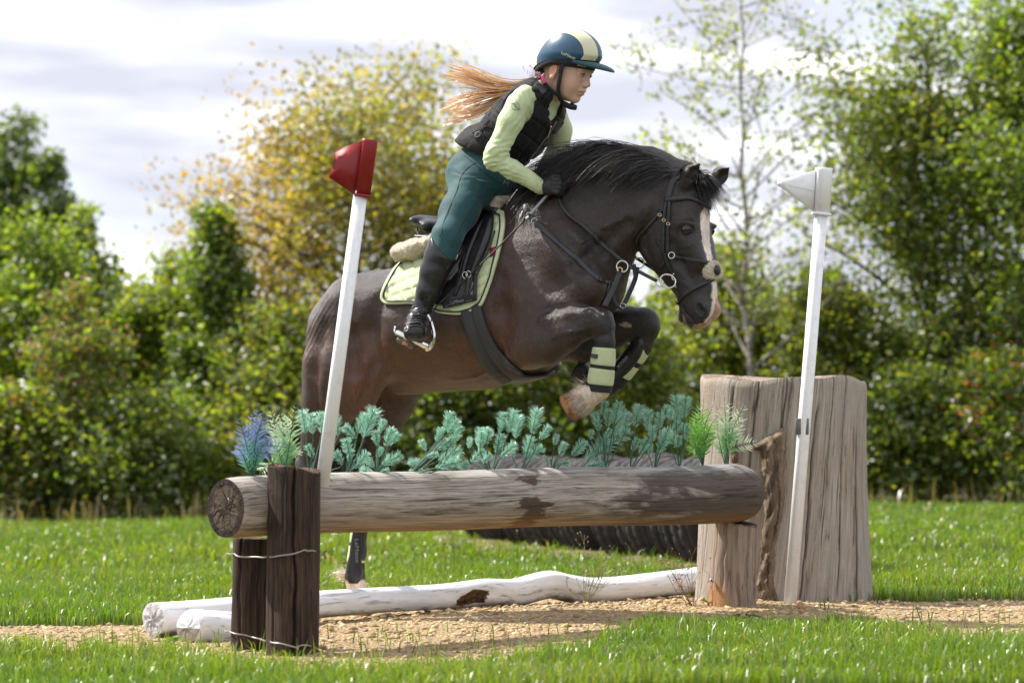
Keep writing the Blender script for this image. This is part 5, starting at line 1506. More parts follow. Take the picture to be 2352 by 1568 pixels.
# ------------------------------------------------------------------ tack
def leather(name, col=(.013, .012, .013), rough=.38, bump=.25):
    n = NT(name); v = n.coord('Object'); f = n.noise(v, 160, 4); f2 = n.noise(v, 14, 4)
    return n.bsdf(n.ramp(f2, [(.3, tuple(c*.7 for c in col)), (.7, tuple(c*1.4 for c in col))]), n.ramp(f2, [(.3, rough-.08), (.7, rough+.1)]), .5, 0, n.bump(f, bump, .0015))
M_LEA = leather('black_leather'); M_LEAG = leather('grey_sheen_leather', (.020, .020, .023), .42)
M_CHROME = simple('polished_steel', (.72, .71, .69), .16, .5, 1.0, .05); M_BRASS = simple('brass_buckle', (.70, .56, .34), .25, .5, 1.0, .1)
M_RUBBER = simple('black_rubber', (.016, .016, .018), .6, .4, 0, .2, 30, .2, 90, .001)
n = NT('mint_cloth'); v = n.coord('Object'); f = n.noise(v, 420, 2); f2 = n.noise(v, 16, 4)
M_MINT = n.bsdf(n.ramp(f2, [(.3, (.47, .53, .30)), (.7, (.57, .62, .38))]), .8, .25, 0, n.bump(f, .25, .001), Sheen_Weight=.2)
M_MINTE = simple('mint_elastic', (.46, .51, .30), .75, .25, 0, .06, 20, .2, 500, .0008)
M_NAVY = simple('navy_piping', (.020, .035, .055), .6, .4, 0, .1)
n = NT('neoprene'); v = n.coord('Object'); f = n.noise(v, 300, 3)
M_NEO = n.bsdf(n.ramp(f, [(.3, (.012, .012, .014)), (.7, (.024, .024, .028))]), .7, .3, 0, n.bump(f, .2, .001))

def ribbon(P, N, w, t, closed=False):
    """flat strap along P with outward normals N; w, t half width / half thickness (scalars or per point)"""
    P = np.asarray(P, float); N = np.asarray(N, float); n = len(P)
    T = np.gradient(P, axis=0); T /= np.linalg.norm(T, axis=1)[:, None]+1e-9
    N = N-T*(N*T).sum(1)[:, None]; N /= np.linalg.norm(N, axis=1)[:, None]+1e-9
    S = np.cross(T, N); w = np.broadcast_to(np.asarray(w, float), (n,))[:, None]; t = np.broadcast_to(np.asarray(t, float), (n,))[:, None]
    pr = [(-1, -.6), (-.92, -1), (.92, -1), (1, -.6), (1, .5), (.86, 1), (0, 1.12), (-.86, 1), (-1, .5)]
    V = np.stack([P+S*w*a+N*t*b for a, b in pr], 1).reshape(-1, 3); M = len(pr)
    i = np.arange(n-1)[:, None]*M; j = np.arange(M)[None]; jn = (j+1) % M
    F4 = np.stack([i+j, i+jn, i+M+jn, i+M+j], -1).reshape(-1, 4)
    j = np.arange(1, M-1)
    F3 = np.vstack([np.stack([0*j, j+1, j], 1), (n-1)*M+np.stack([0*j, j, j+1], 1)])
    return V, [F4, F3]
def on_body(pts, off, n=24, vol=None, lat=None):
    """px polyline laid on the body; gaps are bridged"""
    vol = vol or HV
    q = spline(np.array(pts, float), n)
    W = vol.hit(q[:, 0], q[:, 1], off)
    bad = np.isnan(W[:, 0])
    if bad.all(): raise ValueError('strap misses')
    if bad.any():
        k = np.arange(n); good = ~bad
        D = np.interp(k, k[good], W[good, 1])
        for i in k[bad]: W[i] = at(q[i, 0], q[i, 1], D[i])
        W[bad] = vol.push(W[bad], off, 3)
    for _ in range(2):
        W[1:-1] = W[1:-1]*.5+(W[:-2]+W[2:])*.25
    return W, vol.normal(W, .012)
def strap(parent, name, pts, w, t=.0022, off=None, mat=None, n=24, vol=None):
    W, N = on_body(pts, (t*.9 if off is None else off), n, vol)
    v, f = ribbon(W, N, w, t); return mesh_np(name, v, f, mat or M_LEA, parent)
def free_strap(parent, name, P, w, t=.0022, nrm=(0, -1, .15), mat=None, n=24):
    P = spline(np.asarray(P, float), n); N = np.tile(np.asarray(nrm, float), (n, 1))
    v, f = ribbon(P, N, w, t); return mesh_np(name, v, f, mat or M_LEA, parent)
def ring(parent, name, c, r, tr, ax=(0, 1, 0), mat=None, squash=1.0, tilt=0.0):
    ax = np.asarray(ax, float); ax /= np.linalg.norm(ax); u = np.cross(ax, (0, 0, 1.0)); u /= np.linalg.norm(u); w = np.cross(u, ax)
    a = np.linspace(0, 2*math.pi, 33)
    u, w = u*math.cos(tilt)+w*math.sin(tilt), w*math.cos(tilt)-u*math.sin(tilt)
    P = np.asarray(c)+np.outer(np.cos(a)*r, u)+np.outer(np.sin(a)*r*squash, w)
    v, f, tc = tube(P, tr, 8, caps=False, ref=ax); return mesh_np(name, v, f, mat or M_CHROME, parent)
def polar_patch(center, outline, nr, nt, off_fn, vol=None, thick=.006, inset=0.0):
    """a sheet lying on the body inside a px outline; returns rings of world points (nr+1 x nt)"""
    vol = vol or HV
    o = spline(np.array(list(outline)+[outline[0]], float), nt+1)[:-1]; c = np.array(center, float)
    rr = np.linspace(.03, 1-inset, nr+1)
    Q = c+(o-c)[None]*rr[:, None, None]
    q = Q.reshape(-1, 2); W = vol.hit(q[:, 0], q[:, 1], .004).reshape(nr+1, nt, 3)
    for k in range(nr+1):                                     # where the line of sight misses, take the ring inside
        bad = np.isnan(W[k, :, 0])
        for j in np.nonzero(bad)[0]:
            D = W[k-1, j, 1] if k else np.nanmean(W[0, :, 1])
            W[k, j] = at(Q[k, j, 0], Q[k, j, 1], D)
    N = vol.normal(W.reshape(-1, 3), .02).reshape(W.shape)
    return W, N, Q
def sheet(parent, name, W, N, off, thick, mat, mirror=True, col=None):
    """closed two-sided sheet from rings; mirrored to the far side of the pony"""
    nr, nt = W.shape[:2]
    outer = W+N*(off)[..., None]; inner = W+N*(off-thick)[..., None]
    objs = []
    for side in ((1, -1) if mirror else (1,)):
        A_, B_ = outer.reshape(-1, 3), inner.reshape(-1, 3)
        if side < 0:
            A_, B_ = HP.loc(A_), HP.loc(B_); A_[:, 1] *= -1; B_[:, 1] *= -1; A_, B_ = HP.world(A_), HP.world(B_)
        V = np.vstack([A_, B_]); M = nr*nt
        i, j = np.meshgrid(np.arange(nr-1), np.arange(nt), indexing='ij'); jn = (j+1) % nt
        f = np.stack([i*nt+j, (i+1)*nt+j, (i+1)*nt+jn, i*nt+jn], -1).reshape(-1, 4)
        g = f[:, ::-1]+M
        e = np.arange(nt); en = (e+1) % nt; b = (nr-1)*nt
        rim = np.stack([b+e, b+M+e, b+M+en, b+en], 1)
        cap0 = np.stack([np.zeros(nt-2, int), np.arange(1, nt-1), np.arange(2, nt)], 1)
        F = [np.vstack([f, g, rim]), cap0]
        if side < 0: F = [x[:, ::-1] for x in F]
        objs.append(mesh_np(name, V, F, mat, parent))
    return objs

# saddle pad
pad = thing('saddle_pad', HP.w(1030, 715, 0), 'quilted pale green saddle cloth with navy piping under the saddle', 'saddle pad')
PAD = [(1160, 489), (1161, 523), (1148, 585), (1129, 649), (1112, 694), (1101, 706), (1078, 718), (1052, 723), (1010, 719), (984, 706), (946, 699), (905, 700), (884, 697), (875, 682), (884, 656), (904, 622), (924, 605), (960, 592), (1000, 570), (1060, 535), (1110, 505), (1138, 484)]
W, N, Q = polar_patch((1030, 635), PAD, 56, 200, None)
u = (Q[..., 0]*.94-Q[..., 1]*.45); v = (Q[..., 0]*.38+Q[..., 1]*.92)
cell = 27.0
rear = Q[..., 0] < 1040
d1 = np.abs(((u/cell) % 1)-.5)*2; d2 = np.abs(((v/(cell*.82)) % 1)-.5)*2
quilt = np.where(rear, np.minimum(1-d1**4, 1-d2**4), 1-(np.abs(((v/19) % 1)-.5)*2)**5)
rr = np.linspace(.03, 1, 57)[:, None]
rim_ = np.exp(-((rr-.955)/.035)**2)
off = .009+.0085*quilt*(rr < .90)+.0055*rim_
sheet(pad, 'quilted_cloth', W, N, off, .010, M_MINT)
for side in (1, -1):
    L = W[52]+N[52]*(.0155); k = HP.loc(L)
    if side < 0: k[:, 1] *= -1
    L = HP.world(k); L = np.vstack([L, L[:1]])
    v, f, tc = tube(L, .0026, 6, caps=False, ref=(0, 1, 0)); mesh_np('piping', v, f, M_NAVY, pad)
# small red label
W2 = HV.hit(np.array([1125, 1136, 1138, 1127]), np.array([590, 586, 566, 570]), .021)
v, f = prism(W2, (-.002, -.004, 0)); lab = mesh_np('label_tag', v, f, simple('red_label', (.22, .012, .02), .6, .3, 0, .1), pad, smooth=False); lab['label'] = 'small dark red woven label'

# sheepskin
M_FLEECE = NT('sheepskin'); v = M_FLEECE.coord('Object'); f = M_FLEECE.noise(v, 130, 5, .7)
M_FLEECE = M_FLEECE.bsdf(M_FLEECE.ramp(f, [(.25, (.50, .41, .31)), (.7, (.78, .69, .57))]), .95, .1, 0, M_FLEECE.bump(f, 1.0, .012), Sheen_Weight=.5, Sheen_Tint=(.9, .8, .65))
fle = thing('sheepskin_pad', HP.w(945, 600, 0), 'cream sheepskin half pad showing behind and before the saddle', 'sheepskin pad')
FV = Vol(HP, HP.p(880, 640, 0)-np.array([.05, .30, 0]), HP.p(1215, 430, 0)+np.array([.05, .30, .02]), .006)
for sg in (-1, 1):
    FV.chain([hn(928, 581, 23, sg*.10, .085), hn(965, 573, 24, sg*.11, .09), hn(1010, 556, 22, sg*.13, .09)], .02)
    FV.chain([hn(1142, 478, 15, sg*.065, .045), hn(1150, 460, 15, sg*.05, .045), hn(1170, 458, 11, sg*.04, .035), hn(1188, 465, 7, sg*.04, .03)], .012)
v, f = FV.mesh(1)
v = v+FV.normal(v)*(.004*vnoise(v, 22, 3)+.002*vnoise(v, 55, 4))[:, None]
for nm, sel in (('rear_roll', proj(v)[:, 0] < 1080), ('front_tuft', proj(v)[:, 0] >= 1080)):
    mp = np.cumsum(sel)-1; ff = f[sel[f].all(1)]; mesh_np(nm, v[sel], mp[ff], M_FLEECE, fle)
r = np.random.default_rng(41); k = r.choice(len(v), 3600); fr_ = np.where(proj(v[k])[:, 0] > 1100, 1.8, .55)
nn_ = FV.normal(v[k]); V, F = strands(v[k]-nn_*.002, nn_+r.normal(0, .45, (3600, 3)), r.uniform(.006, .012, 3600)*fr_, 4, .0008, .5, .2, 42)
mesh_np('fleece_tufts', V, F, M_WHITEHAIR, fle, col=np.tile([.72, .62, .48], (len(V), 1))*np.exp(np.repeat(r.normal(0, .15, (3600, 1)), 8, 0)))

# saddle
sad = thing('saddle', HP.w(1040, 560, 0), 'black leather jumping saddle on the back of the pony', 'saddle')
SV = Vol(HP, HP.p(930, 620, 0)-np.array([.03, .32, 0]), HP.p(1200, 430, 0)+np.array([.03, .32, .02]), .006)
SV.chain([hn(972, 512, 11, 0, .115), hn(990, 511, 14, 0, .14), hn(1020, 524, 18, 0, .15), hn(1065, 524, 22, 0, .13), hn(1110, 500, 22, 0, .10), hn(1146, 476, 15, 0, .055)], .02)
for sg in (-1, 1):
    SV.chain([hn(970, 545, 9, sg*.09, .07), hn(1010, 548, 13, sg*.11, .08), hn(1070, 530, 18, sg*.11, .08), hn(1130, 495, 16, sg*.07, .05)], .010)
SV.chain([hn(1010, 492, 16, 0, .09), hn(1060, 500, 10, 0, .08)], .02, op='sub')
v, f = SV.mesh(1); mesh_np('seat', v, f, M_LEAG, sad)
v, f, tc = tube(spline([HP.w(x, y, l) for x, y, l in ((958, 522, -.05), (963, 540, -.10), (985, 537, -.14), (1005, 535, -.155))], 20), .0035, 6); mesh_np('seat_piping', v, f, M_LEA, sad)
FLAP = [(1112, 486), (1138, 492), (1136, 530), (1122, 575), (1098, 625), (1082, 668), (1062, 692), (1030, 702), (1000, 698), (986, 680), (990, 640), (1010, 590), (1045, 545), (1085, 508)]
W, N, Q = polar_patch((1060, 600), FLAP, 16, 96, None)
off = np.full(W.shape[:2], .026); sheet(sad, 'flap', W, N, off, .006, M_LEA)
# panel and knee roll show as ridges
for nm, pts, rad in (('knee_roll', [(1130, 500), (1118, 545), (1100, 590), (1082, 632)], .017), ('thigh_block', [(1108, 505), (1090, 545), (1072, 590), (1058, 640), (1044, 680)], .012), ('panel_ridge', [(1122, 515), (1108, 560), (1090, 610)], .010)):
    Wk, Nk = on_body(pts, .030, 26); Rk = rad*np.sin(np.linspace(.25, math.pi-.3, 26))**.5
    v, f, tc = tube(Wk, Rk, 12, ref=Nk); mesh_np(nm, v, f, M_LEA, sad)
strap(sad, 'flap_edge', [(1136, 530), (1122, 575), (1098, 625), (1082, 668), (1062, 692), (1030, 702)], .003, .003, .033, M_LEAG, 30)
strap(sad, 'pommel_strap', [(1103, 482), (1120, 478), (1140, 482)], .009, .004, .040, M_LEA, 12)
# girth
GL = [(1053, 700), (1062, 735), (1076, 775), (1096, 818), (1120, 852), (1150, 876)]; GR = [(1103, 690), (1112, 728), (1126, 765), (1146, 800), (1172, 832), (1203, 856)]
L_, R_ = spline(np.array(GL, float), 46), spline(np.array(GR, float), 46)
ncol = 21; tq = np.linspace(0, 1, ncol)
Qg = L_[:, None]*(1-tq)[None, :, None]+R_[:, None]*tq[None, :, None]
Wg = HV.hit(Qg[..., 0], Qg[..., 1], .004).reshape(46, ncol, 3)
for a in range(46):
    for b in range(ncol):
        if np.isnan(Wg[a, b, 0]): Wg[a, b] = HV.push(at(Qg[a, b, 0], Qg[a, b, 1], Wg[a-1, b, 1])[None], .004)[0]
Ng = HV.normal(Wg.reshape(-1, 3), .015).reshape(Wg.shape)
pf = .010+.006*(1-np.abs(2*((tq*2) % 1.0001)-1)**4)
outer = Wg+Ng*pf[None, :, None]; inner = Wg
V = np.vstack([outer.reshape(-1, 3), inner.reshape(-1, 3)]); M = 46*ncol
i, j = np.meshgrid(np.arange(45), np.arange(ncol-1), indexing='ij')
f = np.stack([i*ncol+j, i*ncol+j+1, (i+1)*ncol+j+1, (i+1)*ncol+j], -1).reshape(-1, 4)
ed = []
for a in range(45): ed += [[a*ncol, (a+1)*ncol, (a+1)*ncol+M, a*ncol+M], [a*ncol+ncol-1, a*ncol+ncol-1+M, (a+1)*ncol+ncol-1+M, (a+1)*ncol+ncol-1]]
tcg = np.tile(np.stack(np.meshgrid(np.arange(46)*.01, np.arange(ncol)*.004, indexing='ij')+[np.zeros((46, ncol))], -1).reshape(-1, 3), (2, 1))
n = NT('girth_webbing'); v = n.coord('tc', (1, 1, 1)); ck = n.node('ShaderNodeTexChecker'); n.l.new(v, ck.inputs['Vector']); ck.inputs['Scale'].default_value = 260
M_GIRTH = n.bsdf(n.mix(ck.outputs['Fac'], (.020, .021, .023), (.055, .056, .058)), .6, .4, 0, n.bump(ck.outputs['Fac'], .35, .001))
gi = mesh_np('girth', V, [np.vstack([f, f[:, ::-1]+M, np.array(ed)])], M_GIRTH, sad, tc=tcg)
# girth runs under the belly to the far side
Lr = [HP.loc(Wg[-1, c]+Ng[-1, c]*.006) for c in (2, 18)]
pts_ = []
e = HP.loc(Wg[-1, 10]); e2 = np.array([e[0]+.06, 0, e[2]-.016]); e3 = np.array([e[0]+.06, -e[1], e[2]+.02])
gp = spline(HP.world(np.array([e+np.array([-.01, 0, .02]), e, (e+e2)/2+np.array([0, 0, -.004]), e2, e3])), 24)
gp = HV.push(gp, .008, 5); v, f = ribbon(gp, HV.normal(gp, .02), .042, .005); mesh_np('girth_belly_band', v, f, M_LEAG, sad)
# logo band of the girth
BL = [(1017, 700), (1060, 690), (1094, 682)]; W, N = on_body(BL, .034, 20); v, f = ribbon(W, N, .0125, .003); mesh_np('girth_sleeve', v, f, M_NEO, sad)
def text_on(parent, txt, p0, p1, hpx, vol, off, mat, name='lettering', bold=0.0, D=None):
    """writing laid on a surface from pixel p0 to p1 (baseline)"""
    V, F = text_mesh(txt, 1.0, bold)
    V[:, 0] -= V[:, 0].min(); wd = V[:, 0].max(); V /= wd
    p0, p1 = np.array(p0, float), np.array(p1, float); d = p1-p0; L = np.linalg.norm(d); d /= L; up = np.array([d[1], -d[0]])
    sy = hpx/(V[:, 1].max()+1e-9)
    q = p0+np.outer(V[:, 0]*L, d)+np.outer(V[:, 1]*sy, up)
    if D is None:
        W = vol.hit(q[:, 0], q[:, 1], off); bad = np.isnan(W[:, 0])
        if bad.any(): W[bad] = [at(a[0], a[1], np.nanmean(W[:, 1])) for a in q[bad]]
    else: W = np.array([at(a[0], a[1], D(a[0], a[1]) if callable(D) else D) for a in q])
    return mesh_np(name, W, F, mat, parent, smooth=False)
M_GREYPRINT = simple('grey_print', (.22, .22, .23), .6, .3, 0, 0)
text_on(sad, 'LeMieux', (1036, 699.5), (1066, 692.5), 8.5, HV, .0395, M_GREYPRINT)
for a, b in (((1020, 703), (1033, 700)), ((1069, 692), (1084, 688.5))):
    W, N = on_body([a, b], .0385, 6); v, f = ribbon(W, N, .0006, .0008); mesh_np('print_line', v, f, M_GREYPRINT, sad)
# billets and buckles above the girth
for x0, y0, x1, y1 in ((1076, 628, 1070, 694), (1092, 628, 1090, 690)): strap(sad, 'billet', [(x0, y0), ((x0+x1)/2, (y0+y1)/2), (x1, y1)], .008, .0022, .031, M_LEA, 12)
W_ = HV.hit(np.array([1068, 1076]), np.array([632, 630]), .040)
for p in W_: ring(sad, 'buckle', p, .009, .0015, (0, 1, 0), M_CHROME, 1.3)

# stirrups hang from the saddle
LAT = -.345
def sw(px, py, lat=LAT): return HP.w(px, py, lat)
lea = [HV.hit([1052], [560], .05)[0], sw(1030, 605, -.335), sw(998, 652, -.345), sw(972, 700, LAT-.01)]
free_strap(sad, 'stirrup_leather', lea, .0085, .0022, -HP.L+np.array([0, 0, .1]))
free_strap(sad, 'stirrup_leather', [p+np.array([.026, .010, -.004]) for p in lea], .0085, .0022, -HP.L+np.array([0, 0, .1]))
arm = spline([sw(963, 709), sw(970, 706), sw(979, 718), sw(989, 738), sw(996, 762), sw(996, 780), sw(988, 797), sw(978, 802)], 40)
v, f, tc = tube(arm, np.linspace(.0075, .0100, 40), 10, ref=(0, 1, 0)); si = mesh_np('stirrup_iron', v, f, M_CHROME, sad)
a0, a1 = sw(911, 766, LAT-.03), sw(985, 799, LAT)
ax_ = a1-a0; L_ = np.linalg.norm(ax_)
v, f = box((a0+a1)/2, L_/2, .026, .0085, ax=ax_, up=(0, .25, 1), bev=.003); mesh_np('stirrup_tread', v, f, M_CHROME, si)
v, f = box((a0+a1)/2+np.array([0, .003, .010]), L_/2*.88, .022, .003, ax=ax_, up=(0, .25, 1), bev=.001); mesh_np('tread_pad', v, f, M_RUBBER, si)
v, f, tc = tube(spline([a0+np.array([0, 0, -.004]), a0+np.array([-.006, 0, .008]), a0+np.array([-.004, .004, .026])], 10), .0055, 8); mesh_np('stirrup_branch', v, f, M_CHROME, si)
c = a0+(a1-a0)*.27+np.array([0, 0, -.019]); v, f = box(c, .032, .020, .010, ax=ax_, up=(0, .25, 1), bev=.005); mesh_np('magnet_block', v, f, simple('olive_block', (.13, .115, .09), .5, .4, 0, .2), si)
v, f = box(c+np.array([.001, -.0205, -.003]), .0105, .001, .006, ax=ax_, up=(0, .25, 1)); st = mesh_np('sticker', v, f, simple('coral_sticker', (.62, .22, .15), .6, .3, 0, .05), si, smooth=False)
# the far stirrup, seen below the belly
a0, a1 = HP.w(1226, 852, .33), HP.w(1268, 846, .36)
v, f = box((a0+a1)/2, np.linalg.norm(a1-a0)/2, .024, .006, ax=a1-a0, up=(0, .2, 1), bev=.002); mesh_np('stirrup_tread', v, f, M_CHROME, sad)
v, f, tc = tube(spline([a1, a1+np.array([.012, 0, .03]), a1+np.array([.006, .0, .075]), HP.w(1246, 800, .35), a0+np.array([-.012, 0, .035]), a0], 30), .0055, 8); mesh_np('stirrup_iron', v, f, M_CHROME, sad)
free_strap(sad, 'stirrup_leather', [HP.w(1120, 560, .26), HP.w(1180, 700, .33), HP.w(1246, 800, .35)], .0085, .002)

# ------------------------------------------------------------------ bridle
br = thing('bridle', HD.w(1540, 640, 0), 'black leather bridle with crossed noseband and steel bit', 'bridle')
def zz2(*p): return [(1194.4+a*.3516, 294+b*.3516) for a, b in p]
strap(br, 'headpiece', zz2((1045, 315), (1010, 325), (985, 375), (970, 430), (963, 480)), .0125)
strap(br, 'cheekpiece', zz2((955, 470), (942, 560), (936, 680), (934, 830)), .0062, .0028)
strap(br, 'cheekpiece', zz2((975, 470), (972, 560), (966, 680), (964, 825)), .0062, .0028)
strap(br, 'cheek_strap', zz2((940, 820), (955, 870), (975, 920), (992, 965)), .0075)
strap(br, 'browband', zz2((943, 468), (1020, 463), (1100, 455), (1160, 472), (1215, 505), (1282, 528)), .0088, .0038, n=34)
strap(br, 'throatlash', zz2((955, 500), (905, 565), (830, 650), (762, 728), (766, 775)), .0056, .0026)
strap(br, 'noseband', zz2((992, 838), (1080, 855), (1180, 872), (1290, 890)), .0074, .0036, n=30)
strap(br, 'noseband', zz2((1318, 952), (1230, 1005), (1150, 1042), (1080, 1085), (1040, 1118), (1022, 1150)), .0072, .0036, n=30)
strap(br, 'jaw_strap', zz2((942, 880), (915, 915), (888, 945)), .0058)
for x, y, m in ((940, 602, M_BRASS), (968, 627, M_BRASS), (912, 568, M_BRASS), (1030, 1125, M_BRASS)):
    p = HV.hit(*[[a] for a in zz2((x, y))[0]], .006)[0]; ring(br, 'buckle', p, .0062, .0014, (0, 1, 0), m, .75)
for x, y in ((936, 690), (966, 690), (936, 752), (966, 735)):
    p, n_ = on_body(zz2((x-8, y), (x+8, y)), .005, 5); v, f = ribbon(p, n_, .0028, .0030); mesh_np('keeper', v, f, M_LEA, br)
p = HV.hit(*[[a] for a in zz2((990, 832))[0]], .006)[0]; ring(br, 'noseband_ring', p, .011, .0020, (0, 1, 0))
# fleece at the crossing on the nose
nc = HD.world(np.array([HD.p(1640, 622, 0)[0], -.004, HD.p(1640, 622, 0)[2]]))
nc = HV.push(nc[None], .008)[0]
BV = Vol(HD, HD.loc(nc)-.075, HD.loc(nc)+.075, .004)
l_ = HD.loc(nc); BV.ell(l_, (.018, .040, .036), .01); BV.ell(l_+np.array([-.010, -.022, -.004]), (.020, .024, .030), .01)
v, f = BV.mesh(1); v = v+BV.normal(v)*(.004*vnoise(v, 40, 3))[:, None]; mesh_np('nose_fleece', v, f, M_FLEECE, br)
r = np.random.default_rng(5); k = r.choice(len(v), 700); nn_ = BV.normal(v[k]); V, F = strands(v[k], nn_+r.normal(0, .5, (700, 3)), r.uniform(.002, .006, 700), 4, .0006, .5, .1, 4)
mesh_np('fleece_tufts', V, F, M_WHITEHAIR, br, col=np.tile([.74, .66, .52], (len(V), 1)))
dv = nc+HD.H*.018+HD.L*-.010; v, f = uvsphere(dv, (.010, .018, .020), axes=HAX); mesh_np('nose_leather', v, f, M_LEA, br)
# bit
bl_ = HV.hit([1540], [645], .006)[0]
def bp(zx, zy, d=0.0): x, y = zz2((zx, zy))[0]; return at(x, y, bl_[1]+d)
ring(br, 'bit_ring', bp(967, 1000, -.012), .0285, .0032, (.15, 1, 0), M_CHROME, .82, -.45)
ring(br, 'bit_eye', bp(912, 1010, -.010), .0125, .0026, (.15, 1, 0), M_CHROME)
ring(br, 'bit_eye', bp(1013, 972, -.010), .0115, .0024, (.15, 1, 0), M_CHROME)
v, f, tc = tube(spline([bp(1010, 1030, -.012), bp(1030, 1040, -.004), bp(1056, 1050, .012)], 10), np.linspace(.0055, .003, 10), 8); mesh_np('mouthpiece', v, f, M_BRASS, br)
# reins: near one from the hand to the bit ring, far one beyond
hand = HP.w(1283, 428, -.085)
def rein(name, a, b, pts, w=.0062, mat=None):
    """px points between two places; depth goes evenly from one to the other"""
    q = spline(np.array(pts, float), 40); t = np.linspace(0, 1, 40)
    P = np.array([at(x, y, a[1]+(b[1]-a[1])*k) for (x, y), k in zip(q, t)])
    f0 = HV.sample(HP.loc(P)); bad = f0 < .006
    if bad.any(): P[bad] = HV.push(P[bad], .007, 5)
    v, f = ribbon(P, np.tile([-.2, -1, .25], (40, 1)), w, .0024); return mesh_np(name, v, f, mat or M_LEA, br), P
o, RP = rein('rein', hand, bp(895, 1000, -.012), zz2((255, 400), (275, 480), (330, 585), (420, 660), (520, 745), (620, 828), (720, 905), (810, 955), (893, 998)))
for k in np.arange(2, 14, 2):
    p = RP[k]; v, f = ribbon(np.array([p-np.array([.006, 0, -.004]), p+np.array([.006, 0, -.004])]), np.tile([-.2, -1, .25], (2, 1)), .0014, .0036); mesh_np('rein_stop', v, f, M_LEAG, br)
far_b = HD.world(np.array([HD.p(1530, 640, 0)[0], .075, HD.p(1530, 640, 0)[2]]))
rein('rein', HP.w(1283, 428, .10), far_b, zz2((300, 470), (640, 770), (760, 850), (890, 935)), .005)
free_strap(br, 'rein_buckle_end', [RP[32]+np.array([-.004, -.008, .018]), RP[32]+np.array([0, -.008, -.006]), RP[32]+np.array([.003, -.008, -.032])], .0075, .0035, mat=M_RUBBER)

# ------------------------------------------------------------------ breastplate with martingale
bpn = thing('breastplate', HP.w(1390, 705, 0), 'black leather breastplate and martingale straps across the chest', 'breastplate')
strap(bpn, 'shoulder_strap', zz2((18, 500), (60, 565), (120, 630), (200, 703), (300, 792), (400, 880), (470, 945), (525, 990)), .0098, .0024, n=40, mat=M_LEAG)
strap(bpn, 'wither_pad', zz2((20, 472), (22, 500), (45, 560)), np.array([.008, .013, .015, .014, .012, .010, .009, .008]), .004, n=8, mat=M_LEAG)
for x, y in ((58, 568), (92, 606)):
    p = HV.hit(*[[a] for a in zz2((x, y))[0]], .006)[0]; ring(bpn, 'buckle', p, .0105, .0015, (0, 1, 0), M_CHROME, .8, .6)
strap(bpn, 'breast_strap', zz2((520, 985), (560, 1000), (600, 1005)), .010, .003, n=10)
strap(bpn, 'breast_strap', zz2((585, 1005), (570, 1070), (550, 1150)), .011, .003, n=12)
DR = RP[30][1]
m1, m2 = at(*zz2((668, 905))[0], DR), at(*zz2((775, 882))[0], DR+.14)
cw = HV.hit(*[[a] for a in zz2((552, 1165))[0]], .010)[0]
ring(bpn, 'martingale_ring', m1, .0205, .0026, (.1, 1, 0), M_CHROME); ring(bpn, 'martingale_ring', m2, .0195, .0026, (.1, 1, 0), M_CHROME)
ring(bpn, 'strap_link', at(*zz2((652, 928))[0], DR), .009, .0025, (.1, 1, 0), M_BRASS)
free_strap(bpn, 'martingale_strap', [at(*zz2((655, 938))[0], DR-.003), at(*zz2((612, 1040))[0], (DR+cw[1])/2), cw+np.array([0, -.004, 0])], .0100, .0028)
free_strap(bpn, 'martingale_strap', [at(*zz2(p)[0], DR+d) for p, d in (((765, 910), .13), ((752, 985), .11), ((715, 1075), .09), ((672, 1158), .07), ((635, 1160), .06), ((608, 1105), .06), ((600, 1020), .06))], .0085, .0026, n=40)
ring(bpn, 'buckle', at(*zz2((672, 1160))[0], DR+.06), .010, .0016, (.3, 1, 0), M_CHROME, .8)
free_strap(bpn, 'girth_strap', [HP.w(1345, 745, -.03), HP.w(1330, 770, -.05), HP.w(1303, 803, -.06), HP.w(1262, 828, -.05), HP.w(1225, 845, -.04)], .008, .0022, (.3, -1, -.4), M_LEAG)

# ------------------------------------------------------------------ leg boots
def leg_boot(label, path, lat, rads, bands, cuff, shield=None, letters=None, mirror=1):
    o = thing('brushing_boot', HP.w(*path[-1], lat), label, 'leg boot', 'brushing boots of the pony')
    P = spline([HP.w(x, y, lat) for x, y in path], 40); R = np.interp(np.linspace(0, 1, 40), np.linspace(0, 1, len(rads)), rads)
    v, f, tc = tube(P, R, 32, False, ref=HP.L); bs = mesh_np('boot_shell', v, f, M_NEO, o)
    for t0, t1 in bands:
        a, b = int(t0*39), int(t1*39)+1
        Q_ = resample(P[a:b], 12); Rq = np.interp(np.linspace(t0, t1, 12), np.linspace(0, 1, 40), R)+.0022
        Rq[[0, -1]] -= .002
        v, f, tc = tube(Q_, Rq, 32, False, ref=HP.L); mesh_np('elastic_band', v, f, M_MINTE, bs)
    return o, P, R
b1, P, R = leg_boot('pale green and black boot on the near foreleg above the white hoof', [(1388, 790), (1385, 830), (1380, 870), (1377, 900)], -.17, [.038, .042, .044, .046, .043], [(.10, .44), (.53, .86)], None)
p = P[7]+np.array([-.024, -.040, 0]); W_ = [at(x, y, p[1]) for x, y in ((1358, 812), (1373, 814), (1373, 823), (1358, 821))]
v, f = prism(np.array(W_), (0, .012, 0)); mesh_np('boot_label', v, f, M_NEO, b1, smooth=False)
text_on(b1, 'LeMieux', (1359, 819.5), (1372, 821.5), 4.5, None, 0, M_GREYPRINT, D=p[1]-.002)
b2, P, R = leg_boot('boot on the far foreleg with black shield and pale green straps', [(1482, 778), (1466, 808), (1437, 845), (1412, 876)], .13, [.033, .037, .038, .039, .042], [(.16, .42), (.52, .80)], None)
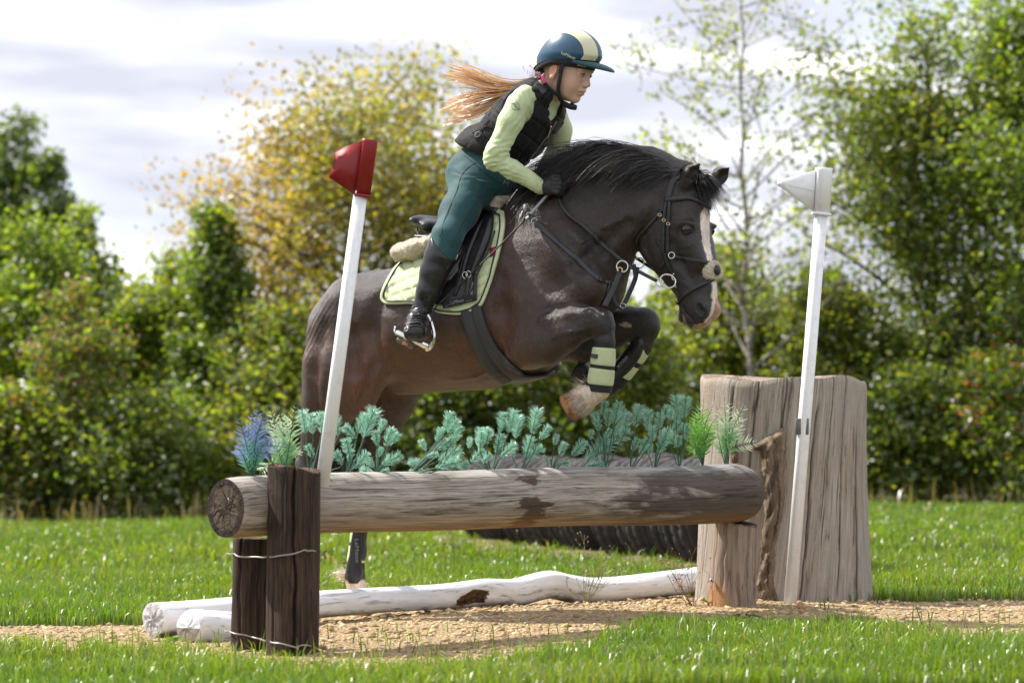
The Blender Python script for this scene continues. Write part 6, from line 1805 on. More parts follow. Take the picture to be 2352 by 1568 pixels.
def shield_(o, P, R, t0, t1, ang0, ang1, grow, lettering=None, wid=None):
    """curved leather guard over part of the boot"""
    a, b = int(t0*39), int(t1*39)+1; Q_ = resample(P[a:b], 26); T, N_, B_ = frames(Q_, HP.L)
    Rq = np.interp(np.linspace(t0, t1, 26), np.linspace(0, 1, 40), R)
    V = []; na = 17
    for lay in (grow, 0.0):
        for k in range(26):
            e = math.sin(math.pi*min(1, max(0, (k+.6)/26)))**.35
            wv = wid[k] if wid is not None else 1.0
            for th_ in np.linspace(-1, 1, na):
                mid, half = (ang0+ang1)/2, (ang1-ang0)/2*e*wv
                a_ = mid+half*th_
                edge = (1-abs(th_)**6)*min(1, k/2+.2, (25-k)/2+.2)
                V.append(Q_[k]+(N_[k]*math.cos(a_)+B_[k]*math.sin(a_))*(Rq[k]+.0025+lay*edge))
    V = np.array(V); M = 26*na
    i, j = np.meshgrid(np.arange(25), np.arange(na-1), indexing='ij'); f = np.stack([i*na+j, (i+1)*na+j, (i+1)*na+j+1, i*na+j+1], -1).reshape(-1, 4)
    return mesh_np('boot_guard', V, np.vstack([f, f[:, ::-1]+M]), M_LEA, o)
T, N_, B_ = frames(P, HP.L)
def ang_to(P, k, vec):
    T, N_, B_ = frames(P, HP.L); return math.atan2(vec@B_[k], vec@N_[k])
a_ = ang_to(P, 20, np.array([-.55, -.75, .1])); shield_(b2, P, R, .0, .96, a_-1.05, a_+1.05, .006)
text_on(b2, 'LeMieux', (1457, 796), (1415, 842), 11, None, 0, M_GREYPRINT, D=lambda x, y: P[20][1]-.0440-(x-1437)*.0002)
b3, P, R = leg_boot('boot with long black shield on the far hind leg under the log', [(828, 1195), (821, 1250), (817, 1300), (816, 1338)], .12, [.030, .030, .031, .035, .037], [(.05, .36), (.42, .68)], None)
a_ = ang_to(P, 20, np.array([-.15, -1, 0])); shield_(b3, P, R, .0, 1.0, a_-.95, a_+.95, .006, wid=np.interp(np.arange(26), [0, 14, 21, 25], [.75, .75, 1.35, 1.3]))
text_on(b3, 'LeMieux', (815, 1238), (817, 1292), 9, None, 0, M_GREYPRINT, D=P[20][1]-.0415)
b4, P, R = leg_boot('boot on the near hind leg hidden behind the dark post', [(686, 1205), (678, 1255), (672, 1295), (668, 1330)], -.12, [.030, .030, .031, .035, .037], [(.05, .36), (.42, .68)], None)
# ------------------------------------------------------------------ the rider
o_ = HP.w(1105, 450, 0); TR = Plane((o_[0], o_[1]), -31)
def tn(px, py, r, lat=0.0, rl=None): return hn(px, py, r, lat, rl, TR)
def tp(px, py, lat, r=None):
    q = TR.p(px, py, lat); return (*q, r) if r is not None else q
def hp4(px, py, lat, r): return (*TR.loc(HP.w(px, py, lat)), r)
pc = TR.w(1120, 440, 0)
person = None
# ---- materials
def cloth(name, col, rough=.7, wr=.3, ws=(30, 30, 30), sheen=.15, var=.12, fine=500):
    n = NT(name); v = n.coord('Object'); f = n.noise(n.coord('Object', ws), 1.0, 3, .5, .6); g = n.noise(v, fine, 2); b = n.noise(v, 9, 3)
    c = n.ramp(b, [(.3, tuple(x*(1-var) for x in col)), (.7, tuple(min(1, x*(1+var)) for x in col))])
    return n.bsdf(c, rough, .35, 0, n.bump(n.math('ADD', f, n.math('MULTIPLY', g, .12)), wr, .008), Sheen_Weight=sheen, Sheen_Roughness=.4)
M_SHIRT = cloth('pale_green_shirt', (.50, .57, .33), .62, .22, (26, 26, 60))
M_BREECH = cloth('teal_breeches', (.014, .060, .066), .72, .14, (14, 14, 24), .2)
M_VEST = cloth('black_vest', (.0075, .007, .008), .8, .25, (60, 60, 60), .06, .3)
M_GLOVE = leather('black_glove', (.014, .013, .015), .55, .5)
M_BOOTL = leather('riding_boot_leather', (.012, .012, .013), .30, .22)
# ---- shirt
SH = Vol(TR, tp(1040, 480, 0)-np.array([.05, .42, .05]), tp(1345, 165, 0)+np.array([.08, .40, .05]), .0052)
torso = [tn(1100, 398, 56, 0, .125), tn(1140, 350, 54, 0, .115), tn(1188, 300, 56, 0, .125), tn(1226, 254, 52, 0, .135), tn(1246, 222, 34, 0, .10)]
SH.chain(torso, .03)
arm_n = [(*tp(1193, 241, -.135), .050), (*tp(1172, 282, -.165), .044), (*tp(1140, 350, -.195), .039), (*tp(1136, 366, -.19), .038), (*tp(1180, 392, -.16), .034), (*tp(1242, 429, -.105), .0285)]
arm_f = [(*tp(1270, 258, .135), .050), (*tp(1284, 300, .165), .047), (*tp(1282, 352, .20), .042), (*tp(1268, 372, .18), .038), (*tp(1228, 432, .075), .029)]
SH.caps(arm_n, .018); SH.caps(arm_f, .018)
SH.chain([tn(1252, 222, 30, 0, .058), tn(1264, 196, 25, 0, .046)], .02)                  # collar
SH.chain([tn(1220, 222, 26, -.06, .08), tn(1255, 236, 26, .06, .08)], .03)
v, f = SH.mesh(1)
nl = SH.normal(v)
q = proj(v); L3 = TR.loc(v)
# folds: round the elbow, along the sleeves, at the collar
def fold(q, a, b, lam, amp, width):
    a, b = np.array(a, float), np.array(b, float); d = b-a; L = np.linalg.norm(d); d /= L
    t = (q-a)@d; s_ = (q-a)@np.array([-d[1], d[0]])
    ph_ = 2.6*vnoise(np.stack([q[:, 0]/46, q[:, 1]/46, 0*q[:, 0]], 1), 1.0, int(lam)); w_ = .35+.65*np.clip(.5+vnoise(np.stack([q[:, 0]/30, q[:, 1]/30, 0*q[:, 0]], 1), 1.0, int(lam)+5), 0, 1)
    return amp*w_*np.sin(s_/lam*2*math.pi+1.2*np.sin(t/L*3)+ph_)*np.exp(-(s_/width)**2)*np.exp(-((t-L/2)/(L*.6))**4)
disp = fold(q, (1118, 372), (1180, 352), 13, .0035, 40)+fold(q, (1124, 386), (1200, 408), 11, .0028, 26)+fold(q, (1200, 270), (1150, 330), 17, .0022, 30)+fold(q, (1225, 405), (1240, 450), 9, .0018, 24)+fold(q, (1205, 220), (1215, 285), 14, .0022, 26)
disp += .0022*vnoise(v*np.array([1, 1, 1.0]), 9, 4)
near_s = np.clip(-L3[:, 1]*20+.3, 0, 1)
v = v+nl*(disp*(.4+.6*near_s))[:, None]
# ---- the body: head and neck finely, the covered trunk and limbs inside the clothes
hc = TR.w(1302, 157, 0)
yaw, pit = math.radians(-29), math.radians(17.5)
fh = np.array([math.cos(yaw), math.sin(yaw), 0]); lf = np.array([-math.sin(yaw), math.cos(yaw), 0])
fx = fh*math.cos(pit)-np.array([0, 0, 1])*math.sin(pit); fz = np.cross(fx, lf)
HF = Frame(hc, np.stack([fx, lf, fz]))
FV = Vol(HF, (-.13, -.11, -.25), (.135, .11, .135), .0026)
FV.ell((-.006, 0, .022), (.094, .074, .092), .01)
FV.ell((.026, 0, -.050), (.060, .056, .062), .03)                     # lower face
FV.ell((.046, 0, .000), (.046, .054, .045), .02)                      # brow
FV.ell((.034, 0, -.084), (.044, .040, .024), .02)                     # jaw
FV.ell((.066, 0, -.100), (.017, .020, .014), .014)                    # chin
for sg in (-1, 1):
    FV.ell((.052, sg*.034, -.048), (.028, .022, .026), .02)            # cheek
    FV.ell((.083, sg*.031, -.004), (.016, .017, .012), .012, 'sub')    # eye hollow
    FV.ell((.0735, sg*.030, -.006), (.015, .0165, .0135), .006)         # eyeball under the lids
    FV.ell((.082, sg*.030, .012), (.010, .020, .006), .012)            # eyebrow ridge
    FV.ell((.0915, sg*.0095, -.041), (.0085, .0065, .0065), .006)      # wing of the nose
    FV.ell((.0965, sg*.0052, -.0475), (.0030, .0028, .0030), .002, 'sub')
    # ear
    e0 = np.array([-.012, sg*.073, -.018]); rot = np.array([[.94, .34*sg, 0], [-.34*sg, .94, 0], [0, 0, 1]])
    FV.ell(e0, (.0185, .0085, .031), .006, rot=rot); FV.ell(e0+np.array([.004, sg*.009, .003]), (.0105, .006, .021), .004, 'sub', rot=rot)
    FV.ell(e0+np.array([.004, sg*.002, -.026]), (.009, .006, .009), .006)
FV.caps([(.082, 0, .004, .0085), (.092, 0, -.020, .0080), (.1015, 0, -.036, .0105)], .012)    # nose
FV.ell((.080, 0, -.064), (.014, .024, .016), .012)                    # muzzle of the mouth
FV.ell((.0905, 0, -.0625), (.0065, .0185, .0048), .006)               # upper lip
FV.ell((.0875, 0, -.0745), (.0070, .0165, .0055), .006)               # lower lip
FV.caps([(.0990, 0, -.0685, .0013), (.0930, -.012, -.0690, .0014), (.0850, -.0215, -.0712, .0015), (.081, -.026, -.073, .0013)], .003, op='sub')
FV.caps([(.0990, 0, -.0685, .0013), (.0930, .012, -.0690, .0014), (.0850, .0215, -.0712, .0015)], .003, op='sub')
nb = HF.loc(TR.w(1256, 214, 0))
FV.caps([(-.026, 0, -.060, .046), (*(np.array([-.030, 0, -.09])*.5+nb*.5), .041), (*nb, .045)], .022)
fvv, fvf = FV.mesh(1)
B2 = Vol(TR, SH.lo, SH.hi, .012)
B2.chain([(a, b, c, d*.86, e*.86) for a, b, c, d, e in torso], .03); B2.caps([(*p[:3], p[3]*.8) for p in arm_n], .02); B2.caps([(*p[:3], p[3]*.8) for p in arm_f], .02)
bv, bf = B2.mesh()
loc = HF.loc(fvv)
C = np.tile(np.array([.62, .395, .295]), (len(fvv), 1))
def tint(c, r, col, k):
    global C
    w = (k*np.exp(-(((loc-np.asarray(c))/np.asarray(r))**2).sum(1)))[:, None]; C = C*(1-w)+np.asarray(col)*w
for sg in (-1, 1):
    tint((.062, sg*.045, -.040), (.022, .02, .02), (.56, .27, .20), .6)
    tint((-.012, sg*.078, -.018), (.022, .014, .034), (.62, .28, .18), .8)
    tint((.083, sg*.030, .014), (.010, .020, .0035), (.30, .17, .10), .75)          # eyebrow
tint((.102, 0, -.040), (.014, .012, .012), (.58, .30, .23), .5)
tint((.090, 0, -.062), (.010, .017, .005), (.50, .20, .17), .6); tint((.088, 0, -.075), (.010, .016, .006), (.52, .22, .18), .75); tint((.090, -.010, -.0690), (.012, .016, .0018), (.18, .05, .045), .9)
V = np.vstack([fvv, bv]); CC = np.vstack([C, np.tile([.56, .33, .24], (len(bv), 1))])
n = NT('skin'); vv = n.coord('Object'); fq = n.noise(vv, 260, 3)
M_SKIN = n.bsdf(n.attr(), .48, .4, 0, n.bump(fq, .12, .001), Subsurface_Weight=.12, Subsurface_Radius=(.012, .005, .003), Subsurface_Scale=1.0)
person = mesh_np('person', V, [np.vstack([fvf, bf+len(fvv)])], M_SKIN, col=CC)
tag(person, 'rider in teal and cream striped helmet, black vest, pale green shirt and tall boots', 'person')
# clothes hang on the person
mesh_np('shirt', v, f, M_SHIRT, person)
# eyes: narrow slits looking down
M_WHITE = simple('eye_white', (.55, .50, .47), .25, .5, 0, 0); M_IRIS = simple('eye_iris', (.02, .014, .010), .12, .6, 0, 0); M_LASH = simple('lash', (.05, .03, .02), .8, .2, 0, 0)
for sg in (-1, 1):
    c = HF.world(np.array([.0760, sg*.0300, -.0075])); vq, fq_ = uvsphere(c, (.0135, .0150, .0060), axes=HF.A); mesh_np('eye', vq, fq_, M_WHITE, person)
    c = HF.world(np.array([.0850, sg*.0285, -.0085])); vq, fq_ = uvsphere(c, (.0052, .0058, .0046), axes=HF.A); mesh_np('iris', vq, fq_, M_IRIS, person)
    a = np.linspace(-1, 1, 12); Lh = np.stack([.0905-.007*a*a, sg*(.030+.0150*a), -.0035+.001-.0035*a*a], 1); vq, fq_, tc = tube(HF.world(Lh), .0016, 6); mesh_np('eyelashes', vq, fq_, M_LASH, person)

# ---- vest
VV = Vol(TR, SH.lo, SH.hi, .0048)
VV.chain([tn(1082, 362, 40, 0, .130), tn(1110, 350, 62, 0, .142), tn(1140, 345, 66, 0, .142), tn(1188, 298, 71, 0, .150), tn(1226, 250, 66, 0, .150), tn(1244, 216, 40, 0, .088)], .025)
for sg in (-1, 1):
    VV.chain([tn(1214+(26 if sg > 0 else 0), 212, 17, sg*.070, .040), tn(1238+(20 if sg > 0 else 0), 206, 16, sg*.062, .035), tn(1254+(14 if sg > 0 else 0), 222, 16, sg*.07, .035)], .02)
sa = np.array(arm_n[0][:3]); s2 = np.array(arm_n[1][:3]); VV.cap(sa+np.array([.012, -.035, .012]), s2+np.array([.0, -.03, -.10]), .073, .060, .012, 'sub')
sa = np.array(arm_f[0][:3]); s2 = np.array(arm_f[1][:3]); VV.cap(sa+np.array([0, .045, .0]), s2+np.array([0, .04, -.05]), .066, .062, .012, 'sub')
# neck opening, front slit at the throat and hem
VV.cap(tp(1262, 214, 0), tp(1285, 180, 0), .058, .08, .008, 'sub')
a_, b_ = tp(1272, 232, -.01), tp(1277, 285, -.015)
VV.cap(a_, b_, .050, .016, .008, 'sub')
h0, h1 = tp(1062, 322, 0), tp(1206, 394, 0)                       # hem line: everything below it goes
dn = np.array([h1[0]-h0[0], 0, h1[2]-h0[2]]); dn /= np.linalg.norm(dn)
VV.put(lambda P: ((P[..., 2]-h0[2])*dn[0]-(P[..., 0]-h0[0])*dn[2]), VV.lo, VV.hi, .008, 'sub')
v, f = VV.mesh(1); nl = VV.normal(v); q = proj(v)
z0, z1 = np.array([1270, 292.]), np.array([1198, 388.]); e1 = (z1-z0)/np.linalg.norm(z1-z0); e2 = np.array([e1[1], -e1[0]])
aa, bb = (q-z0)@e1, (q-z0)@e2
g = np.exp(-(((aa+8) % 40-20)/2.6)**2)+np.exp(-((bb % 38-19)/2.6)**2)*1.0
fr_ = (TR.loc(v)[:, 1] < .12) & (q[:, 0] > 1120)
v = v-nl*(np.clip(g, 0, 1)*.0060*np.where(fr_, 1, .3))[:, None]+nl*(.0018*vnoise(v, 14, 8))[:, None]
vest = mesh_np('vest', v, f, M_VEST, person)
# zip and laces
def on_vol(vol, pts, off, n, smooth=1):
    return on_body(pts, off, n, vol)
M_ZIP = simple('steel_zip', (.30, .28, .25), .4, .5, .8, .1)
W, N = on_vol(VV, [(1279, 278), (1270, 292), (1254, 315), (1232, 345), (1198, 386)], .001, 44); vq, fq_ = ribbon(W, N, .0055, .0018); zp = mesh_np('zip', vq, fq_, M_NEO, vest)
mb = MB()
for k in range(1, 43):
    T_ = (W[min(k+1, 43)]-W[k-1]); T_ /= np.linalg.norm(T_); S_ = np.cross(T_, N[k]); vq, fq_ = box(W[k]+N[k]*.002, .0030, .0012, .0012, ax=S_, up=N[k]); mb.add(vq, fq_)
zt = mb.build('zip_teeth', M_ZIP, vest); zt['kind'] = 'stuff'
W, N = on_vol(VV, [(1266, 290), (1261, 305), (1258, 318)], .006, 8); vq, fq_ = ribbon(W, N, .003, .0014); mesh_np('zip_pull', vq, fq_, M_BRASS, vest)
W2, N2 = on_vol(SH, [(1297, 244), (1287, 262), (1279, 280)], .002, 14); vq, fq_ = ribbon(W2, N2, .0022, .0012); mesh_np('collar_zip', vq, fq_, M_NAVY, person)
for a, b in (((1085, 305), (1118, 290)), ((1090, 318), (1122, 275)), ((1100, 290), (1112, 318)), ((1120, 268), (1135, 292))):
    W, N = on_vol(VV, [a, ((a[0]+b[0])/2, (a[1]+b[1])/2), b], .003, 10); vq, fq_, tc = tube(W, .0022, 6); mesh_np('lace', vq, fq_, M_NEO, vest)
W = VV.hit([1097], [309], .005)[0]; ring(vest, 'buckle', W, .011, .0024, (0, 1, 0), M_GREYPRINT, .7, .6)
# shoulder strap seam
W, N = on_vol(VV, [(1222, 205), (1240, 203), (1252, 215)], .002, 12); vq, fq_ = ribbon(W, N, .010, .002); mesh_np('shoulder_band', vq, fq_, M_NEO, vest)
# ---- shirt details: cuff seam, sleeve badge
M_DKPRINT = simple('dark_print', (.035, .06, .06), .6, .3, 0, 0)
text_on(person, 'LeMieux', (1171, 236), (1192, 253.5), 6.2, SH, .004, M_DKPRINT, 'sleeve_lettering')
bd = [(1176, 239), (1186, 235.5), (1190.5, 238), (1194, 251), (1184, 252.5), (1179, 252), (1175, 246), (1176, 239)]
W, N = on_vol(SH, [(a, b) for a, b in bd], .0045, 30); vq, fq_, tc = tube(W, .0007, 5); mesh_np('sleeve_badge', vq, fq_, M_DKPRINT, person)

# ---- breeches
BR = Vol(TR, np.array([TR.p(980, 600, -.3)[0]-.10, -.46, TR.p(1000, 620, 0)[2]-.05]), tp(1260, 320, 0)+np.array([.10, .46, .02]), .0056)
BR.chain([tn(1092, 408, 58, 0, .135), tn(1118, 378, 58, 0, .128), tn(1145, 350, 58, 0, .122)], .02)
for lat, pts in ((-1, [(1078, 398, -.075, .080), (1088, 425, -.10, .082), (1053, 488, -.205, .065), (1026, 545, -.30, .051), (1014, 585, -.318, .046), (1004, 615, -.325, .040)]),
                 (1, [(1118, 405, .075, .080), (1138, 428, .12, .082), (1185, 452, .21, .070), (1206, 500, .30, .054), (1214, 560, .325, .044)])):
    BR.caps([hp4(*p) for p in pts], .035)
BR.chain([tn(1150, 395, 46, 0, .11), tn(1170, 425, 36, 0, .10)], .04)
v, f = BR.mesh(1); nl = BR.normal(v); q = proj(v)
disp = fold(q, (1045, 400), (1110, 415), 15, .0018, 18)+fold(q, (1080, 445), (1150, 450), 17, .0018, 22)+.0018*vnoise(v, 8, 6)
v = v+nl*disp[:, None]
bre = mesh_np('breeches', v, f, M_BREECH, person)
for pts in ([(1093, 372), (1062, 398), (1048, 440), (1022, 500), (1010, 545)], [(1125, 432), (1090, 470), (1060, 520), (1036, 570)]):
    W, N = on_vol(BR, pts, .0008, 30); vq, fq_, tc = tube(W, .0012, 5); mesh_np('seam', vq, fq_, M_NAVY, bre)
W, N = on_vol(BR, [(1060, 352), (1085, 372), (1120, 402), (1165, 430), (1192, 440)], .0016, 30); vq, fq_ = ribbon(W, N, .0010, .0012); mesh_np('waistband_seam', vq, fq_, M_NAVY, bre)
# pocket flash of pale green
W, N = on_vol(BR, [(1094, 412), (1106, 415), (1122, 417)], .002, 8); vq, fq_ = ribbon(W, N, np.array([.0008, .002, .003, .0035, .003, .0022, .0012, .0006]), .0008); mesh_np('pocket_edge', vq, fq_, simple('teal_highlight', (.06, .16, .15), .6, .3, 0, 0), bre)
text_on(person, 'M', (1155, 424), (1166, 428), 11, BR, .004, M_GREYPRINT, 'waist_badge', .0)

# ---- boots
def riding_boot(side):
    lo_ = TR.loc(HP.w(900, 800, -.30)); 
    if side < 0:
        nodes = [hp4(1022, 552, -.312, .055), hp4(1010, 590, -.322, .056), hp4(998, 625, -.328, .053), hp4(984, 668, -.335, .043), hp4(970, 708, -.338, .034), hp4(962, 730, -.338, .034)]
        ank = HP.w(960, 732, -.338); toe = ank+np.array([-.008, -.150, -.052]); heel = ank+np.array([.004, .030, -.030])
    else:
        nodes = [hp4(1206, 520, .31, .055), hp4(1216, 600, .33, .053), hp4(1226, 700, .335, .042), hp4(1236, 780, .34, .034), hp4(1240, 815, .34, .034)]
        ank = HP.w(1240, 815, .34); toe = HP.w(1268, 838, .36)+np.array([0, -.02, 0]); heel = HP.w(1226, 836, .335)
    allp = np.array([n[:3] for n in nodes]+[TR.loc(ank), TR.loc(toe), TR.loc(heel)])
    K = Vol(TR, allp.min(0)-.085, allp.max(0)+.085, .0046)
    K.caps(nodes, .012)
    A_, T_, H_ = TR.loc(ank), TR.loc(toe), TR.loc(heel)
    K.caps([(*A_, .036), (*(A_*.6+T_*.4+np.array([0, 0, .006])), .037), (*T_, .0345)], .02)
    wv = np.cross((T_-A_)/np.linalg.norm(T_-A_), [0, 0, 1.0])
    for sg in (-1, 1): K.caps([(*(A_*.35+T_*.65+wv*.011*sg-np.array([0, 0, .006])), .030), (*(T_+wv*.011*sg-np.array([0, 0, .003])), .028)], .015)
    K.caps([(*H_, .031), (*(A_*.7+H_*.3), .033)], .02)
    # flat sole
    d = (T_-H_)/np.linalg.norm(T_-H_); up = np.array([0, 0, 1.0])-d*d[2]; up /= np.linalg.norm(up); s0 = T_-up*.026
    K.put(lambda P: (P-s0.astype(np.float32))@up, K.lo, K.hi, .004, 'sub')
    if side < 0:
        p_ = TR.loc(HP.w(1000, 546, -.33)); p2 = TR.loc(HP.w(1036, 580, -.30)); dd = (p2-p_); dd[1] = 0; dd /= np.linalg.norm(dd)
        K.put(lambda P: -((P[..., 2]-p_[2])*dd[0]-(P[..., 0]-p_[0])*dd[2]), K.lo, K.hi, .003, 'sub')
    v, f = K.mesh(1)
    v = v+K.normal(v)*(.0012*vnoise(v, 10, 3)+np.exp(-((proj(v)[:, 1]-712)/14)**2)*.0018*np.sin(proj(v)[:, 1]*.9+proj(v)[:, 0]*.3))[:, None]
    bo = mesh_np('riding_boot', v, f, M_BOOTL, person)
    # sole
    Sg = [H_-up*.026-d*.030, H_-up*.026, (H_+T_)/2-up*.024, T_-up*.0262-d*.02, T_-up*.0262+d*.030]
    P_ = TR.world(spline(np.array(Sg), 24)); wd = np.array([.018, .030, .031, .028, .026, .028, .034, .040, .043, .043, .040, .030, .014])
    vq, fq_ = ribbon(P_, np.tile(TR.world(up)-TR.world(np.zeros(3)), (24, 1)), np.interp(np.linspace(0, 1, 24), np.linspace(0, 1, len(wd)), wd), .0055)
    mesh_np('sole', vq, fq_, simple('boot_sole', (.085, .078, .062), .8, .25, 0, .4, 60, .8, 110, .004), bo)
    return bo, K, ank, toe
boot, KV, ank, toe = riding_boot(-1)
boot2, _, _, _ = riding_boot(1)
M_LACE = leather('boot_lace', (.035, .034, .036), .4, .2)
for k in range(5):
    y = 722+k*6.2; xa, xb = 946-k*2.2, 976-k*.6
    W, N = on_vol(KV, [(xa, y+3), ((xa+xb)/2, y), (xb, y+4)], .0025, 12); vq, fq_, tc = tube(W, .0026, 6); mesh_np('boot_lace', vq, fq_, M_LACE, boot)
W, N = on_vol(KV, [(930, 745), (945, 741), (965, 740), (972, 748)], .004, 14); vq, fq_ = ribbon(W, N, .005, .0022); mesh_np('spur_strap', vq, fq_, M_LEAG, boot)
for x, y in ((931, 749), (927, 756)): ring(boot, 'spur_buckle', KV.hit([x+6], [y], .004)[0], .006, .0014, (0, 1, 0), M_CHROME)

# ---- gloves
def glove(c, mir, name='glove'):
    G = Vol(TR, c-.075, c+.075, .0032)
    m = np.array([1, mir, 1.0])
    P_ = lambda x, y, z, r: (*(c+np.array([x, y, z])*m), r)
    G.ell(c+np.array([0, 0, 0]), (.036, .020, .032), .01)
    G.caps([P_(-.050, 0, .004, .026), P_(-.022, 0, 0, .026)], .012)
    for k, (z, L) in enumerate(((.024, .9), (.010, 1.0), (-.005, .95), (-.019, .8))):
        G.caps([P_(.016, -.012, z, .0098), P_(.042*L, -.008, z-.003, .0096), P_(.048*L, .012, z-.006, .0088), P_(.028*L, .024, z-.008, .0080), P_(.010, .020, z-.008, .0078)], .0035)
    G.caps([P_(-.016, .004, .026, .0115), P_(.010, .006, .036, .0100), P_(.034, .006, .034, .0085)], .006)
    v, f = G.mesh(1); v = v+G.normal(v)*(.0010*vnoise(v, 34, 2))[:, None]
    return mesh_np(name, v, f, M_GLOVE, person)
glove(tp(1266, 429, -.098), 1); glove(tp(1226, 449, .055), -1)

# ---- helmet
def helmet_edge(a): return .024+.030*np.clip(np.cos(a), 0, 1)-.064*np.clip(-np.cos(a), 0, 1)**1.3
def helmet():
    nu, nv = 120, 40
    a = np.linspace(0, 2*math.pi, nu, endpoint=False); e = np.linspace(0, 1, nv)
    Aa, E = np.meshgrid(a, e)
    rim = helmet_edge(Aa)
    ph = E*math.pi/2
    c0 = np.array([-.010, 0, .032])
    Z = np.where(True, np.sin(ph), 0)
    z = rim+(.118+c0[2]-rim)*(np.sin(ph)**1.0)
    t = np.clip((z-rim)/(.118+c0[2]-rim), 0, 1)
    k = np.cos(ph)**.86
    k = np.where(E < .12, k*(1-.06*(1-E/.12)), k)
    x = c0[0]+(.128*np.cos(Aa)+.006)*k; y = .098*np.sin(Aa)*k
    V = np.stack([x, y, z], -1)
    col = np.zeros(V.shape)
    ay = np.abs(y)+.010*np.clip(-(x+.02)/.1, 0, 1)
    blue = np.array([.012, .062, .120]); cream = np.array([.62, .60, .40]); edge = np.array([.006, .018, .035])
    return V, Aa, E
V, Aa, E = helmet(); nv, nu = V.shape[:2]
flat = V.reshape(-1, 3)
i = np.arange(nv-1)[:, None]*nu; j = np.arange(nu)[None]; jn = (j+1) % nu
F = np.stack([i+j, i+jn, i+nu+jn, i+nu+j], -1).reshape(-1, 4)
n = NT('helmet_silk'); tcv = n.coord('tc')
s_ = n.node('ShaderNodeSeparateXYZ'); n.l.new(tcv, s_.inputs[0])
ay = n.math('ABSOLUTE', s_.outputs['Y'])
st = n.ramp(n.math('MULTIPLY', ay, 10.0), [(0.0, (.014, .070, .135)), (.135, (.014, .070, .135)), (.14, (.006, .016, .03)), (.155, (.60, .59, .40)), (.64, (.60, .59, .40)), (.655, (.006, .016, .03)), (.675, (.012, .062, .118))], 'CONSTANT')
fb = n.noise(n.coord('Object', (90, 90, 12)), 1.0, 3, .5)
M_HELM = n.bsdf(st, .36, .5, 0, n.bump(fb, .10, .004), Sheen_Weight=.1)
helm = mesh_np('helmet', HF.world(flat), F, M_HELM, person, tc=flat)
# peak
pa = np.linspace(-1.05, 1.05, 41); rows_ = []
for k, (g, dz) in enumerate(((0.0, 0.0), (.35, .004), (.7, .004), (.93, .001), (1.0, -.003), (.97, -.008), (.6, -.005), (.0, -.007))):
    w = np.cos(pa/1.05*math.pi/2)**.6
    ro = .129+.066*g*w; rows_.append(np.stack([-.006+ro*np.cos(pa)*1.0+.0, (.099+.012*g*w)*np.sin(pa), (.020+.030*np.clip(np.cos(pa), 0, 1))+dz-.012*g*w], 1))
PV = np.concatenate(rows_); m = 41
i, j = np.meshgrid(np.arange(7), np.arange(40), indexing='ij'); PF = np.stack([i*m+j, (i+1)*m+j, (i+1)*m+j+1, i*m+j+1], -1).reshape(-1, 4)
M_PEAK = cloth('teal_peak', (.012, .062, .075), .5, .05, (20, 20, 20), .1)
mesh_np('peak', HF.world(PV), PF, M_PEAK, helm)
# black rim band under the silk
a = np.linspace(0, 2*math.pi, 80, endpoint=False)
rim = helmet_edge(a)
rows_ = []
for g, dz in ((.94, .012), (.955, -.002), (.95, -.014), (.93, -.028), (.89, -.029), (.86, .0)):
    rows_.append(np.stack([-.006+.118*g*np.cos(a), .096*g*np.sin(a), np.maximum(rim, -.02)+dz*(.75+.55*np.clip(np.cos(a), 0, 1))], 1))
RVv = np.concatenate(rows_); m = 80
i = np.arange(5)[:, None]*m; j = np.arange(m)[None]; jn = (j+1) % m
mesh_np('helmet_rim', HF.world(RVv), np.stack([i+j, i+m+j, i+m+jn, i+jn], -1).reshape(-1, 4), M_NEO, helm)
def hf_tube(parent, name, pts, r, mat, n=24, **k):
    P = HF.world(spline(np.array(pts, float), n)); v, f, tc = tube(P, r, 8, **k); return mesh_np(name, v, f, mat, parent)
# harness
for sg in (-1, 1):
    st_ = spline(np.array([(.022, sg*.084, .012), (.026, sg*.080, -.040), (.026, sg*.066, -.085), (.036, sg*.048, -.114), (.046, sg*.020, -.128)]), 26)
    nn_ = np.tile(np.array([0, sg*1.0, -.3]), (26, 1)); v, f = ribbon(HF.world(st_), nn_@HF.A, .0085, .003); mesh_np('chin_strap', v, f, M_NEO, helm)
    st_ = spline(np.array([(-.050, sg*.078, -.045), (-.035, sg*.074, -.070), (.000, sg*.068, -.092), (.026, sg*.060, -.098)]), 16)
    v, f = ribbon(HF.world(st_), np.tile(np.array([0, sg*1.0, -.3]), (16, 1))@HF.A, .0080, .003); mesh_np('chin_strap', v, f, M_NEO, helm)
hf_tube(helm, 'chin_cup', [(.040, -.026, -.125), (.060, -.008, -.130), (.072, .012, -.128)], .0105, M_NEO, 10)
st_ = spline(np.array([(-.046, -.083, -.046), (-.036, -.081, -.062), (-.028, -.079, -.074)]), 8); v, f = ribbon(HF.world(st_), np.tile(np.array([-.3, -1.0, -.2]), (8, 1))@HF.A, .0075, .0025)
mesh_np('pink_toggle', v, f, simple('pink_plastic', (.60, .04, .22), .4, .5, 0, .2, 60), helm)
v, f = box(HF.world(np.array([.092, -.066, .028])), .0165, .002, .0055, ax=np.array([-.62, -.78, 0])@HF.A*-1, up=HF.A[2], bev=.001); mesh_np('rim_badge', v, f, simple('silver_badge', (.42, .42, .36), .45, .5, .3, .1), helm)
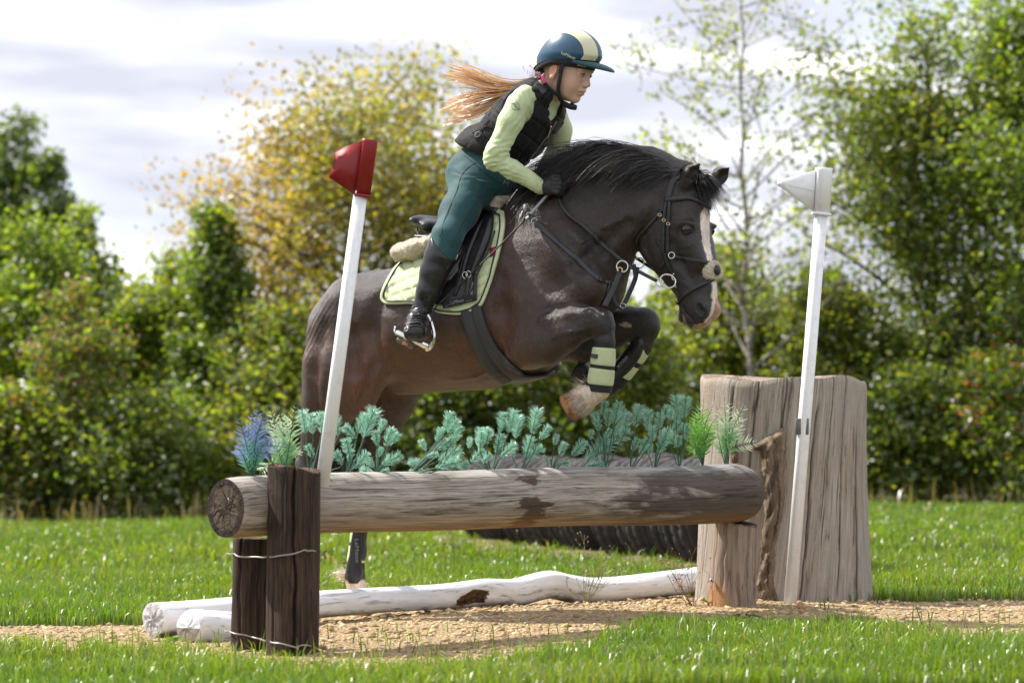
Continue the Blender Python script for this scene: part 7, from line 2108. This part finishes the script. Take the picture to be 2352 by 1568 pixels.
# lettering on the silk
TV_, TF_ = text_mesh('LeMieux', 1.0); TV_[:, 0] -= TV_[:, 0].min(); TV_ /= TV_[:, 0].max()
ang0, ang1 = -1.42, -.98
def dome(aa, zz):
    rim = helmet_edge(aa); s_ = np.clip((zz-rim)/(.150-rim), 0, 1); kk = np.cos(np.arcsin(s_))**.86
    return np.stack([-.010+(.128*np.cos(aa)+.006)*kk*1.012, .098*np.sin(aa)*kk*1.012, zz], 1)
aa = ang0+(ang1-ang0)*TV_[:, 0]; zz = .046+TV_[:, 1]*.052-.006*TV_[:, 0]
mesh_np('helmet_lettering', HF.world(dome(aa, zz)), TF_, simple('cream_print', (.62, .60, .40), .5, .4, 0, 0), helm, smooth=False)

# ---- hair: a long ponytail blown back
def paths(P, width, seed):
    N, n = P.shape[:2]; r = np.random.default_rng(seed)
    T = np.gradient(P, axis=1); T /= np.linalg.norm(T, axis=2, keepdims=True)+1e-9
    S = np.cross(T, r.normal(size=(N, 1, 3))); S /= np.linalg.norm(S, axis=2, keepdims=True)+1e-9
    w = width*np.linspace(1, .35, n)[None, :, None]*r.uniform(.6, 1.3, (N, 1, 1))
    V = np.stack([P-S*w, P+S*w], 2).reshape(-1, 3); k = np.arange(N)[:, None]*n*2; j = np.arange(n-1)[None]*2
    return V, np.stack([k+j, k+j+1, k+j+3, k+j+2], -1).reshape(-1, 4)
r = np.random.default_rng(91)
guides = [([(1252, 182), (1215, 186), (1181, 194), (1135, 190), (1085, 170), (1035, 154)], .40, 8), ([(1252, 183), (1215, 188), (1178, 199), (1130, 197), (1080, 180), (1022, 170)], .35, 8),
          ([(1252, 184), (1212, 192), (1168, 206), (1120, 205), (1075, 190), (1030, 184)], .2, 7), ([(1250, 186), (1205, 200), (1160, 214), (1110, 222), (1065, 238), (1022, 252)], .3, 8),
          ([(1250, 186), (1205, 201), (1155, 222), (1105, 240), (1065, 252), (1030, 248)], .3, 7), ([(1250, 187), (1205, 203), (1150, 230), (1100, 262), (1060, 275), (1018, 283)], .22, 7), ([(1250, 186), (1200, 200), (1150, 215), (1100, 218), (1060, 226), (1025, 262)], .16, 6)]
PP = []
for g, wgt, sp in guides:
    N = int(260*wgt/.3); base = spline(np.array(g, float), 18); t = np.linspace(0, 1, 18)
    off = r.normal(0, 1, (N, 2)); lat0 = r.normal(0, 1, N)
    lock = r.integers(0, 12, N); lo_ = r.normal(0, 1, (12, 2)); lw = r.uniform(0, 6.28, (12, 2))
    for k in range(N):
        cut = r.uniform(.62, 1.06)
        tt_ = t*cut
        b = np.stack([np.interp(tt_, t, base[:, 0]), np.interp(tt_, t, base[:, 1])], 1)
        sprd = (1.5+sp*tt_**1.2*1.1)
        b = b+(lo_[lock[k]]*sprd[:, None]*.8)+off[k]*sprd[:, None]*.16
        b[:, 1] += 5.0*np.sin(tt_*7+lw[lock[k], 0])*tt_+1.2*np.sin(tt_*15+off[k, 0]*3)*tt_
        la = .0+.012*lat0[k]*(1+2*tt_)+.02*lo_[lock[k], 0]*tt_
        PP.append(np.array([TR.w(x, y, l) for (x, y), l in zip(b, la)]))
PP = np.array(PP); V, F = paths(PP, .0011, 7)
tcol = np.linspace(0, 1, 18)[None, :, None]; root, tipc = np.array([.30, .155, .058]), np.array([.68, .46, .24])
C = (root*(1-tcol)+tipc*tcol)*np.exp(r.normal(0, .22, (len(PP), 1, 1))); C = np.repeat(C, 2, 1).reshape(-1, 3)
M_RHAIR = hair_mat('auburn_hair', transl=.32, tmul=(1.15, .95, .7))
mesh_np('ponytail', V, F, M_RHAIR, person, col=C)
# short hair at the nape and the hair band
NN = 500; rr_ = np.array([-.085, 0, -.050])+r.normal(0, 1, (NN, 3))*np.array([.006, .045, .014]); V, F = strands(HF.world(rr_), (HF.world(np.array([-.12, 0, -.085]))-HF.world(rr_))*6+r.normal(0, .2, (NN, 3)), .05, 6, .0009, .2, .0, 3)
mesh_np('nape_hair', V, F, M_RHAIR, person, col=np.tile([.24, .10, .035], (len(V), 1)))
hb = TR.w(1250, 182, 0)
mb = MB()
for k in range(9):
    a = np.linspace(0, 6.4, 20); P = hb+HP.H*(-.004+.004*k-.012)+np.stack([0*a, .014*np.cos(a), .014*np.sin(a)], 1); v, f, tc = tube(P+r.normal(0, .0012, P.shape), .0035, 5); mb.add(v, f)
mb.build('hair_band', simple('brown_band', (.09, .045, .025), .7, .3, 0, .2), person)
# ------------------------------------------------------------------ whip
wh = thing('riding_whip', HP.w(1100, 600, -.33), 'thin black riding whip with grey handle held in the near hand', 'whip')
a = HP.w(1258, 447, -.115); b = HP.w(1216, 494, -.20); c = HP.w(998, 708, -.36); d = HP.w(988, 750, -.37); e = HP.w(992, 782, -.37)
HVs = lambda P: P
p1 = np.array([a, b]); v, f, tc = tube(resample(np.array([HP.w(1270, 434, -.10), a, b]), 10), .0055, 10); mesh_np('handle', v, f, simple('grey_grip', (.30, .30, .31), .5, .5, 0, .1, 60, .2, 200, .001), wh)
v, f, tc = tube(np.array([b-(b-a)*.02, b+(b-a)*.22]), .0066, 10); mesh_np('collar', v, f, M_CHROME, wh)
P = spline(np.array([b+(b-a)*.2, HP.w(1150, 562, -.285), HP.w(1076, 634, -.345), c]), 30); P2 = HV.push(P, .055, 1); P = np.where((HV.sample(HP.loc(P)) < .045)[:, None], P2, P)
v, f, tc = tube(P, np.linspace(.0032, .0024, 30), 8); mesh_np('shaft', v, f, M_RUBBER, wh)
v, f, tc = tube(spline(np.array([c, d, e]), 12), np.linspace(.0026, .0010, 12), 6); mesh_np('lash', v, f, M_RUBBER, wh)
# ------------------------------------------------------------------ artificial plants stuck on the log
M_SPRIG = leafy('plastic_needles', .38, .10, .35, tmul=(.9, 1.2, 1.0))
M_FERN = leafy('plastic_fern', .30, .08, .4, tmul=(1.0, 1.2, .7))
M_STEM = simple('plastic_stem', (.05, .13, .09), .5, .4, 0, .2)
def log_top(px):
    c, t = log_c(px); return c+np.array([0, 0, .090+.014*t])
def sprig_mesh(b, t, seed, wid=None):
    """one bottle-brush sprig of flat needles from base b to tip t"""
    r = np.random.default_rng(seed); ax = t-b; L = np.linalg.norm(ax); ax = ax/L
    W = (wid or .285)*min(L, .11)
    N = 230
    u = r.uniform(0, 1, N)**.9
    rw = W*np.clip(2*np.sqrt(np.clip((u+.04)*(1.06-u), 0, 1)), .12, 1)
    a = r.uniform(0, 6.28, N)
    s = np.cross(ax, [.3, 1, .2]); s /= np.linalg.norm(s); q = np.cross(ax, s)
    dirr = s*np.cos(a)[:, None]*1.0+q*np.sin(a)[:, None]*.75
    d = dirr*.80+ax*.60; d /= np.linalg.norm(d, axis=1)[:, None]
    P0 = b+ax*(u*L*.92)[:, None]; P1 = P0+d*(rw*1.15*r.uniform(.55, 1.35, N))[:, None]
    sd_ = np.cross(d, r.normal(size=(N, 3))); sd_ /= np.linalg.norm(sd_, axis=1)[:, None]
    w = .0009
    V = np.stack([P0-sd_*w, P0+sd_*w, P1+sd_*w*.5, P1-sd_*w*.5], 1).reshape(-1, 3)
    k = np.arange(N)*4; F = np.stack([k, k+1, k+2, k+3], 1)
    fr = r.uniform(.0, 1, (N, 1))**1.5
    c0 = np.array([.21, .45, .35])*r.uniform(.75, 1.15, (N, 1)); c1 = c0*(1-fr*.75)+np.array([.76, .86, .80])*fr*.75
    c1 = np.maximum(c1, np.array([.46, .68, .58]))
    C = np.stack([c0, c0, c1, c1], 1).reshape(-1, 3)
    return V, F, C
def Z5(x, y): return (441+x*.3281, 863.6+y*.3281)
def Z6(x, y): return (1102.5+x*.3047, 900.4+y*.3047)
def pine(label, Z, root, sprigs, seed):
    rx, ry = Z(*root); base = log_top(rx); r = np.random.default_rng(seed)
    o = thing('artificial_plant', base, label, 'artificial plant', 'frosted pine sprigs along the log')
    base_in = base-np.array([0, 0, .02])
    for k, (x0, y0, x1, y1) in enumerate(sprigs):
        dd = r.uniform(-.05, .06)
        b = at(*Z(x0, y0), base[1]+dd); t = at(*Z(x1, y1), base[1]+dd*1.3+r.uniform(-.015, .015))
        m = (base_in+b)/2+np.array([(b[0]-base_in[0])*.10, dd*.2, .012])
        P = spline([base_in, m, b, b+(t-b)*.9], 12); v, f, tc = tube(P, np.linspace(.0026, .0013, 12), 5); mesh_np('stem', v, f, M_STEM, o)
        V, F, C = sprig_mesh(b, t, seed*50+k); mesh_np('sprig', V, F, M_SPRIG, o, col=C, smooth=False)
pine('frosted green pine sprigs rising behind the red flag pole', Z5, (820, 690), [(795, 405, 768, 232), (848, 410, 828, 258), (1022, 420, 1003, 272), (905, 400, 895, 250), (850, 575, 805, 480), (975, 610, 965, 505), (1055, 625, 1005, 520)], 1)
pine('tall frosted pine sprigs just right of the red flag pole', Z5, (1075, 690), [(1148, 440, 1062, 345), (1160, 405, 1215, 258), (1200, 440, 1283, 215), (1105, 565, 1075, 435), (1090, 600, 1125, 515), (1130, 645, 1235, 535)], 2)
pine('bushy frosted pine sprigs below the girth of the pony', Z5, (1295, 690), [(1297, 490, 1284, 385), (1312, 400, 1342, 300), (1352, 495, 1402, 358), (1375, 485, 1450, 398), (1292, 575, 1332, 498), (1320, 625, 1465, 545), (1280, 640, 1212, 570), (1282, 680, 1180, 648), (1302, 685, 1380, 655)], 3)
pine('low spreading frosted pine sprigs at the middle of the log', Z5, (1500, 685), [(1642, 525, 1598, 448), (1705, 462, 1752, 358), (1770, 392, 1812, 246), (1792, 405, 1862, 296), (1822, 475, 1882, 345), (1700, 505, 1842, 438), (1640, 565, 1725, 540), (1720, 595, 1892, 515), (1612, 590, 1520, 606), (1700, 645, 1882, 588), (1850, 645, 1935, 606), (1562, 690, 1528, 650), (1622, 695, 1598, 648)], 4)
pine('small frosted pine sprigs with round tips left of the tyres', Z5, (2090, 665), [(1942, 505, 1945, 428), (2000, 488, 2022, 356), (2060, 478, 2082, 366), (1952, 602, 2042, 508), (2032, 602, 2098, 548)], 5)
pine('frosted pine sprigs in front of the left tyres', Z6, (85, 592), [(150, 302, 176, 148), (210, 312, 266, 128), (270, 348, 292, 168), (50, 382, 40, 262), (120, 462, 166, 308), (150, 492, 272, 388), (0, 442, 10, 288), (30, 545, 50, 448)], 6)
pine('slim frosted pine sprigs with one tall spike before the tyres', Z6, (305, 586), [(250, 505, 240, 408), (340, 502, 382, 326), (392, 322, 432, 115), (450, 362, 527, 252), (350, 505, 478, 412)], 7)
pine('short frosted pine sprigs before the middle tyres', Z6, (525, 577), [(560, 402, 581, 316), (592, 462, 642, 378), (502, 505, 478, 478), (540, 555, 528, 498), (600, 485, 645, 380), (690, 482, 797, 366), (590, 545, 672, 528)], 8)
pine('dense leaning frosted pine sprigs below the white hoof', Z6, (935, 560), [(780, 562, 962, 328), (870, 482, 1142, 276), (832, 362, 840, 286), (897, 292, 868, 146), (927, 182, 942, 66), (962, 262, 972, 126), (1012, 232, 1052, 70), (1022, 242, 1112, 146), (800, 562, 937, 542), (1092, 302, 1117, 156), (942, 342, 987, 276), (1000, 330, 1060, 250)], 9)
pine('upright frosted pine sprigs right of the far foreleg', Z6, (1130, 556), [(1166, 267, 1208, 90), (1140, 452, 1192, 346), (1200, 472, 1272, 346), (1262, 297, 1266, 130), (1300, 372, 1300, 246)], 10)
pine('frosted pine sprigs halfway between hoof and stump', Z6, (1312, 552), [(1342, 282, 1357, 156), (1380, 212, 1412, 96), (1432, 222, 1442, 126), (1342, 462, 1412, 296), (1272, 472, 1292, 396)], 11)
pine('tall pair of frosted pine sprigs beside the green fern', Z6, (1500, 542), [(1480, 242, 1480, 14), (1540, 202, 1552, 30), (1480, 422, 1388, 276), (1412, 332, 1522, 226), (1552, 362, 1562, 246), (1490, 422, 1502, 326)], 12)
# ferns
def frond(b, pts_t, c0, c1, seed, wid=.030, n=12, drop=0.0):
    """curved rachis with paired narrow leaflets, colour from c0 at the foot to c1 at the tip"""
    r = np.random.default_rng(seed); P = spline([b]+pts_t, 40); T, N_, B_ = frames(P, (.2, 1, .1))
    V, F, C = [], [], []
    for k in range(n):
        u = .30+.68*k/(n-1); i = int(u*39); p = P[i]; w = wid*math.sin(math.pi*min(1, .22+.80*(u-.3)/.7))**.8
        for sg in (-1, 1):
            d = N_[i]*sg*.85+T[i]*.55+B_[i]*r.normal(0, .22)+np.array([0, 0, -drop]); d /= np.linalg.norm(d)
            s_ = np.cross(d, B_[i]+r.normal(0, .2, 3)); s_ /= np.linalg.norm(s_)
            L = w*1.2*r.uniform(.7, 1.25); h = L*.095
            q = [p, p+d*L*.35+s_*h, p+d*L*.75+s_*h*.6+T[i]*L*.06, p+d*L+T[i]*L*.16, p+d*L*.75-s_*h*.6+T[i]*L*.06, p+d*L*.35-s_*h]
            m = len(V); V += q; F += [[m, m+1, m+5, m], [m+1, m+2, m+4, m+5], [m+2, m+3, m+4, m+2]]
            kx = min(1, max(0, (u-.34)*2.6)); cc = np.array(c0)*(1-kx)+np.array(c1)*kx; C += [np.array(c0)*.5+cc*.5, cc, cc, np.array(c1), cc, cc]
    F3 = [[f[0], f[1], f[2]] for f in F if f[0] == f[3]]; F4 = [f for f in F if f[0] != f[3]]
    return np.array(V), [np.array(F3), np.array(F4)], np.array(C), P
def fern(label, Z, root, fronds, c0, c1, seed, wid=.030, group=None, tips=None):
    rx, ry = Z(*root); base = log_top(rx); r = np.random.default_rng(seed)
    o = thing('artificial_fern', base, label, 'artificial fern')
    for k, (mx, my, x, y) in enumerate(fronds):
        dd = r.uniform(-.10, .06)
        m = at(*Z(mx, my), base[1]+dd*.5); t = at(*Z(x, y), base[1]+dd)
        V, F, C, P = frond(base-np.array([0, 0, .01]), [m, t], c0, (tips[k % len(tips)] if tips else c1), seed*40+k, wid)
        v, f, tc = tube(P, np.linspace(.0022, .0008, 40), 5); mesh_np('stem', v, f, M_STEM, o)
        mesh_np('frond', V, F, M_FERN, o, col=C, smooth=False)
r = np.random.default_rng(8)
fern('blue and green artificial fern at the left end of the log', Z5, (425, 700), [(380, 480, 318, 258), (400, 450, 395, 290), (420, 420, 425, 225), (440, 420, 470, 192), (450, 430, 545, 172), (470, 470, 560, 345), (480, 500, 685, 500), (350, 540, 292, 500), (360, 500, 300, 410), (470, 540, 600, 555), (410, 500, 360, 330), (450, 480, 500, 260), (370, 560, 320, 575), (500, 480, 600, 420), (430, 560, 470, 590)],
     (.10, .40, .20), (.16, .20, .66), 3, .028, tips=[(.24, .23, .78), (.18, .18, .70), (.40, .40, .86), (.26, .30, .80)])
fern('white and green artificial fern behind the blue one', Z5, (640, 700), [(600, 420, 545, 205), (640, 400, 610, 225), (660, 400, 665, 240), (690, 420, 735, 165), (610, 480, 520, 270), (600, 520, 500, 480), (660, 500, 780, 500), (560, 600, 470, 690), (640, 560, 700, 580), (640, 440, 580, 300), (690, 520, 770, 560)],
     (.10, .34, .10), (.66, .74, .58), 4, .034)
fern('fresh green artificial fern before the stump', Z6, (1680, 532), [(1665, 330, 1690, 20), (1640, 300, 1610, 110), (1620, 280, 1525, 205), (1690, 280, 1760, 90), (1720, 300, 1790, 180), (1640, 380, 1560, 250), (1620, 420, 1535, 370), (1700, 350, 1770, 300), (1640, 420, 1580, 450), (1660, 260, 1640, 60)],
     (.10, .36, .05), (.34, .58, .12), 5, .034)
fern('artificial fern with white tips leaning on the stump', Z6, (1850, 520), [(1850, 300, 1780, 100), (1855, 280, 1840, 30), (1880, 280, 1890, 40), (1900, 300, 2010, 60), (1900, 340, 2005, 170), (1800, 350, 1790, 200), (1830, 380, 1785, 310), (1890, 430, 2115, 368)],
     (.10, .36, .10), (.74, .76, .66), 6, .032)
# a sprig fallen on the gravel
b, t = gpt(765, 1405)+np.array([0, -.02, .02]), gpt(800, 1398)+np.array([0, -.02, .02])
V, F, C = sprig_mesh(b, t, 999, .5); o = mesh_np('fallen_sprig', V, F, M_SPRIG, col=C*.5, smooth=False); tag(o, 'single dark pine sprig lying by the white pole', 'sprig')

# ------------------------------------------------------------------ weeds
M_WEED = leafy('weed_leaf', .3, .08, .4); M_DRY = simple('dry_stem', (.26, .21, .09), .8, .2, 0, .2)
def weed(name, label, px, py, h, n, col, seed, flower=(.35, .30, .16), leafc=None, spread=.5):
    r = np.random.default_rng(seed); base = gpt(px, py); o = thing(name, base, label, 'weed')
    mb = MB(); fl = MB()
    for k in range(n):
        d = np.array([r.normal(0, spread), r.normal(0, spread*.5), 1.0]); d /= np.linalg.norm(d); L = h*r.uniform(.55, 1.1)
        p1 = base+d*L+np.array([0, 0, 0]); mid = base+d*L*.5+r.normal(0, .015, 3)
        P = spline([base+r.normal(0, .008, 3)*np.array([1, 1, 0]), mid, p1], 10); v, f, tc = tube(P, np.linspace(.0015, .0006, 10), 4); mb.add(v, f, col)
        for m in range(6):
            s_ = P[r.integers(4, 10)]; e = s_+np.array([r.normal(0, .025), r.normal(0, .02), abs(r.normal(.02, .02))]); v, f, tc = tube(np.array([s_, e]), [.0008, .0005], 3); mb.add(v, f, col)
            v, f = uvsphere(e, .0028*r.uniform(.6, 1.3), 6, 4); fl.add(v, f, np.array(flower)*r.uniform(.7, 1.2))
    mb.build('stems', M_WEED, o, smooth=False)['kind'] = 'stuff'; fl.build('seed_heads', M_WEED, o)['kind'] = 'stuff'
weed('dry_weed', 'straggly dry yellow weed in front of the white pole', 1345, 1388, .26, 12, (.20, .19, .05), 3)
weed('dry_weed', 'thin dry weed just right of the straggly one', 1412, 1380, .20, 6, (.20, .19, .05), 4)
weed('red_weed', 'rust red dried weed at the foot of the stump', 1590, 1392, .20, 9, (.22, .07, .02), 5, (.34, .10, .03), spread=.35)
def tuft(name, label, px, py, n, h, seed, c=(.09, .19, .02)):
    r = np.random.default_rng(seed); b = gpt(px, py); P = b+r.normal(0, 1, (n, 3))*np.array([.014, .01, 0]); C = np.array(c)*r.uniform(.7, 1.3, (n, 1))
    V, F, CC = blades(P, r.uniform(.5, 1.1, n)*h, r.uniform(.0016, .0030, n), r.uniform(.1, .6, n), C, C*1.2, seed); o = mesh_np(name, V, F, M_GRASS, col=CC); tag(o, label, 'grass tuft')
tuft('grass_tuft', 'single green grass tuft growing in the gravel', 1145, 1388, 16, .065, 4)
tuft('grass_tuft', 'long green blades at the foot of the flag pole', 1900, 1402, 7, .075, 5, (.14, .20, .03))
def broad(label, px, py, seed, n=7, s=.035, c=(.07, .20, .03), lift=.02):
    r = np.random.default_rng(seed); b = gpt(px, py); mb = MB()
    for k in range(n):
        a = k*2.4+r.uniform(-.3, .3); d = np.array([math.cos(a), math.sin(a), .35]); L = s*r.uniform(.7, 1.2); sd_ = np.array([-d[1], d[0], 0])*L*.42; p = b+np.array([0, 0, lift*r.uniform(.2, 1)])
        V = np.array([p, p+d*L*.5+sd_+np.array([0, 0, .004]), p+d*L, p+d*L*.5-sd_+np.array([0, 0, .004]), p+d*L*.5-np.array([0, 0, .004])]); mb.add(V, np.array([[0, 1, 4], [1, 2, 4], [2, 3, 4], [3, 0, 4]]), np.array(c)*r.uniform(.8, 1.3))
    o = mb.build('leafy_weed', M_WEED, smooth=False); tag(o, label, 'weed'); o['kind'] = 'stuff' if False else 'thing' if False else ''
    del o['kind']
broad('small broad leaved weed under the right part of the white pole', 1640-10, 1392, 3)
broad('bright little weed beside the short white log', 395, 1480, 4, 9, .03, (.14, .26, .03))
broad('round green leaves at the foot of the dark posts', 628, 1468, 5, 3, .055, (.06, .17, .03), .08)
# acorn-like nuts by the flag pole
M_NUT = simple('brown_nut', (.36, .20, .10), .6, .4, 0, .25, 40)
for k, (x, y) in enumerate(((1834, 1379), (1841, 1384), (1833, 1389), (1842, 1391), (1838, 1398))):
    p = gpt(x+2, y+12); v, f = uvsphere(p+np.array([0, 0, .011]), (.011, .010, .010)); o = mesh_np('nut', v, f, M_NUT); tag(o, ['topmost', 'upper right', 'left', 'lower right', 'lowest'][k]+' of five small brown nuts beside the white flag pole', 'nut', 'brown nuts by the flag pole')
# dandelion stalks and a pink flower in the meadow
for k, (x, y, h) in enumerate(((1020, 1300, 55), (1040, 1300, 50), (1145, 1290, 80), (1186, 1296, 70), (788, 1352, 60))):
    b = gpt(x, y+35); t = b+np.array([.004, 0, h*1.6*b[1]/FPX]); v, f, tc = tube(np.array([b, (b+t)/2+np.array([.003, 0, 0]), t]), .0016, 5)
    o = thing('seed_stalk', b, ['left of the pair of thin seed stalks behind the white pole', 'right of the pair of thin seed stalks behind the white pole', 'tallest thin brown seed stalk left of the tyres', 'thin brown seed stalk nearest to the tyres', 'thin seed stalk beside the hind leg of the pony'][k], 'plant'); mesh_np('stalk', v, f, M_DRY, o)
    v, f = uvsphere(t, .0065); mesh_np('seed_head', v, f, simple('seed_brown', (.20, .12, .06), .8, .2, 0, .2), o)

for o in list(bpy.data.objects):
    if '_org' in o: del o['_org']
